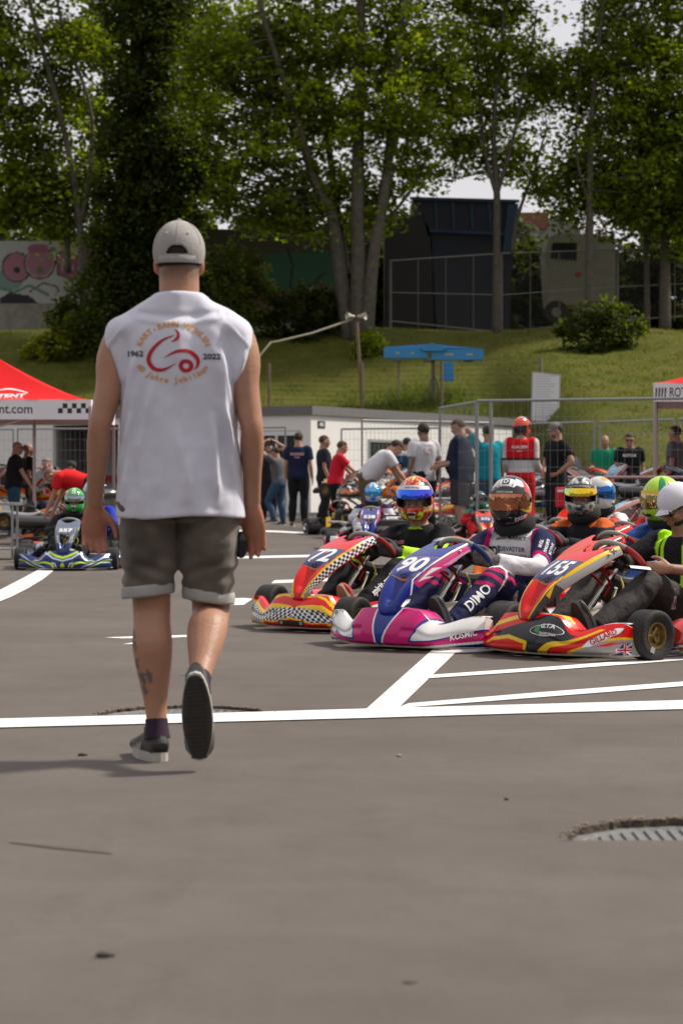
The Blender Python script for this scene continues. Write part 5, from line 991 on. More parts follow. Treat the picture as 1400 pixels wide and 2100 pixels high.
def mesh_once(key, build, m, smooth=40):
    def f():
        me = build(); me = me.mesh(key) if isinstance(me, MB) else me; fix_normals(me); me.materials.append(m); me.polygons.foreach_set('use_smooth', [True] * len(me.polygons)); me.set_sharp_from_angle(angle=math.radians(smooth)); return me
    return shared(key + m.name, f)
def put(name, me, parent, loc=(0, 0, 0), rot=(0, 0, 0)):
    o = bpy.data.objects.new(name, me); C.objects.link(o); o.parent = parent; o.location = loc; o.rotation_euler = rot; return o
def zt(u):
    a = abs(u); c = .232 - .012 * (a / .4) ** 2
    if a < .36: return c
    if a < .56: return c + (.148 - c) * smooth01((a - .36) / .20)
    if a < .96: return .148 + .047 * smooth01((a - .56) / .34)
    return .195 - .03 * smooth01((a - .96) / .2)
def fair_pt(u, v):      # the front fairing: u across, v from the lower edge up and over the deck
    a = abs(u); sg = 1 if u > 0 else -1; k = min(a, 1.0); x = .53 * (k * (1.0)) * sg; y = .43 - .23 * k ** 2.3; xb = 0
    if a > 1: q = (a - 1) / .25; x = sg * (.53 + .018 * math.sin(q * PI / 2)); y = .20 - .13 * q
    h = zt(u)
    if v < .12: q = v / .12; dy = -.035 * (1 - q); z = .030 + .018 * q
    elif v <= 1: q = (v - .12) / .88; z = .048 + (h - .048) * q; dy = -.075 * q ** 1.9 * (1.0 + .5 * math.exp(-(a / .3) ** 2)); dy += .012 * math.sin(q * PI) - .012 * math.exp(-((q - .38) / .10) ** 2) * (a > .25)
    else: q = (v - 1) / .4; z = h + .006 * math.sin(q * PI) - .012 * q; dy = -.075 * (1.0 + .5 * math.exp(-(a / .3) ** 2)) - (.13 if a < .5 else .045) * q
    if a > 1: x += sg * -.01 * max(0, v - .8); dy *= .3
    return (x, y + dy, z)
def fairing(parent, ops, base, hi=True):
    nu, nv = (430, 95) if hi else (90, 20); us = np.linspace(-1.25, 1.25, nu); vs = np.linspace(0, 1.4, nv); V = np.array([fair_pt(u, v) for v in vs for u in us]); F = [(i * nu + j, (i + 1) * nu + j, (i + 1) * nu + j + 1, i * nu + j + 1) for i in range(nv - 1) for j in range(nu - 1)]
    P = np.array([(-u, v) for v in vs for u in us]); o = ob('front_fairing', np_mesh('front_fairing', V, F, paint(P, base, ops, .38)), MAT_LIV, parent, smooth=180); md = o.modifiers.new('s', 'SOLIDIFY'); md.thickness = .004; md.offset = -1
    rim_ = MB(); rim_.tube([fair_pt(u, 0.0) for u in np.linspace(-1.2, 1.2, 41)], .005, n=6); ob('lower_edge', rim_, mat('dull_cream', (.5, .47, .42), .6), o); return o
def nas_c(t):
    b0, b1, b2, b3 = (.375, .185), (.365, .37), (.12, .495), (-.205, .578); q = 1 - t; return Vector((0, q ** 3 * b0[0] + 3 * q * q * t * b1[0] + 3 * q * t * t * b2[0] + t ** 3 * b3[0], q ** 3 * b0[1] + 3 * q * q * t * b1[1] + 3 * q * t * t * b2[1] + t ** 3 * b3[1]))
def nas_pt(s, t):
    a = abs(s); sg = 1 if s > 0 else -1; te = t * (1 - .14 * max(0, 1 - (s / .45) ** 2)) ; c = nas_c(te); d = (nas_c(min(te + .01, 1.0)) - nas_c(te - .01)).normalized(); n = Vector((0, -d.z, d.y)) * -1
    n = Vector((0, d.z, -d.y)); n = n if n.z > 0 else -n; w = .030 + .044 * min(1, t / .12) ** .5 + .066 * smooth01((t - .05) / .75)
    if a < .6: x = w * .86 * a / .6; dr = .006 * (a / .6) ** 2; dr += .046 * math.exp(-(s / .26) ** 2) * smooth01((t - .10) / .15) * (1 - smooth01((t - .50) / .08))
    else: q = (a - .6) / .4; x = w * (.86 + .14 * math.sin(q * PI / 2)); dr = .006 + (.062 * q ** 1.2) * (.30 + .70 * smooth01(t / .45)) * (1 - .25 * smooth01((t - .75) / .25))
    dr += .03 * (1 - min(1, t / .05)) ** 2; p = c - n * dr; return (sg * x, p.y, p.z)
def nassau(parent, ops, base, hi=True, hole=None):
    nu, nv = (150, 200) if hi else (40, 48); us = np.linspace(-1, 1, nu); vs = np.linspace(0, 1, nv); V = np.array([nas_pt(u, v) for v in vs for u in us]); P = np.array([(-u, v) for v in vs for u in us]); F = []
    for i in range(nv - 1):
        for j in range(nu - 1):
            if hole and hole[0] < abs((us[j] + us[j + 1]) / 2) - 0 < hole[1] and hole[2] < vs[i] < hole[3]: continue
            F.append((i * nu + j, (i + 1) * nu + j, (i + 1) * nu + j + 1, i * nu + j + 1))
    o = ob('front_panel', np_mesh('front_panel', V, F, paint(P, base, ops, 4.5)), MAT_LIV, parent, smooth=180); md = o.modifiers.new('s', 'SOLIDIFY'); md.thickness = .005; md.offset = -1; return o
def number_on(pan, num, size, plate=(.01, .02, .10), ink=None, t=.70, sx=.9, bold=.03):
    bv = bvh_of(pan.data); c = Vector(nas_pt(0, t)); d = (nas_c(t + .05) - nas_c(t - .05)).normalized(); n = Vector((0, d.z, -d.y)); n = n if n.z > 0 else -n
    L_ = .10; mrk = mat('plate_%.2f_%.2f' % plate[:2], plate, .3, coat=.5); sh = poly2d([(-.104, -L_), (.104, -L_), (.112, L_), (-.112, L_)], .02); ed = poly2d([(-.108, -L_ - .005), (.108, -L_ - .005), (.116, L_ + .005), (-.116, L_ + .005)], .02)
    decal('number_border', [ed], bv, c, (-1, 0, 0), n, mat('orange_border', (.6, .25, .04), .4), pan, off=.0015); decal('number_plate', [sh], bv, c, (-1, 0, 0), n, mrk, pan, off=.003); decal('race_number', [text2d(num, size, bold, sx=sx)], bv, c, (-1, 0, 0), n, ink or M_PW, pan, off=.0045); return bv, c, n
def wheel(parent, loc, r, w, rimm=None, steer=0):
    e = part_empty('wheel', parent, loc, (0, 0, steer)); put('tyre', mesh_once('tyre%.3f' % w, lambda: tyre_mesh(r, w), M_RUB), e); put('rim', mesh_once('rim%.3f' % w, lambda: rim_mesh(w), rimm or M_GOLD), e); return e
def frame_mb():
    mb = MB(); r = .015
    for s in (-1, 1):
        mb.tube([(s * .27, .27, .06), (s * .26, .0, .06), (s * .20, -.30, .055), (s * .33, -.75, .055), (s * .33, -1.1, .06)], r, n=8, sub=4); mb.tube([(s * .40, 0, .09), (s * .24, .06, .07)], .016, n=8); mb.tube([(s * .12, .12, .06), (s * .10, -.30, .20), (s * .03, -.34, .34)], .011, n=7, sub=3)
        mb.tube([(s * .24, .28, .06), (s * .26, .33, .10), (s * .16, .36, .15), (0, .365, .15)], .009, n=7, sub=3); mb.tube([(s * .35, -.15, .06), (s * .60, -.22, .07), (s * .60, -.78, .07), (s * .35, -.85, .06)], .011, n=7, sub=3)
        mb.tube([(s * .41, -.05, .12), (s * .05, -.10, .11)], .007, n=6)
    mb.tube([(-.27, .27, .06), (0, .29, .06), (.27, .27, .06)], r, n=8, sub=3); mb.tube([(-.33, -.6, .055), (.33, -.6, .055)], r); mb.tube([(-.2, -.3, .055), (.2, -.3, .055)], r); return mb
def wheel_ring(R_, r, a0, a1, n=24):
    mb = MB(); mb.tube([(R_ * math.cos(a), R_ * math.sin(a) * (.93 if math.sin(a) > 0 else .80), 0) for a in np.linspace(a0, a1, n)], r, n=10); return mb
def kart(label, x, y, hdeg, fair, nas, num, scale=1.0, hi=True, side=(.6, .02, .02), rimm=None, group='karts lined up on the grid', grips=(M_GRIP, M_REDG), steer=0.0, lift=0, plate=(.012, .02, .12), nsize=.15, hole=None, radiator=True, parent=None, numsx=.9):
    h = math.radians(hdeg); rz = math.atan2(math.cos(h), -math.sin(h)); t = thing('go_kart', label, 'go-kart', (x, y, lift), rz, group, scale)
    put('frame', mesh_once('frame', frame_mb, M_CHR), t)
    put('floor_tray', mesh_once('tray', lambda: MB().box((0, -.02, .036), (.46, .56, .004)), M_ALUM), t)
    fo = fairing(t, fair[1], fair[0], hi); no = nassau(t, nas[1], nas[0], hi, hole); nb = number_on(no, num, nsize, plate, sx=numsx) if num else None
    for s in (-1, 1): wheel(t, (s * .535, 0, .130), .130, .13, rimm, steer); wheel(t, (s * .60, -1.04, .138), .138, .20, rimm)
    put('rear_axle', mesh_once('axle', lambda: MB().cyl((-.55, -1.04, .138), (.55, -1.04, .138), .02), M_CHR), t)
    def seat():
        mb = MB(); us = np.linspace(-1, 1, 15); vs = np.linspace(0, 1, 15)
        def f(u, v):
            if v < .4: q = v / .4; c = (-.58 - .26 * q, .10 - .02 * q + .0 * u); 
            else: q = (v - .4) / .6; c = (-.84 - .13 * q ** .8, .08 + .34 * q)
            return (u * (.19 - .02 * v) * (1 if v < .8 else 1 - .5 * ((v - .8) / .2) ** 2), c[0] + .09 * abs(u) ** 3, c[1] + .13 * abs(u) ** 3.5 * (1 - .5 * v))
        return mb.grid(f, us, vs)
    put('seat', mesh_once('seat', seat, M_SEAT), t)
    put('fuel_tank', mesh_once('tank', lambda: MB().tube([(0, -.10, .14), (0, -.18, .15), (0, -.42, .14), (0, -.50, .12)], [(.10, .05), (.13, .09), (.12, .09), (.09, .05)], n=12, sub=2, side=(1, 0, 0)), M_TANK), t)
    mp = mat('pod_%.2f_%.2f_%.2f' % side, side, .3, coat=.6)
    for s in (-1, 1):
        def pod(s=s): return MB().tube([(s * .53, -.20, .10), (s * .54, -.24, .12), (s * .56, -.55, .125), (s * .57, -.84, .13), (s * .57, -.88, .12)], [(.06, .05), (.115, .085), (.13, .095), (.13, .10), (.09, .07)], n=14, sub=2, side=(1, 0, 0))
        put('side_pod', mesh_once('pod%d' % s, pod, mp), t)
    # steering
    sc_ = part_empty('steering', t, (0, -.345, .475), (math.radians(48), 0, 0))
    put('wheel_rim', mesh_once('ring_top', lambda: wheel_ring(.165, .0155, math.radians(48), math.radians(132)), grips[0]), sc_); put('wheel_rim', mesh_once('ring_bot', lambda: wheel_ring(.165, .0145, math.radians(232), math.radians(308)), grips[0]), sc_)
    put('hand_grip', mesh_once('ring_l', lambda: wheel_ring(.165, .0165, math.radians(132), math.radians(232)), grips[1]), sc_); put('hand_grip', mesh_once('ring_r', lambda: wheel_ring(.165, .0165, math.radians(-52), math.radians(48)), grips[1]), sc_)
    def spokes():
        mb = MB()
        for a in (90, 205, 335): a = math.radians(a); mb.tube([(0, 0, -.02), (.155 * math.cos(a), .150 * math.sin(a) * (.93 if a < PI else .8), 0)], [(.014, .005), (.01, .004)], n=6)
        mb.cyl((0, 0, -.03), (0, 0, .004), .035, 16); mb.box((0, .015, .018), (.10, .07, .03), bev=.008); return mb
    put('hub', mesh_once('spokes', spokes, M_BLK), sc_)
    put('steering_column', mesh_once('column', lambda: MB().cyl((0, -.335, .46), (0, .03, .12), .010), M_CHR), t)
    put('hose', mesh_once('hoses', lambda: MB().tube([(.03, -.28, .40), (.06, -.20, .28), (.03, -.1, .14), (.12, -.1, .10)], .006, n=6, sub=4), M_YHOSE), t); put('hose', mesh_once('hoses2', lambda: MB().tube([(-.04, -.30, .40), (-.10, -.26, .34), (-.08, -.22, .24), (-.14, -.3, .16)], .006, n=6, sub=4), M_YHOSE), t)
    put('panel_bracket', mesh_once('brk', lambda: MB().tube([(-.07, -.12, .47), (-.03, -.24, .36), (-.02, -.2, .30)], .009, n=6).tube([(.07, -.12, .47), (.03, -.24, .36)], .009, n=6), M_REDA), t)
    for s in (-1, 1): put('pedal', mesh_once('pedal%d' % s, lambda: MB().tube([(s * .14, .12, .06), (s * .14, .17, .13), (s * .15, .16, .19)], .008, n=7, sub=2).tube([(s * .10, .165, .18), (s * .19, .165, .18)], .009, n=7), M_CHR), t)
    # engine, exhaust, radiator
    def engine():
        mb = MB(); mb.box((.30, -.80, .16), (.16, .20, .16), bev=.02); mb.cyl((.30, -.78, .22), (.30, -.74, .36), .065, 16)
        for k in range(6): mb.cyl((.30, -.785 + k * .004, .24 + k * .02), (.30, -.784 + k * .004, .248 + k * .02), .08, 16)
        mb.cyl((.40, -.82, .15), (.46, -.82, .15), .05, 14); return mb
    put('engine', mesh_once('engine', engine, M_DARKM), t)
    put('exhaust', mesh_once('exhaust', lambda: MB().tube([(.30, -.68, .30), (.36, -.60, .26), (.42, -.75, .22), (.44, -1.0, .24), (.42, -1.25, .28)], [.02, .03, .045, .05, .02], n=12, sub=3), M_ALUM), t)
    put('air_box', mesh_once('airbox', lambda: MB().box((.22, -.98, .33), (.16, .12, .14), bev=.03), M_BLK), t)
    if radiator:
        ra = put('radiator', mesh_once('radiator', lambda: MB().box((-.36, -.62, .19), (.19, .04, .02)).box((-.36, -.58, .35), (.19, .04, .02)).box((-.455, -.60, .27), (.012, .04, .17)).box((-.265, -.60, .27), (.012, .04, .17)).box((-.36, -.605, .27), (.18, .02, .15)), M_BLK), t)
        def fins():
            mb = MB()
            for k in range(22): mb.box((-.445 + k * .0081, -.585, .27), (.0025, .022, .15))
            return mb
        put('cooling_fins', mesh_once('fins', fins, M_ALUM), ra); put('overflow_bottle', mesh_once('bottle', lambda: MB().lathe([(0, 0), (.018, 0), (.018, .03), (.021, .035), (.021, .07), (.018, .075), (.018, .11), (0, .12)], (-.235, -.50, .23), n=14), M_ALUM), t)
    put('rear_bumper', mesh_once('rbump', lambda: MB().tube([(-.62, -1.22, .12), (-.55, -1.30, .13), (.55, -1.30, .13), (.62, -1.22, .12)], [(.05, .07)] * 4, n=10, sub=2), M_BLK), t)
    return t, fo, no
# ---------------------------------------------------------------- liveries, in fairing coordinates: across (viewer's right positive), upwards
RED = (.64, .003, .003); YEL = (.78, .50, .004); BLK = (.012, .013, .016); NVY = (.012, .02, .09); WHT = (.72, .71, .70); MAG = (.52, .002, .14); BLU = (.006, .022, .22); GRY = (.32, .31, .30); ORG = (.72, .16, .01); LIM = (.42, .62, .02)
def mir(ops):
    o = []
    for q in ops:
        o.append(q); i = {'p': 2, 'b': 2, 'c': 3}[q[0]]; l = list(q); l[i] = [(-x, y) for x, y in q[i]]
        if q[0] == 'c': l[6] = -q[6]
        o.append(tuple(l))
    return o
LIV_B = (WHT, mir([('p', MAG, [(0, 0), (.50, 0), (1.25, .32), (1.25, .74), (.44, .19), (.36, .20), (.46, .98), (.48, 1.4), (0, 1.4)]), ('b', BLU, [(1.25, .75), (.42, .18), (.36, .19), (.47, .98), (.49, 1.4)], .022),
    ('p', BLU, [(.60, 0), (1.25, 0), (1.25, .26)]), ('b', WHT, [(.50, 0), (1.25, .31)], .026), ('p', BLU, [(0, 1.4), (.155, 1.4), (.150, .95), (.03, 0), (0, 0)]), ('b', WHT, [(.16, 1.4), (.155, .95), (.055, .25), (.035, 0)], .020)]))
NAS_B = (BLU, mir([('p', (.50, .03, .16), [(.66, .98), (1.0, 1), (1.0, .42), (.70, .40)]), ('p', (.55, .25, .42), [(.9, .98), (1.0, 1), (1.0, .80), (.86, .70)]), ('b', WHT, [(.64, 1.0), (.60, .42), (1.0, .30)], .07), ('p', WHT, [(.74, .62), (.9, .70), (.82, .52), (1.0, .60), (.8, .44)]), ]))
LIV_A = (RED, mir([('p', YEL, [(.04, .66), (.25, .72), (.46, .74), (.70, .82), (1.25, .98), (1.25, .76), (.95, .30), (.74, -.1), (.50, -.1), (.48, .20), (.30, .16), (.0, .28)]), ('p', RED, [(.30, 0), (.50, 0), (.46, .13), (.30, .10)]), ('c', BLK, WHT, [(0, .62), (.25, .60), (.46, .56), (.70, .70), (1.25, .86), (1.25, .80), (.88, .32), (.70, 0), (.56, 0), (.55, .26), (.30, .20), (0, .34)], .036, .085, .25), ('b', YEL, [(.05, .9), (.25, .98), (.45, .88)], .025), ('b', YEL, [(.10, 1.25), (.35, 1.15), (.52, .80)], .03), ('c', BLK, WHT, [(.90, .5), (1.05, .95), (1.12, .95), (1.02, .4)], .035, .08, .2)]) + [('p', BLK, [(-.19, .10), (.19, .10), (.19, .24), (-.19, .24)]), ('p', (.3, .3, .3), [(-.17, .12), (-.13, .12), (-.13, .22), (-.17, .22)]), ('p', (.3, .3, .3), [(.13, .12), (.17, .12), (.17, .22), (.13, .22)])])
NAS_A = (RED, mir([('p', YEL, [(.56, 1), (.66, 1), (.62, .55), (.60, .3), (.3, .06), (1, 0), (1, .2), (.8, .3), (.78, 1)]), ('c', BLK, WHT, [(.70, 1.01), (.99, 1.01), (1.01, .0), (.62, -.01), (.52, .08), (.70, .34), (.70, .6)], .10, .026, 0), ('b', RED, [(.985, 0), (.985, 1)], .03)]))
LIV_C = (RED, [('p', BLK, [(-.40, .50), (-.20, .62), (.05, .82), (.25, 1.02), (.42, 1.0), (.62, .80), (.52, .45), (.36, 0), (.10, 0), (.13, .30), (-.12, .42), (-.32, .40)]), ('b', YEL, [(-.62, .60), (-.30, .78), (.0, .98), (.20, 1.18), (.40, 1.15)], .045), ('b', YEL, [(-.50, .30), (-.12, .42), (.13, .30), (.09, 0)], .035), ('p', YEL, [(.33, 0), (.42, .22), (.62, .52), (.85, .82), (.80, .86), (.55, .60), (.36, .30), (.22, 0)]), ('b', YEL, [(.15, 1.3), (.45, 1.2)], .03),
    ('p', RED, [(.36, 0), (.44, .24), (.62, .48), (.86, .84), (1.2, .96), (1.2, 0)]), ('p', GRY, [(.56, 0), (.66, .20), (.86, .46), (1.2, .62), (1.2, 0)]), ('b', YEL, [(.55, 0), (.64, .20), (.84, .48), (1.2, .66)], .03), ('p', RED, [(.80, .30), (.98, .50), (.93, .40), (1.08, .50), (.9, .30)]), ('p', (.42, .03, .04), [(-1.25, .75), (-.75, .55), (-.62, .9), (-1.25, 1.3)]), ('p', GRY, [(-1.25, .5), (-.8, .3), (-.72, .5), (-1.25, .8)]), ('b', YEL, [(-1.25, .42), (-.75, .25), (-.65, .6), (-.8, .95)], .04), ('b', WHT, [(1.235, 0), (1.235, 1.4)], .035), ('b', WHT, [(.82, 1.05), (1.24, 1.12)], .05)])
NAS_C = (RED, mir([('p', GRY, [(.70, 1), (1, 1), (1, .35), (.66, .40), (.7, .6)]), ('p', (.05, .05, .05), [(.60, .42), (1, .46), (1, .0), (.5, 0), (.4, .10), (.66, .25)]), ('p', YEL, [(.56, 1), (.74, 1), (.74, .58), (.64, .44), (.64, .22), (.42, .04), (.32, .04), (.56, .22), (.52, .45), (.60, .60)]), ('p', YEL, [(.64, .42), (.9, .30), (.7, .30)])]))
LIV_D = ((.012, .03, .13), mir([('b', LIM, [(0, .62), (.12, .7), (.28, .92), (.36, 1.4)], .045), ('b', (.5, .55, .62), [(0, .45), (.20, .60), (.38, .92), (.44, 1.3)], .03), ('p', LIM, [(.16, 0), (.22, 0), (.24, .22), (.70, .58), (.66, .66), (.20, .30)]), ('b', WHT, [(.12, 0), (.16, .3), (.22, .35)], .02), ('b', (.5, .55, .62), [(.38, .0), (.62, .42), (1.0, .95)], .035), ('b', LIM, [(.55, .05), (.85, .50), (1.1, .62)], .03), ('b', (.5, .55, .62), [(.30, .92), (.5, .72), (.62, .75)], .03)]) + [('p', LIM, [(-.05, .06), (.05, .06), (.04, .25), (0, .38), (-.04, .25)])])
NAS_D = ((.07, .10, .17), mir([('p', (.012, .03, .14), [(0, .0), (.9, 0), (.8, .26), (0, .30)]), ('b', LIM, [(.95, .42), (.70, .30), (.66, .5)], .05), ('b', (.45, .5, .55), [(.50, .28), (.52, .62)], .05), ('p', LIM, [(.78, .74), (1, .74), (.9, .9)]), ('p', (.012, .03, .14), [(0, .62), (.4, .62), (.35, .68), (0, .68)])]))
LIV_E = (WHT, mir([('p', MAG, [(.2, 1.4), (.5, 1.4), (.9, .2), (.3, .0), (.1, .5)]), ('b', BLU, [(0, .2), (.6, .4), (1.2, .3)], .05)])); NAS_E = (BLU, mir([('p', (.5, .05, .12), [(.6, .95), (1, .95), (1, .45), (.7, .5)]), ('b', WHT, [(.55, .9), (.6, .4), (.9, .3)], .06)]))
LIV_F = (RED, mir([('p', YEL, [(.1, .2), (.9, .5), (1.2, .9), (.8, .9), (.1, .6)]), ('b', WHT, [(.2, 1.2), (.7, .7)], .05)])); NAS_F = ((.65, .02, .01), mir([('p', YEL, [(.3, 0), (.55, .0), (.72, .7), (.6, .9), (.5, .4)]), ('c', BLK, WHT, [(.65, .75), (1, .9), (1, .2), (.6, .0)], .12, .05, 0)]))
LIV_G = (ORG, mir([('p', WHT, [(.2, 0), (.9, .4), (1.2, .4), (1.2, 0)]), ('b', BLK, [(.1, .7), (.8, .7)], .06)])); NAS_G = (ORG, mir([('p', (.25, .45, .62), [(0, .35), (.5, .4), (.6, 1), (0, 1)]), ('p', GRY, [(.75, .1), (1, .1), (1, 1), (.8, 1)])]))
LIV_H = (BLK, mir([('p', ORG, [(.1, .3), (1.1, .6), (1.1, .9), (.2, .7)]), ('b', WHT, [(.1, 1.1), (.6, .9)], .05)])); NAS_H = ((.02, .02, .03), mir([('p', ORG, [(.5, 0), (.7, 0), (.8, 1), (.6, 1)]), ('p', WHT, [(.8, .3), (1, .3), (1, 1), (.85, 1)])]))
LIV_I = (RED, mir([('p', BLK, [(.2, 0), (.8, .4), (1.2, .4), (1.2, 0)]), ('b', YEL, [(.1, .7), (.8, .7)], .06)])); NAS_I = ((.65, .03, .01), mir([('p', BLK, [(.55, 0), (.75, 0), (.8, 1), (.7, 1)]), ('b', WHT, [(.85, .2), (.9, .9)], .06)]))
LIV_L = ((.08, .03, .20), mir([('p', WHT, [(.2, 0), (.8, .4), (1.2, .4), (1.2, 0)]), ('b', ORG, [(.1, .7), (.8, .7)], .06)])); NAS_L = ((.05, .03, .22), mir([('p', WHT, [(.0, .5), (.45, .5), (.5, 1), (0, 1)]), ('b', ORG, [(.48, .45), (.52, 1)], .06), ('p', MAG, [(.7, .2), (1, .2), (1, .6), (.75, .9)]), ('b', WHT, [(.66, .3), (.7, 1)], .05)]))
LIV_M = ((.02, .05, .20), mir([('b', LIM, [(.1, .5), (.8, .9)], .05)])); NAS_M = ((.02, .06, .22), mir([('b', LIM, [(.6, .2), (.7, 1)], .07), ('b', WHT, [(.8, .4), (.85, 1)], .04)]))
# ---------------------------------------------------------------- the three karts in front
kA, fA, nA = kart('red and yellow kart number 72 with a checkered band on its nose', -.03, 13.89, 50, LIV_A, NAS_A, '72', side=(.6, .02, .02), nsize=.21, numsx=.8, steer=.12)
kB, fB, nB = kart('blue, magenta and white kart number 90 in the middle of the front row', .475, 12.42, 50, LIV_B, NAS_B, '90', side=(.65, .64, .63), grips=(M_GRIP, M_BLUG), nsize=.21, plate=(.008, .03, .24), numsx=.85, steer=.1)
kC, fC, nC = kart('red and black kart number 155 with a Union Jack on its nose, nearest the camera', 1.238, 11.9, 39, LIV_C, NAS_C, '155', side=(.5, .02, .02), nsize=.20, numsx=.56, steer=.0)
def fword(fo, s, size, u, v, m, sx=1.0, shear=0.0, bold=.01, rot=0.0, shapes=None, off=.003):
    p = Vector(fair_pt(-u, v)); q = Vector(fair_pt(-u - .03, v)); w = Vector(fair_pt(-u, v + .08)); X = (q - p).normalized(); U = (w - p); N = X.cross(U).normalized(); N = N if N.y > 0 else -N
    return decal('lettering', shapes or [text2d(s, size, bold, shear, sx)], bvh_of(fo.data), p, X, N, m, fo, off=off, rot=rot, reach=.15)
M_PMAG = mat('print_magenta', (.5, .01, .15), .5); M_PRED = mat('print_red2', (.5, .01, .01), .5); M_PNAVY = mat('print_navy2', (.012, .02, .10), .5); M_PGRN = mat('print_green', (.02, .25, .06), .5)
fword(fB, 'KOSMIC', .048, .84, .42, M_PW, .85, .25, .02, .16); fword(fB, 'RACING KART', .018, .90, .34, M_PMAG, 1, 0, .01, .14); fword(fB, 'KOSMIC', .048, -.84, .42, M_PW, .85, .25, .02, -.16); fword(fB, 'KART24.ch', .02, .86, 1.02, M_BLACK, 1, .2, .01); fword(fB, 'KART24.ch', .02, -.86, 1.02, M_BLACK, 1, .2, .01)
def boxed(s, size, sx, w, h, fo, u, v, rot, mbox, mtxt, arrow=True):
    sh = [(-w, -h), (w, -h)] + ([(w + h * 2.4, 0)] if arrow else []) + [(w, h), (-w, h)] + ([(-w - h * 2.4, 0)] if arrow else []); fword(fo, '', 1, u, v, mbox, rot=rot, shapes=[poly2d(sh, .012)], off=.002); fword(fo, s, size, u, v, mtxt, sx, 0, .03, rot, off=.0035)
boxed('GILLARD', .042, .88, .082, .017, fC, .86, .60, .40, M_PW, M_PRED); boxed('GILLARD', .034, .85, .062, .014, fA, .30, 1.04, .12, M_PW, M_PRED); boxed('GILLARD', .034, .85, .062, .014, fA, -.22, 1.04, -.08, M_PW, M_PRED); boxed('GILLARD', .042, .88, .082, .017, fC, -.86, .60, -.3, M_PW, M_PRED)
el = lambda rx, ry, n=24: [(rx * math.cos(2 * PI * k / n), ry * math.sin(2 * PI * k / n)) for k in range(n)]
fword(fC, '', 1, .33, .66, M_PW, shapes=[poly2d(el(.098, .033), .012)], off=.0018, rot=.1); fword(fC, '', 1, .33, .66, M_BLACK, shapes=[poly2d(el(.094, .029), .012)], off=.0028, rot=.1); fword(fC, '', 1, .25, .64, M_PGRN, shapes=[poly2d([(-.028, .0), (-.008, .02), (.004, .02), (.012, -.018), (-.012, -.018)], .012)], off=.0036, rot=.1); fword(fC, 'G.T.A', .034, .34, .74, M_PW, 1.0, 0, .04, .1, off=.004); fword(fC, 'GIARDINA', .021, .36, .55, M_PW, 1.0, 0, .03, .1, off=.004)
uj = []; W_, H_ = .052, .030
fword(fC, '', 1, 1.02, .22, M_PNAVY, shapes=[poly2d([(-W_, -H_), (W_, -H_), (W_, H_ * 1.15), (-W_ * .1, H_ * .9)], .012)], off=.0020, rot=.02)
bar = lambda x0, y0, x1, y1, w: stroke2d([(x0, y0), ((x0 + x1) / 2, (y0 + y1) / 2), (x1, y1)], [w] * 3)
fword(fC, '', 1, 1.02, .22, M_PW, shapes=[bar(-W_, -H_, W_, H_, .010), bar(W_, -H_, -.0 * W_, .0, .010), bar(.2 * W_, -H_, .2 * W_, H_, .016), bar(-W_ * .7, -.1 * H_, W_, -.1 * H_, .016)], off=.0028, rot=.02); fword(fC, '', 1, 1.02, .22, M_PRED, shapes=[bar(-W_ * .9, -H_ * .9, W_ * .9, H_ * .9, .004), bar(.2 * W_, -H_, .2 * W_, H_, .009), bar(-W_ * .6, -.1 * H_, W_, -.1 * H_, .009)], off=.0036, rot=.02)
def nword(no, s, size, ss, t, m, sx=1.0, bold=.01, rot=0.0, shear=0.0):
    p = Vector(nas_pt(-ss, t)); q = Vector(nas_pt(-ss - .08, t)); w = Vector(nas_pt(-ss, min(1, t + .05))); X = (q - p).normalized(); U = (w - p); N = X.cross(U).normalized(); N = N if N.z > 0 else -N
    decal('lettering', [text2d(s, size, bold, shear, sx)], bvh_of(no.data), p, X, N, m, no, off=.003, rot=rot, reach=.12)
nword(nA, 'www.fg-racing.ch', .030, .63, .72, M_PRED, .8, .0, 1.2); nword(nC, 'S4X', .042, .60, .93, M_BLACK, .9, .03, .6, .3)
for no in (nA, nB, nC):
    for s in (-1, 1): p = Vector(nas_pt(s * .80, .90)); ob('bolt', MB().ell(p + Vector((s * .004, 0, .006)), (.008, .008, .006), None, 10, 6), M_PW, no)
put('sticker', mesh_once('wsticker', lambda: MB().box((-.604, .05, .06), (.002, .03, .03), Matrix.Rotation(.4, 3, 'X')), mat('grey_sticker', (.35, .34, .32), .6)), kC)
# stickers on the front wheel side wall are modelled; the rest of the field
kart('small blue and lime kart number 557 facing the camera at the left', -2.81, 22.98, 90, LIV_D, NAS_D, '557', .88, True, (.02, .04, .15), group='karts lined up on the grid', plate=(.07, .10, .17), nsize=.11, numsx=.95, hole=(-1, .34, .30, .56), steer=0)
kart('kart with a white number plate on its wheel side, half hidden behind the walking man', -3.02, 24.95, 76, LIV_M, NAS_M, '15', .95, False, (.02, .04, .15), group='karts lined up on the grid')
kart('blue, pink and white kart number 528 facing the camera behind the red checkered kart', .37, 29.25, 86, LIV_E, NAS_E, '528', .95, False, (.65, .1, .25), nsize=.12)
kart('small red and yellow kart facing the camera between two front row drivers', 1.93, 30.3, 92, LIV_F, NAS_F, '332', .85, False, (.6, .02, .02), nsize=.11)
kart('orange and pale blue kart behind the driver of kart 90', 1.21, 16.03, 45, LIV_G, NAS_G, '', 1, False, (.65, .12, .01)); kart('black and orange kart behind the gold visor driver', 1.67, 18.93, 45, LIV_H, NAS_H, '8', 1, False, (.02, .02, .02))
kart('red and black kart of the green helmet driver behind kart 155', 1.53, 14.03, 45, LIV_I, NAS_I, '', 1, False, (.62, .06, .01)); kart('white and yellow kart in the back row at the right', 2.02, 17.43, 45, LIV_F, NAS_F, '21', 1, False, (.6, .6, .6))
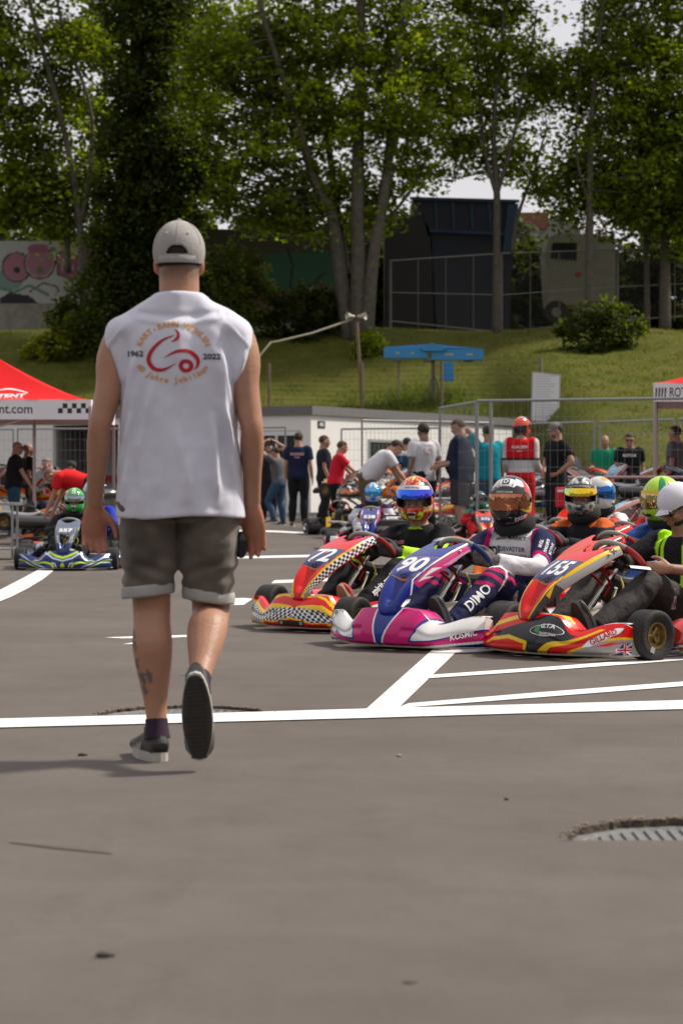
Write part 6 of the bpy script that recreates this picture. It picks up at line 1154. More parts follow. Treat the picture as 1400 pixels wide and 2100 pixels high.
kart('purple, white and orange kart at the right edge behind the green helmet', 2.17, 16.2, 45, LIV_L, NAS_L, '36', 1, False, (.05, .03, .2), plate=(.6, .6, .55)); kart('blue kart with lime stripes at the right edge behind the white cap', 2.02, 14.3, 40, LIV_M, NAS_M, '', 1, False, (.02, .05, .2))
# ================================================================== HELMETS AND DRIVERS
def helm_pt(az, el, rad, off=0.0):
    a = math.radians(az); e = math.radians(el); ce = math.cos(e) if el > 0 else math.cos(e) ** .55; fr = max(0, math.cos(a)); k = 1.0; ch = .012 * fr ** 3 * math.exp(-((el + 38) / 16) ** 2); bk = -.012 * max(0, -math.cos(a)) * max(0, -el / 50)
    return (-math.sin(a) * ce * (rad[0] + off), math.cos(a) * ce * (rad[1] + off + ch + bk), math.sin(e) * (rad[2] + off))
def helmet(parent, J, base, ops, visor, vcol, strip=None, stript='', chin=None, k=1.0, hi=True, rad=(.122, .148, .150), chinword=None, port=(-15, 24), metal=False, fleck=0):
    M = head_frame(J); c = J['hd'] + M @ Vector((0, .006, .022)); R_ = tuple(r * k for r in rad); na, ne = (144, 90) if hi else (60, 36); az = np.linspace(-180, 180, na + 1)[:-1]; el = np.concatenate([np.linspace(-62, 89.5, ne)]); p0, p1 = port; V = []; P = []; F = []
    for e in el:
        for a in az: V.append(tuple(c + M @ Vector(helm_pt(a, e, R_)))); P.append((a, e))
    for i in range(ne - 1):
        for j in range(na):
            am = az[j] + 180 / na; em = (el[i] + el[i + 1]) / 2
            if abs(am) < 70 and p0 + 5 * (abs(am) / 70) ** 2 < em < p1 - 7 * (abs(am) / 70) ** 3: continue
            F.append((i * na + j, i * na + (j + 1) % na, (i + 1) * na + (j + 1) % na, (i + 1) * na + j))
    P = np.array(P, float); col = paint(P, base, ops)
    if fleck: n = vnoise(np.c_[P / 9.0, np.zeros(len(P))], 1, fleck); col = np.where((n > .12)[:, None], col * .35, col); col = np.where((n < -.22)[:, None], np.minimum(col * 1.6 + .1, .8), col)
    o = ob('helmet', np_mesh('helmet', V, F, col), vmat('helmet_lacquer', .12, coat=.6, metal=0), parent, smooth=180); o.data.materials.append(mat('helmet_lining', (.015, .015, .016), .9)); md = o.modifiers.new('s', 'SOLIDIFY'); md.thickness = .020 * k; md.offset = 1 if False else -1; md.material_offset = 1; md.material_offset_rim = 1
    bv = bvh_of(o.data); e0, e1 = {'down': (p0 - 3, p1 + 3), 'up': (p1 - 15, p1 + 18), 'half': (p1 - 20, p1 + 17)}[visor]
    us = np.linspace(-80, 80, 61); vs = np.linspace(0, 1, 15)
    def vp(a, v): t = (abs(a) / 80) ** 2; lo = e0 + 9 * t; hi_ = e1 - 9 * t; return tuple(c + M @ Vector(helm_pt(a, lo + (hi_ - lo) * v, R_, .006)))
    Vv = [vp(a, v) for v in vs for a in us]; Pv = np.array([(a / 80, v) for v in vs for a in us]); Fv = [(i * 61 + j, i * 61 + j + 1, (i + 1) * 61 + j + 1, (i + 1) * 61 + j) for i in range(14) for j in range(60)]
    cv = np.array([vcol(a, v) for a, v in Pv]); vo = ob('visor', np_mesh('visor', Vv, Fv, cv), vmat('visor_mirror', .06, metal=.85, coat=.5), o, smooth=180); md = vo.modifiers.new('s', 'SOLIDIFY'); md.thickness = .003
    if strip is not None:
        lo, hi_ = (.66, 1.0) if visor != 'down' else (.84, 1.0); V2 = [tuple(c + M @ Vector(helm_pt(a, (e0 + 9 * (abs(a) / 80) ** 2) + ((e1 - 9 * (abs(a) / 80) ** 2) - (e0 + 9 * (abs(a) / 80) ** 2)) * v, R_, .0075))) for v in (lo, (lo + hi_) / 2, hi_) for a in np.linspace(-66, 66, 41)]
        so = ob('visor_strip', np_mesh('strip', V2, [(i * 41 + j, (i + 1) * 41 + j, (i + 1) * 41 + j + 1, i * 41 + j + 1) for i in range(2) for j in range(40)]), mat('strip_%.2f' % strip[0], strip, .4), vo, smooth=180)
        if stript: pm = c + M @ Vector(helm_pt(0, e0 + (e1 - e0) * (lo + hi_) / 2, R_, .008)); decal('lettering', [text2d(stript, .017 * k, .01, .2, 1.1)], bvh_of(so.data), pm, M @ Vector((-1, 0, 0)), M @ Vector((0, 1, .35)), M_BLACK if strip[0] > .3 else M_PW, so, off=.001, reach=.1)
    for s in (-1, 1): q = Vector(helm_pt(s * 84, (e0 + e1) / 2 * .4 + 2, R_, .004)); ob('visor_pivot', MB().lathe([(0, .006), (.014, .005), (.018, 0), (.018, -.006)], c + M @ q, M @ Vector((-s, .1, 0)), 16), M_BLK, o)
    rim = MB(); rim.tube([tuple(c + M @ Vector(helm_pt(a, -62, R_, -.006))) for a in np.linspace(-180, 180, 49)], .007 * k, n=6); ob('edge_trim', rim, M_BLK, o)
    mb = MB(); mb.ell(c + M @ Vector((0, R_[1] * .985, -.088 * k)), (.030 * k, .008, .010 * k), M, 12, 6); ob('chin_vent', mb, M_BLK, o)
    return o, bv, c, M, R_
def hword(o, bv, c, M, R_, s, size, az, el, m, sx=1.0, bold=.02, rot=0.0, shapes=None, off=.002):
    p = Vector(helm_pt(az, el, R_)); q = Vector(helm_pt(az + 2, el, R_)); w = Vector(helm_pt(az, el + 2, R_)); X = (q - p).normalized(); N = X.cross(w - p).normalized(); N = N if N.dot(p) > 0 else -N
    decal('lettering', shapes or [text2d(s, size, bold, 0, sx)], bv, c + M @ p, M @ X, M @ N, m, o, off=off, rot=rot, reach=.08)
grad = lambda c0, c1, c2: (lambda a, v: tuple(np.interp((a + 1) / 2, [0, .5, 1], [c0[i], c1[i], c2[i]]) for i in range(3)))
vgrad = lambda c0, c1, c2: (lambda a, v: tuple(np.interp(v, [0, .5, 1], [c0[i], c1[i], c2[i]]) for i in range(3)))
def to_local(w, x, y, rz, sc_=1.0): d = Vector(w) - Vector((x, y, 0)); return Matrix.Rotation(-rz, 3, 'Z') @ d / sc_
def driver(label, x, y, hdeg, suit, gloves=(.02, .02, .02), shoes=(.03, .03, .03), scale=1.0, fdw=(-.2, -.97, 0), hi=False, wl=None, wr=None, helm=None, neck=None, group='kart drivers', headoff=(0, 0, 0), cap=None, lean_=0, up=(0, 0, 1)):
    h = math.radians(hdeg); rz = math.atan2(math.cos(h), -math.sin(h)); t = thing('person', label, 'driver', (x, y, 0), rz, group, scale); fl = Matrix.Rotation(-rz, 3, 'Z') @ Vector(fdw)
    ho = Vector(headoff); J = stand(pel=(0, -.79, .19), wst=(0, -.85, .31), chs=(0, -.875, .46), nck=Vector((0, -.835, .635)) + ho * .5, hd=Vector((0, -.79, .78)) + ho, sL=(-.19, -.85, .575), sR=(.19, -.85, .575), hL=(-.10, -.74, .19), hR=(.10, -.74, .19), aL=(-.16, -.0, .14), aR=(.16, -.0, .14), fd=fl, up=up, tL=(0, .42, .9), tR=(0, .42, .9), uL=Vector((0, -.9, .42)), uR=Vector((0, -.9, .42)), cL=1.25, cR=1.25)
    J['kL'] = ik(J['hL'], J['aL'], .44, .43, (-.35, 0, 1)); J['kR'] = ik(J['hR'], J['aR'], .44, .43, (.35, 0, 1))
    wl = Vector(wl) if wl is not None else Vector((-.165, -.395, .465)); wr = Vector(wr) if wr is not None else Vector((.165, -.395, .465)); arm(J, 'L', wl, (-1, -.2, -.7)); arm(J, 'R', wr, (1, -.2, -.7))
    for s, sg in (('L', -1), ('R', 1)):
        J['d' + s] = Vector((-sg * .25, .85, .25)); J['p' + s] = Vector((-sg * .9, -.15, -.1)); J['th' + s] = Vector((-sg * .15, -.1, 1))
    return t, J, rz
def finish_driver(t, J, suit, gloves, shoes, hi, vox=None, neck=True, sole=(.03, .028, .025)):
    vox = vox or (.0095 if hi else .015); g = .98; ob('body', bake(body_mb(J, .92, 1, thin=True, hand=False), vox, 3), M_SKIN, t, smooth=180); mb = MB(); c = J['sR'] - J['sL']; R = torso_rings(J, g, 1.05, .020, .10)[:-1]; R.append((J['nck'], (.075, .072))); mb.tube([p for p, _ in R], [r for _, r in R], n=20, sub=3, side=c)
    for s in 'LR': limb_arm(mb, J, s, g, .016, .97); limb_leg(mb, J, s, g, .016)
    me = bake(mb, vox, 4, .5, wrinkle(.032, 11, 3)); V = verts_np(me); set_col(me, suit(V, J)); so = ob('racing_suit', me, vmat('suit_cloth', .8, bump=.45, bscale=45), t, smooth=180)
    if neck: hd = J['nck'] + (J['hd'] - J['nck']) * .20; ob('neck_brace', MB().lathe([(.060, -.035), (.105, -.04), (.125, -.015), (.125, .02), (.105, .045), (.065, .04)], hd, J['hd'] - J['nck'], 24, True), mat('neck_foam', (.016, .016, .017), .95, bump=.5), t)
    mg = gloves if not isinstance(gloves, tuple) else mat('glove_%.2f_%.2f_%.2f' % gloves, gloves, .75, bump=.3, bscale=60)
    for s in 'LR':
        mb = MB(); hand_mb(mb, J['w' + s], J['d' + s], J['p' + s], J['th' + s], J['c' + s], 1.12, 1.25); d = J['w' + s] - J['e' + s]; d.normalize(); mb.tube([J['w' + s] - d * .07, J['w' + s] + d * .01], [.044, .036], n=12); ob('glove', bake(mb, .0075 if hi else .013, 2), mg, t, smooth=180)
    for s in 'LR': shoe(t, J['a' + s], J['t' + s], J['u' + s], mat('dshoe_%.2f_%.2f_%.2f' % shoes, shoes, .6), mat('dsole_%.2f' % sole[0], sole, .9), .27, high=True)
    return so
def zone(V, J):         # body coordinates of the suit: 0 torso, 1 arms, 2 legs, and lateral offset
    rel = V - np.array(J['wst']); ax = np.array((J['nck'] - J['wst']).normalized()); hgt = rel @ ax; leg = (V[:, 1] > -.70) & (V[:, 2] < .44) | (V[:, 2] < .24); armz = np.zeros(len(V), bool)
    for s in 'LR':
        for a, b, r in ((J['s' + s], J['e' + s], .085), (J['e' + s], J['w' + s], .08)):
            a = np.array(a); b = np.array(b); ab = b - a; t = np.clip(((V - a) @ ab) / (ab @ ab), 0, 1); armz |= (np.linalg.norm(V - a - t[:, None] * ab, axis=1) < r) & ((t > .02) | (b[2] < .5))
    return hgt, leg & ~armz, armz
vmat('suit_cloth', .8, bump=.45, bscale=45).node_tree.nodes['Principled BSDF'].inputs['Specular IOR Level'].default_value = .15
# -- driver of the red checkered kart
def suitA(V, J):
    h, leg, ar = zone(V, J); c = np.tile((.013, .013, .015), (len(V), 1)); n = vnoise(V, 6, 2); st = ar & (abs(V[:, 2] - .475 - .25 * (abs(V[:, 0]) - .2)) < .018) & (V[:, 1] > -.82); c[st] = (.45, .75, .03); st2 = ar & (abs(V[:, 2] - .53 - .25 * (abs(V[:, 0]) - .2)) < .010); c[st2] = (.5, .5, .5); w = ar & (V[:, 1] > -.50); c[w & (n > -.1)] = (.45, .75, .03); col = (~ar & ~leg) & (h > .30); c[col & (n > -.05)] = (.35, .6, .03); return c
t, J, rz = driver('driver in a black and lime suit and fiery red helmet with blue mirrored visor', -.03, 13.89, 50, None, fdw=(-.22, -.97, -.08), hi=True)
so = finish_driver(t, J, suitA, (.02, .02, .022), (.42, .015, .02), True, sole=(.30, .23, .15), neck=False)
FIRE = mir([('p', (.75, .55, .02), [(0, 60), (30, 55), (20, 75), (0, 80)]), ('p', (.02, .02, .02), [(45, 30), (75, 20), (95, 48), (60, 50)]), ('p', (.75, .72, .65), [(0, -30), (16, -30), (10, -55), (0, -55)]), ('p', (.55, .75, .03), [(20, -35), (48, -20), (38, -52), (18, -58)]), ('p', (.72, .35, .12), [(50, -10), (80, -5), (75, -28), (50, -30)]), ('p', (.6, .55, .5), [(28, 38), (40, 40), (46, 62), (38, 62)]), ('p', (.02, .02, .03), [(60, -34), (88, -30), (82, -50), (58, -52)])])
o, bv, c, M, R_ = helmet(t, J, (.75, .07, .012), FIRE, 'half', grad((.03, .25, .95), (.03, .12, .85), (.10, .05, .7)), (.7, .7, .72), 'Swiss Racing', hi=True, port=(-20, 22), fleck=3); face(t, J)
pl = lambda *p: [poly2d(list(p), .02)]
decal('lettering', [text2d('spirit-racing.ch', .058, .03, 0, .85)], bvh_of(so.data), J['kL'].lerp(J['aL'], .42) + Vector((-.04, 0, .02)), (J['kL'] - J['aL']).normalized(), Vector((-.8, .3, .45)), M_PW, so, reach=.2, off=.004)
decal('chest_badge', pl((-.035, -.012), (.035, -.012), (.035, .012), (-.035, .012)), bvh_of(so.data), J['chs'].lerp(J['nck'], .35) + Vector((.10, .1, 0)), (-1, 0, 0), (0, 1, .3), mat('badge_pink', (.5, .12, .18), .7), so, reach=.25)
# -- driver of kart 90
def suitB(V, J):
    h, leg, ar = zone(V, J); x = abs(V[:, 0]); c = np.tile((.68, .67, .70), (len(V), 1)); N2 = (.022, .024, .075); c[leg] = N2; ym = V[:, 1]
    lo = ~leg & ~ar & (h < .06); c[lo] = N2; s = ~leg & ((x > .155) & (h > .10)) & (ym < -.66); c[s] = N2; e = ~leg & (abs(x - .155 - .0) < .010) & (h > .10) & (ym < -.6) | (ar & (abs(ym + .655 + .4 * (x - .25)) < .012)); c[e] = (.55, .01, .14); s2 = ar & (abs(ym + .63) < .008); c[s2] = (.68, .67, .7)
    d = ~leg & ~ar & (h > .02) & (h < .16 - .9 * abs(x - .13)) & (x > .02) & (ym > -.85); c[d] = N2; d2 = ~leg & ~ar & (abs(h - (.165 - .9 * abs(x - .13))) < .012) & (ym > -.85); c[d2] = (.55, .01, .14)
    kn = leg & (V[:, 2] > .33) & (ym > -.5) & (np.sin((V[:, 2] * 1.2 - ym * .8) * 75) > .15); c[kn] = (.5, .02, .10); wl_ = leg & (abs(ym + .36 + .6 * (V[:, 2] - .35)) < .012) & (V[:, 2] > .3); c[wl_] = (.68, .67, .7); return c
t, J, rz = driver('driver in a white and navy suit, black helmet and closed copper visor in kart 90', .475, 12.42, 50, None, fdw=(-.34, -.94, -.06), hi=True)
MG = mat('glove_taupe', (.20, .16, .13), .8, noise=.75, nscale=16, bump=.4, bscale=60, col2=(.02, .02, .02)); so = finish_driver(t, J, suitB, MG, (.03, .03, .05), True, sole=(.03, .028, .025)); bs = bvh_of(so.data)
HB = [('p', (.62, .62, .64), [(-180, 36), (-60, 30), (-20, 46), (20, 46), (60, 34), (180, 36), (180, 46), (100, 40), (55, 62), (30, 54), (-30, 54), (-55, 58), (-100, 44), (-180, 46)]), ('p', (.55, .01, .015), [(62, -60), (180, -60), (180, 30), (75, 52), (64, 20), (84, 5)]), ('p', (.62, .62, .64), [(95, 0), (180, -10), (180, 8), (100, 14)]), ('p', (.62, .62, .64), [(90, 30), (180, 22), (180, 34), (96, 44)]), ('p', (.75, .48, .01), [(40, -14), (86, -2), (82, -26), (62, -22)]), ('p', (.75, .48, .01), [(86, -2), (110, -6), (104, -24), (82, -26)]), ('p', (.62, .6, .62), [(30, -38), (70, -28), (72, -38), (34, -50)])]
HB += [('b', (.05, .01, .02), [(a, -26), (a - 5, -52)], 3) for a in (42, 50, 58)]; HB += [(q[0], q[1], [(-x, y) for x, y in q[2]]) for q in HB if q[0] == 'p' and q[2][0][0] > 30 and q[1][0] > .7]
o, bv, c, M, R_ = helmet(t, J, (.013, .013, .016), HB, 'down', grad((.28, .07, .02), (.55, .20, .10), (.20, .06, .03)), (.02, .02, .02), 'SPEEDGEAR', hi=True)
box = poly2d([(-.038, -.028), (.038, -.028), (.040, .028), (-.040, .028)], .012); hword(o, bv, c, M, R_, '', 1, 0, 52, M_PW, shapes=[poly2d([(-.075, .016), (-.044, .020), (-.044, -.030), (.044, -.030), (.044, .020), (.075, .016), (.05, -.034), (-.05, -.034)], .012), box], off=.0015); hword(o, bv, c, M, R_, '', 1, 0, 52, M_BLACK, shapes=[poly2d([(-.021, -.021), (.021, -.021), (.021, .021), (-.021, .021)], .01)], off=.0025); hword(o, bv, c, M, R_, 'D', .042, 0, 52, M_PW, off=.0035, bold=.03); hword(o, bv, c, M, R_, 'ALPINE', .016, 70, -16, M_BLACK, off=.0025)
ch = J['chs'].lerp(J['nck'], .30) + Vector((0, .1, 0)); Xc = (-1, 0, 0); Nc = (0, 1, .25)
decal('lettering', [shift(text2d('[D]', .075, .035), -.10, -.005), shift(text2d('DEVASTER', .036, .01, 0, .95), .035, .005), shift(text2d('SOFTWARE', .026, 0, 0, 1.0), .055, -.028), shift(text2d('AARAU MARKT', .032, .02), 0, .072)], bs, ch, Xc, Nc, M_PN if 'M_PN' in globals() else M_BLACK, so, reach=.25, off=.004)
decal('lettering', [text2d('DIMO', .078, .02, 0, 1.0)], bs, J['kL'].lerp(J['aL'], .55) + Vector((-.04, 0, .02)), (J['kL'] - J['aL']).normalized() * 1, Vector((-.8, .3, .45)), M_PW, so, reach=.2, off=.004)
decal('lettering', [shift(text2d('SAILOR', .028, .02), 0, .035), shift(text2d('KARTING', .026, .02), 0, 0), shift(text2d('TEAM', .026, .02), 0, -.034)], bs, J['sL'].lerp(J['eL'], .35), (J['eL'] - J['sL']).normalized(), Vector((-.8, .5, .35)), M_PW, so, reach=.2, off=.004)
# -- driver of kart 155, cap instead of helmet, reading a note
x0, y0 = 1.238, 11.9; hh = math.radians(39); rzc = math.atan2(math.cos(hh), -math.sin(hh)); wl = to_local(at(1372, 1166, 11.97), x0, y0, rzc); t, J, rz = driver('man in white cap, sunglasses and black and lime top reading a note in kart 155', x0, y0, 39, None, fdw=(-.80, -.42, -.45), wl=wl, up=(0, 0, 1))
L2 = lambda w: to_local(Vector(w) + Vector((x0, y0, 0)), x0, y0, rz); J['dL'] = L2((-1, -.15, .06)); J['pL'] = L2((0, -.3, 1)) * 1; J['thL'] = L2((.1, .2, .95)); J['pL'] = L2((.0, 1, .1)); J['cL'] = .75
ob('body', bake(body_mb(J, 1.02, 1, thin=True), .008, 3), M_SKIN2, t, smooth=180)
def vest(V):
    c = np.tile((.014, .014, .016), (len(V), 1)); x = abs(V[:, 0]); z = V[:, 2]; m = (x > .065) & (x < .15) & (z > .33) & (z < .66); c[m] = (.42, .78, .02); m2 = (abs(x - .108) < .013) & (z > .36) & (z < .6); c[m2] = (.03, .05, .02); return c
sm = top_mesh(J, 1.02, 1.05, .020, .34, .05, .0095, seed=4); set_col(sm, vest(verts_np(sm))); so = ob('shirt', sm, vmat('suit_cloth', .75, bump=.45, bscale=45), t, smooth=180)
decal('lettering', [text2d('MIDI 812', .045, .02, 0, .9)], bvh_of(sm), J['chs'].lerp(J['nck'], .35) + Vector((-.108, .1, 0)), (-.1, .2, 1), (0, 1, .2), M_BLACK, so, reach=.25, off=.004)
ob('trousers', leg_mesh(J, 1.05, 1.0, .016, 1.0, .012, .0095, amp=.02), mat('trouser_brown', (.035, .028, .026), .8, noise=.4, nscale=6, bump=.5, bscale=40), t, smooth=180)
for s in 'LR': shoe(t, J['a' + s], J['t' + s], J['u' + s], mat('dshoe_blk', (.02, .02, .02), .6), mat('dsole_.03', (.035, .03, .028), .9), .28, high=True)
hat(t, J, mat('cap_white', (.66, .66, .72), .85, bump=.2, bscale=120), s=1.12, label='white cap with a curved brim'); hair(t, J, mat('hair_dk', (.02, .015, .012), .9)); shades(t, J); face(t, J)
M3 = head_frame(J); ob('beard', shell(J['hd'] + M3 @ Vector((0, .022, -.048)), M3, (.060, .067, .075), lambda p: p.y > -.01 and p.z < -.02, 18, 14), mat('beard_dark', (.03, .02, .015), .9), t)
q = at(1312, 1164, 11.92); mb = MB(); mb.box((0, 0, 0), (.11, .08, .0015), Matrix.Rotation(.10, 3, 'Y') @ Matrix.Rotation(.15, 3, 'X')); tag(ob('paper_note', mb, mat('paper', (.72, .74, .80), .8), loc=q, smooth=0), 'small white paper note held over the steering wheel of kart 155', 'note')
# -- the field behind
def plain(c0, c1=None, c2=None, c3=None):
    def f(V, J):
        h, leg, ar = zone(V, J); c = np.tile(c0, (len(V), 1)); x = abs(V[:, 0])
        if c1: c[ar & (x > .17) & (h > .12)] = c1
        if c2: c[(h > .27) & (x > .09) & ~leg] = c2
        if c3: c[~leg & (abs(x - .13) < .018)] = c3
        return c
    return f
def full(label, x, y, hd, suit, helm, gl=(.02, .02, .02), sh=(.03, .03, .03), scale=1.0, fdw=(-.2, -.97, -.03), wl=None, neck=True, faceon=True, group='kart drivers', hi=False):
    t, J, rz = driver(label, x, y, hd, None, fdw=fdw, scale=scale, wl=wl, group=group)
    so = finish_driver(t, J, suit, gl, sh, hi, neck=neck); H_ = helmet(t, J, *helm[0], hi=hi or helm[1].pop('h', False), **helm[1])
    if faceon: face(t, J)
    return t, J, so, H_
CH = (.42, .43, .40)
full('driver in a black suit with orange shoulders and chrome helmet with raised gold visor', 1.21, 16.03, 45, plain((.016, .018, .024), None, (.62, .13, .03)), (((.20, .22, .20), mir([('p', (.03, .03, .03), [(0, 70), (30, 60), (20, 45), (0, 50)]), ('p', (.5, .52, .5), [(0, 45), (40, 40), (60, 60), (30, 66)]), ('p', (.05, .06, .05), [(60, 20), (110, 10), (120, 40), (70, 45)]), ('p', (.35, .5, .05), [(90, -10), (120, -20), (110, 20)]), ('b', (.5, .5, .48), [(0, -26), (50, -20), (90, -30)], 3), ('b', (.5, .5, .48), [(0, -40), (40, -36), (80, -50)], 3)]), 'half', grad((.35, .85, .25), (.95, .62, .02), (.9, .5, .02))), dict(strip=(.02, .02, .02), stript='RACING DIVISION', fleck=5, h=True, port=(-18, 20))))
hx0, hy0 = 1.67, 18.93; rzh = math.atan2(math.cos(math.radians(45)), -math.sin(math.radians(45)))
full('driver in a black and white suit, white and blue helmet turned away, red gloves', hx0, hy0, 45, plain((.02, .02, .022), (.02, .02, .022), (.62, .62, .62), (.6, .1, .02)), (((.62, .64, .62), [('p', (.6, .35, .03), circ(-20, 60, 30, 12)), ('p', (.1, .35, .15), circ(40, 55, 30, 8)), ('p', (.6, .2, .03), [(60, 30), (110, 20), (110, 45), (60, 50)]), ('p', (.02, .12, .45), [(-110, -10), (-60, 30), (-60, -40), (-110, -40)]), ('p', (.02, .12, .45), [(70, -20), (130, 10), (150, -20), (90, -50)])], 'down', grad((.02, .1, .3), (.02, .15, .5), (.02, .02, .05))), dict(strip=None)), gl=(.5, .04, .01), wl=to_local(at(1278, 1096, 18.3), hx0, hy0, rzh), fdw=(.75, -.6, 0), faceon=False)
full('driver in a blue suit with a yellow and green helmet next to the white cap', 1.53, 14.03, 45, plain((.02, .06, .22), None, (.05, .1, .3)), (((.42, .68, .01), mir([('p', (.01, .22, .08), [(38, 10), (62, 25), (70, 60), (52, 82), (40, 60)]), ('p', (.72, .50, .01), [(-95, 4), (95, 4), (95, -12), (-95, -12)]), ('p', (.5, .5, .45), [(30, -20), (95, -16), (90, -45), (30, -50)]), ('b', (.02, .1, .05), [(70, 12), (78, 50), (60, 84)], 2)]), 'down', grad((.3, .3, .2), (.55, .45, .2), (.4, .35, .1))), dict(strip=(.72, .50, .01), stript='', h=True)), fdw=(-.75, -.62, -.12), faceon=False)
full('driver with a white and red helmet and orange gold visor in the back row', 2.02, 17.43, 45, plain((.5, .5, .5), (.4, .02, .02)), (((.66, .62, .56), mir([('p', (.6, .03, .02), [(0, 50), (50, 44), (60, 62), (0, 66)]), ('b', (.02, .02, .02), [(0, 44), (70, 36)], 3)]), 'half', grad((.8, .5, .02), (.95, .35, .02), (.8, .3, .02))), dict(strip=(.5, .1, .05))), fdw=(-.5, -.85, -.05))
full('junior driver in a black suit with a bright green helmet with white stripes', -2.81, 22.98, 90, plain((.016, .016, .018), None), (((.02, .42, .05), mir([('p', (.62, .62, .6), [(3, 20), (14, 20), (16, 86), (3, 86)]), ('p', (.62, .62, .6), [(3, -20), (13, -20), (11, -60), (3, -60)]), ('p', (.01, .12, .03), [(30, 50), (55, 46), (50, 60), (34, 62)])]), 'half', vgrad((.25, .3, .3), (.3, .36, .36), (.10, .14, .12))), dict(strip=None, h=True, port=(-20, 14))), scale=.88, fdw=(0, -1, -.04))
full('driver in a blue and red suit half hidden behind the walking man\'s hand', -3.02, 24.95, 76, plain((.02, .04, .35), (.02, .04, .35), (.02, .04, .40), (.5, .02, .03)), (((.62, .58, .45), [('p', (.5, .02, .02), [(30, 30), (90, 10), (110, 60), (60, 70)]), ('p', (.02, .25, .5), [(-60, -15), (100, -15), (100, -60), (-60, -60)])], 'down', grad((.2, .3, .4), (.3, .4, .5), (.05, .1, .3))), dict(strip=None)), gl=(.02, .35, .05), fdw=(-.1, -1, 0), faceon=False, scale=.97)
full('junior driver in a white and navy suit with a blue helmet, kart 528', .37, 29.25, 86, plain((.55, .55, .60), (.55, .55, .60), (.03, .03, .10), (.45, .05, .08)), (((.03, .22, .5), mir([('p', (.62, .64, .66), [(10, 30), (40, 34), (30, 80), (6, 84)]), ('p', (.62, .62, .64), [(20, -20), (60, -16), (60, -40), (20, -46)]), ('p', (.03, .03, .05), [(70, -60), (180, -60), (180, -5), (80, -10)]), ('p', (.5, .03, .04), [(20, -30), (60, -26), (60, -34), (20, -38)])]), 'down', grad((.05, .3, .7), (.10, .42, .85), (.05, .25, .6))), dict(strip=None)), scale=.93, fdw=(0, -1, -.05), faceon=False)
full('junior driver in red suit and teal and black helmet in the small red kart', 1.93, 30.3, 92, plain((.45, .015, .02), (.45, .015, .02), (.03, .30, .20), (.5, .5, .5)), (((.02, .28, .19), mir([('p', (.02, .03, .03), [(0, 25), (60, 25), (70, 60), (0, 66)]), ('p', (.3, .32, .3), [(8, 30), (25, 30), (22, 50), (8, 52)])]), 'up', grad((.03, .04, .04), (.08, .09, .09), (.03, .03, .03))), dict(strip=None)), scale=.80, fdw=(0, -1, -.03))
# ================================================================== THE PADDOCK
def pp(label, px, ht, Y, rotdeg, J=None, z=0, H=None, **k):
    s = (CAM_H + (HZ - ht) / FPX * Y) / 1.79 if H is None else H / 1.79; return person(label, ((px - 700) / FPX * Y, Y, z), math.radians(rotdeg), J or stand(), scale=s, **k)
# left side, under the red tent
J = lean(stand(), .10); arm(J, 'R', (.22, .32, .93)); pp('bald man with sunglasses and goatee, black T-shirt and blue jeans, facing right', 28, 900, 35, -82, J, shirt=(.014, .014, .016), pants=(.035, .075, .13), style=None, glasses=True, beard=(.25, .2, .16), g=1.08, belly=1.12, seed=31, hem=.08)
pp('man in a black top standing right behind the bald man', 58, 905, 37.5, -70, stand(), shirt=(.02, .02, .02), pants=(.05, .05, .06), hairc=(.25, .2, .17), style='grey', seed=32)
def seated(): return stand(pel=(0, 0, .50), wst=(0, -.02, .64), chs=(0, -.02, .85), nck=(0, .0, 1.05), hd=(0, .05, 1.20), sL=(-.185, -.01, .98), sR=(.185, -.01, .98), eL=(-.23, .1, .74), eR=(.23, .1, .74), wL=(-.12, .33, .66), wR=(.12, .33, .66), hL=(-.09, .02, .50), hR=(.09, .02, .50), kL=(-.14, .44, .50), kR=(.14, .44, .50), aL=(-.14, .42, .09), aR=(.14, .42, .09))
J = seated(); arm(J, 'R', (.05, .18, 1.12)); pp('grey haired person in a pale top sitting on a stool with hand at chin', 97, 0, 39, 165, J, H=1.79, shirt=(.32, .33, .36), pants=(.04, .06, .10), hairc=(.22, .2, .18), seed=33)
m2 = MB(); m2.cyl((0, 0, 0), (0, 0, .40), .16, 14); tag(ob('stool', m2, M_BLK, loc=((97 - 700) / FPX * 39, 39.05, 0)), 'black stool under the seated grey haired person', 'stool')
J = seated(); pp('child in a navy top and black cap sitting before the garage opening', 150, 0, 42, 100, J, H=1.75, shirt=(.02, .025, .06), pants=(.3, .3, .28), cap=(.015, .015, .02), hairc=(.03, .02, .02), seed=34)
m2 = MB(); m2.cyl((0, 0, 0), (0, 0, .40), .16, 14); tag(ob('stool', m2, M_BLK, loc=((150 - 700) / FPX * 42, 42.05, 0)), 'black stool under the child in the black cap', 'stool')
J = lean(stand(), 1.35); arm(J, 'L', (-.15, .75, .35)); arm(J, 'R', (.15, .75, .35)); J['up'] = Vector((0, .9, .2)); J['fd'] = Vector((0, .3, -1)); pp('man in a bright red T-shirt bent double over a kart behind the green helmet', 190, 0, 31, 78, J, H=1.62, shirt=(.66, .02, .025), pants=(.02, .02, .02), style='short', hairc=(.25, .15, .11), seed=35)
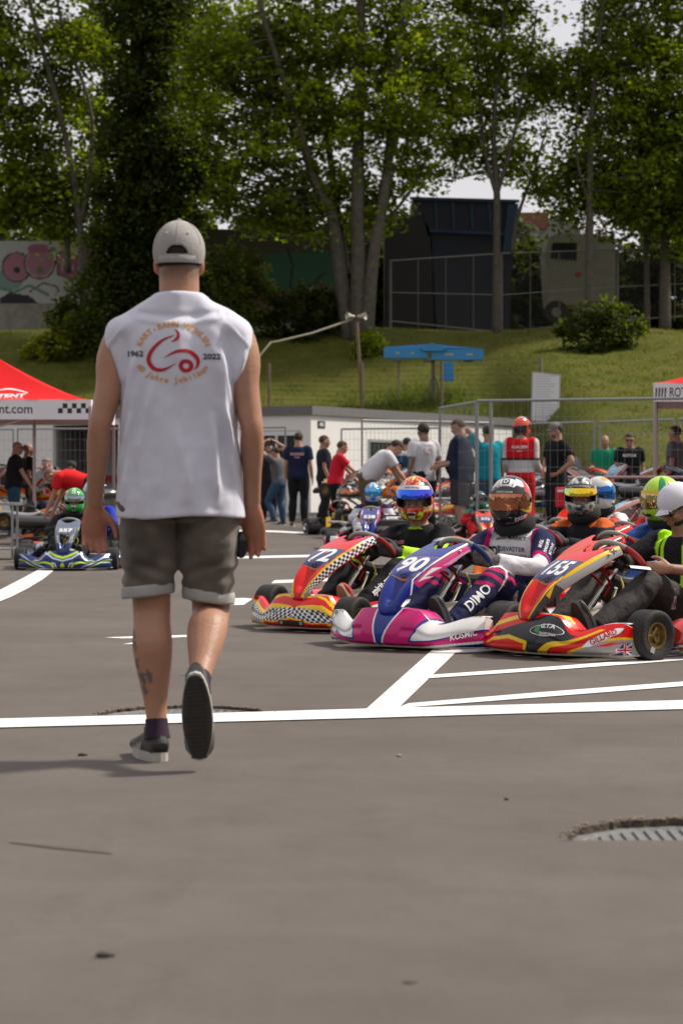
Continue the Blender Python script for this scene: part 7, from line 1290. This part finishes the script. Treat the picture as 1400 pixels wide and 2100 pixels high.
# centre group by the pavilion
J = stand(); arm(J, 'L', (-.10, .06, 1.80), (-1, 0, .2)); arm(J, 'R', (.10, .06, 1.80), (1, 0, .2)); pp('man in a dark shirt with both hands on his head by the glass door', 551, 905, 46, -150, J, shirt=(.025, .02, .022), pants=(.02, .02, .025), seed=36)
J = lean(stand(kL=(-.12, .22, .52), aL=(-.12, .05, .14)), .12); arm(J, 'L', (-.14, .3, 1.62), (-1, 0, .3)); pp('man in a grey shirt, grey cap and blue jeans stepping up at the fence', 572, 912, 45, 60, J, shirt=(.11, .11, .12), pants=(.05, .09, .16), cap=(.06, .06, .065), seed=37)
J = stand(); t_, so_ = pp('tall man in navy shirt and black cap seen from behind at pavilion corner', 612, 882, 43.6, -12, J, shirt=(.014, .022, .055), pants=(.018, .018, .02), cap=(.012, .012, .014), shoe_c=(.2, .12, .08), seed=38); on_back(so_, 'back_print', [text2d('RACING', .07, .03), shift(text2d('TEAM', .04, .02), 0, -.06)], J, mat('print_pink', (.65, .4, .42), .7))
pp('man in dark T-shirt half hidden behind the red polo shirt', 664, 888, 42, -80, stand(), shirt=(.02, .022, .035), pants=(.02, .02, .02), hairc=(.08, .04, .02), skin=M_SKIN2, seed=39)
J = lean(stand(), .20); arm(J, 'R', (.25, .62, .92)); arm(J, 'L', (-.2, .5, .90)); pp('man in a red polo shirt leaning forward to a kart on a trolley', 686, 898, 38.5, -85, J, shirt=(.60, .02, .04), pants=(.015, .015, .017), hairc=(.09, .045, .025), seed=40, belly=1.1)
J = lean(stand(), .78); arm(J, 'R', (.2, .72, .74)); arm(J, 'L', (-.2, .72, .68)); J['fd'] = Vector((0, .8, -.6)); J['up'] = Vector((0, .6, .8)); pp('dark haired man in a white T-shirt bending over a kart', 750, 0, 36, -84, J, H=1.80, shirt=(.62, .62, .66), pants=(.16, .12, .08), hairc=(.03, .018, .014), belly=1.25, g=1.1, seed=41)
def rag(V): c = np.tile((.30, .31, .33), (len(V), 1)); m = (V[:, 2] > 1.18) & (V[:, 2] < 1.40); c[m] = (.025, .06, .11); return c
pp('dark haired man in a grey and teal blocked shirt seen from behind', 843, 890, 39, 25, lean(stand(), .25), shirt_fn=rag, shirt=(.3, .3, .3), pants=(.05, .05, .06), hairc=(.035, .02, .015), seed=42)
J = stand(); t_, so_ = pp('man in a white T-shirt and black cap with a tattooed arm, back turned', 868, 862, 33, 30, J, shirt=(.60, .60, .64), pants=(.02, .02, .02), cap=(.012, .012, .012), skin=mat('skin_tattoo', (.38, .21, .15), .55, noise=.9, nscale=16, col2=(.10, .08, .08)), seed=43)
on_back(so_, 'back_print', [stroke2d([(-.05, .05), (-.07, 0), (-.03, -.05), (.03, -.03)], [.005, .014, .014, .003]), stroke2d([(-.03, -.0), (.03, .02), (.07, -.02)], [.003, .012, .01]), shift(text2d('KART-BAHN', .025, .02), 0, .075)], J, mat('print_rosy', (.5, .12, .15), .7))
J = lean(stand(), .06); J['fd'] = Vector((0, .9, -.35)); arm(J, 'R', (.12, .34, 1.12)); arm(J, 'L', (-.16, .30, 1.08)); pp('big man in a navy T-shirt and grey shorts looking down, facing left', 946, 853, 32.8, 78, J, shirt=(.020, .028, .055), pants=(.055, .055, .065), leg=.5, flare=.025, hairc=(.10, .05, .03), g=1.22, belly=1.45, seed=44, shoe_c=(.1, .1, .1), hem=.12)
J = stand(); arm(J, 'L', (-.48, .15, 1.50), (0, 0, 1)); pp('man in a turquoise shirt with one arm stretched out behind the fence posts', 1000, 866, 34.5, 20, J, shirt=(.01, .26, .34), pants=(.07, .11, .18), cap=(.05, .05, .055), g=1.05, belly=1.15, seed=45)
def redsuit(V): c = np.tile((.55, .55, .57), (len(V), 1)); z = V[:, 2]; x = abs(V[:, 0]); c[(z > 1.20) & (x < .21)] = (.60, .015, .02); c[(z < 1.0)] = (.60, .015, .02); c[(x > .235)] = (.58, .5, .5); c[(abs(z - 1.19) < .012)] = (.02, .02, .02); return c
J = stand(); arm(J, 'R', (.24, .22, 1.02)); arm(J, 'L', (-.24, .22, 1.02)); t_, so_ = pp('standing driver in a red and white racing suit and red helmet, back turned', 1068, 856, 33, -14, J, shirt_fn=redsuit, shirt=(.5, .5, .5), pants=(.55, .02, .025), sleeve=.97, style=None, face_on=False, seed=46)
on_back(so_, 'back_print', [shift(text2d('KLAUSEN', .055, .03), 0, .02), shift(text2d('racing', .03, .02), 0, -.035)], J, M_PW); J['fd'] = Vector((.5, .85, 0)); helmet(t_, J, (.66, .05, .02), [('p', (.66, .66, .66), [(-180, 60), (180, 60), (180, 90), (-180, 90)]), ('p', (.02, .02, .02), [(100, 10), (180, 0), (180, -60), (100, -60)]), ('p', (.02, .02, .02), [(-100, 10), (-180, 0), (-180, -60), (-100, -60)])], 'down', grad((.1, .1, .1), (.2, .2, .2), (.1, .1, .1)), hi=False)
J = stand(); arm(J, 'L', (-.17, .06, 1.03), (-1, -.6, 0)); arm(J, 'R', (.19, .10, 1.02), (1, -.4, 0)); J['cL'] = .9; J['fd'] = Vector((.1, .9, -.1)); t_, so_ = pp('bearded man in black T-shirt and grey cap with his hand on his hip', 1140, 860, 31, 112, J, shirt=(.013, .013, .015), pants=(.018, .018, .022), cap=(.17, .155, .15), beard=(.12, .10, .09), seed=47, leg=1.0)
mb = MB(); mb.box((0, 0, 0), (.19, .08, .28), bev=.02); bg_ = ob('tool_pouch', mb, mat('pouch_red', (.50, .01, .03), .8, bump=.3), loc=at(1152, 1020, 30.7)); tag(bg_, 'red cloth pouch hanging from the belt of the man in the grey cap', 'pouch'); mb = MB(); mb.box((0, -.042, .09), (.15, .004, .035)); ob('white_patch', mb, M_PW, bg_)
pp('person with dark curly hair and grey clothes behind the man with the red pouch', 1172, 905, 36.5, 40, lean(stand(), .2), shirt=(.07, .07, .08), pants=(.06, .08, .12), hairc=(.02, .015, .012), style='long', seed=48)
J = lean(stand(), .08); pp('older man in a green shirt behind the rear fence panel', 1240, 888, 42, 170, J, shirt=(.01, .24, .13), pants=(.05, .05, .06), hairc=(.35, .33, .3), style='grey', skin=M_SKIN2, seed=49, belly=1.15)
J = lean(stand(), .08); t_, so_ = pp('man in sunglasses and black T-shirt with white chest lettering behind the fence', 1290, 884, 40.5, 172, J, shirt=(.014, .014, .016), pants=(.02, .02, .025), hairc=(.03, .02, .015), glasses=True, seed=50)
on_back(so_, 'chest_print', [text2d('ROTAX', .07, .03)], J, M_PW, side=1)
pp('dark haired man in grey T-shirt at the right edge under the tent', 1384, 868, 37, 60, stand(), shirt=(.13, .13, .145), pants=(.03, .03, .035), hairc=(.04, .025, .02), seed=51)
pp('person in a dark top at the very right edge beyond the fence', 1412, 872, 39, 120, stand(), shirt=(.05, .05, .07), pants=(.04, .04, .05), hairc=(.05, .03, .02), seed=52)
# ---------------------------------------------------------------- karts on trolleys
def trolley(label, x, y, a):
    t = thing('kart_trolley', label, 'trolley', (x, y, 0), a, 'kart trolleys'); f = MB()
    for s in (-1, 1): f.tube([(s * .25, .35, .62), (s * .25, -.95, .62)], .016); f.tube([(s * .25, .2, .62), (s * .28, -.75, .08)], .014); f.tube([(s * .25, -.8, .62), (s * .28, .15, .08)], .014); f.tube([(s * .28, .2, .08), (s * .28, -.8, .08)], .014)
    for y_ in (.35, -.95): f.tube([(-.25, y_, .62), (.25, y_, .62)], .014)
    for y_ in (.15, -.75): f.tube([(-.28, y_, .08), (.28, y_, .08)], .014)
    put('frame', mesh_once('trolleyframe', lambda: f, M_ALUM), t)
    for s in (-1, 1):
        for y_ in (.2, -.8): put('castor', mesh_once('castor', lambda: MB().lathe([(.02, -.02), (.07, -.02), (.07, .02), (.02, .02)], axis=(1, 0, 0), n=16), M_BLK), t, (s * .31, y_, .07))
    return t
variants = [('black and orange', LIV_H, NAS_H), ('red and yellow', LIV_F, NAS_F), ('orange and white', LIV_G, NAS_G), ('blue and lime', LIV_M, NAS_M)]; protos = {}
LK = MB().box((0, 0, 0), (.20, .012, .18))
def spare(vi, label, px, Y, hd, onz, sc_=.95, tlabel=None, plate='421'):
    x = (px - 700) / FPX * Y; h = math.radians(hd); rz = math.atan2(math.cos(h), -math.sin(h))
    if vi not in protos: t, _, no = kart(label, x, Y, hd, variants[vi][1], variants[vi][2], '', sc_, False, group='karts waiting in the paddock', side=(.03, .03, .03)); protos[vi] = t; p = put('rear_plate', mesh_once('rplate', lambda: MB().box((0, -1.37, .26), (.30, .01, .17)), mat('plate_yellow', (.62, .36, .02), .5)), t); decal('race_number', [text2d(plate, .15, .03)], BVHTree.FromPolygons([(-.15, -1.375, .17), (.15, -1.375, .17), (.15, -1.375, .35), (-.15, -1.375, .35)], [(0, 1, 2, 3)]), (0, -1.375, .26), (1, 0, 0), (0, -1, 0), M_BLACK, p)
    else: t = copy_tree(protos[vi]); t['label'] = label; t['group'] = 'karts waiting in the paddock'
    t.location = (x, Y, onz); t.rotation_euler = (0, 0, rz); t.scale = (sc_,) * 3
    if onz > .3: trolley(tlabel or ('trolley carrying the ' + label.replace(' on a trolley', '')), x, Y, rz)
    return t
spare(0, 'black and orange kart on a trolley beneath the red polo shirt', 742, 37.2, 22, .60); spare(2, 'orange and white kart on a trolley under the bending white T-shirt', 836, 36.6, 20, .60)
spare(0, 'black and orange kart on the ground showing its yellow rear plate', 690, 38.5, -80, 0); spare(1, 'red and yellow kart standing behind the red fiery helmet', 838, 35.0, 165, .0)
spare(1, 'red and yellow kart on a trolley at the feet of the seated grey haired person', 112, 37.0, 35, .55); spare(2, 'orange and white kart at the far left behind the bald man', -6, 36.4, 80, .60); spare(0, 'black and orange kart on the ground behind the small blue kart', 85, 32.0, 10, 0)
spare(3, 'blue and lime kart on a trolley under the bending red T-shirt', 175, 32.0, 170, .20); spare(1, 'red and yellow kart on a trolley below the green shirt', 1240, 38.6, 150, .58); spare(2, 'orange and white kart on a trolley below the black lettered T-shirt', 1330, 38.0, 10, .60); spare(0, 'black and orange kart on a trolley beside the grey clothed person', 1190, 35.5, 120, .55)
spare(3, 'blue and lime kart on a trolley at the right edge below the grey T-shirt', 1392, 35.5, 160, .60); spare(1, 'red and yellow kart on the ground between the pouch man and the chrome helmet', 1165, 30.5, 60, 0); spare(2, 'orange and white kart on the ground behind the white and blue helmet', 1275, 31.0, 30, .1); spare(0, 'black and orange kart on the ground beyond the turquoise shirt', 1015, 37.5, 130, .35); spare(3, 'blue and lime kart on a trolley beside the standing red racing suit', 1085, 36.2, 60, .45)
for a_ in ((1, 'red and yellow kart on a trolley behind the bent white shirt', 800, 40.5, 150, .6), (1, 'red and yellow kart on a trolley in front of the big man in navy', 905, 35.2, 35, .35), (2, 'orange and white kart on the ground behind the small red kart', 960, 36.0, 160, 0), (1, 'red and yellow kart on the ground left of the steel barrier', 1215, 32.5, 140, 0), (2, 'orange and white kart on a trolley between green shirt and tent leg', 1262, 36.8, 65, .62), (1, 'red and yellow kart on the ground beneath the tent at the right edge', 1380, 32.8, 25, .2), (3, 'blue and lime kart on a trolley at the far left edge', 20, 40.0, 20, .7)): spare(*a_)
# crates, tables, tyres, barrier
def crate(label, px, Y, w, d, h, c, band_, z=0, rot=.1):
    t = thing('toolbox', label, 'toolbox', ((px - 700) / FPX * Y, Y, z), rot, 'boxes in the paddock'); m_ = MB(); m_.box((0, 0, h / 2), (w, d, h), bev=.015); ob('case', m_, mat('case_%.2f_%.2f' % c[:2], c, .6), t); m_ = MB(); m_.box((0, -d / 2 - .004, h * .7), (w * .8, .008, h * .18)); ob('front_strip', m_, mat('band_%.2f' % band_[0], band_, .5), t, smooth=0); m_ = MB(); m_.tube([(-.1, 0, h), (-.1, 0, h + .05), (.1, 0, h + .05), (.1, 0, h)], .012); ob('handle', m_, M_BLK, t)
crate('orange red toolbox on the ground behind the small blue kart', 72, 27.5, .24, .2, .16, (.48, .06, .02), (.6, .35, .02)); crate('black case on the ground right of kart 528', 790 + 16, 29.3, .50, .35, .40, (.03, .03, .03), (.3, .3, .3), rot=-.1); crate('yellow case on the ground under the red polo shirt', 712, 38.2, .5, .3, .35, (.5, .36, .05), (.03, .03, .03)); crate('grey box on the ground behind the fence right of the gold visor helmet', 1300, 33.5, .5, .4, .5, (.2, .2, .2), (.4, .05, .03))
t = thing('work_table', 'small steel table frame at the left edge before the bald man', 'table', ((8 - 700) / FPX * 26, 26, 0)); m_ = MB(); m_.box((0, 0, .64), (.34, .5, .03)); ob('top', m_, M_ALUM, t)
for sx in (-1, 1):
    for sy in (-1, 1): m_ = MB(); m_.tube([(sx * .13, sy * .2, 0), (sx * .13, sy * .2, .63)], .014); ob('leg', m_, M_ALUM, t)
m_ = MB(); m_.box((.02, 0, .12), (.4, .5, .02)); ob('shelf', m_, M_ALUM, t)
k = 0
for px, Y, n in ((655, 37.6, 1), (676, 37.2, 1), (768, 36.2, 1), (1210, 33.5, 2), (1366, 34, 2), (205, 36, 1)):
    for i in range(n):
        o = put('tyre', mesh_once('tyre0.200', lambda: tyre_mesh(.138, .20), M_RUB), None, ((px - 700) / FPX * Y, Y, .14 if n == 1 else .1 + .2 * i), (0, 0 if n == 1 else PI / 2, .3 + px)); tag(o, ['loose kart tyre standing below the man in the dark T-shirt', 'loose kart tyre standing below the red polo shirt', 'loose kart tyre standing behind the helmet of kart 528', 'lower tyre of the pair behind the chrome helmet', 'upper tyre of the pair behind the chrome helmet', 'lower tyre of the pair at the right edge', 'upper tyre of the pair at the right edge', 'loose kart tyre beside the walking man behind the grid'][k], 'tyre', 'loose tyres'); k += 1
t = thing('steel_barrier', 'low pinkish steel barrier between the grid and the rear fence at the right', 'barrier', ((1300 - 700) / FPX * 32, 32, 0)); MP = mat('barrier_steel', (.33, .22, .22), .5, .4); wv = 1.25
ob('rail', tubes([((-wv, 0, .95), (wv, 0, .95))], .022, 8), MP, t); ob('rail', tubes([((-wv, 0, .25), (wv, 0, .25))], .018, 8), MP, t)
for xx in (-wv, -.35, .35, wv): ob('upright', tubes([((xx, 0, 0), (xx, 0, .95))], .02, 8), MP, t)
bpy.data.scenes.remove(BK)
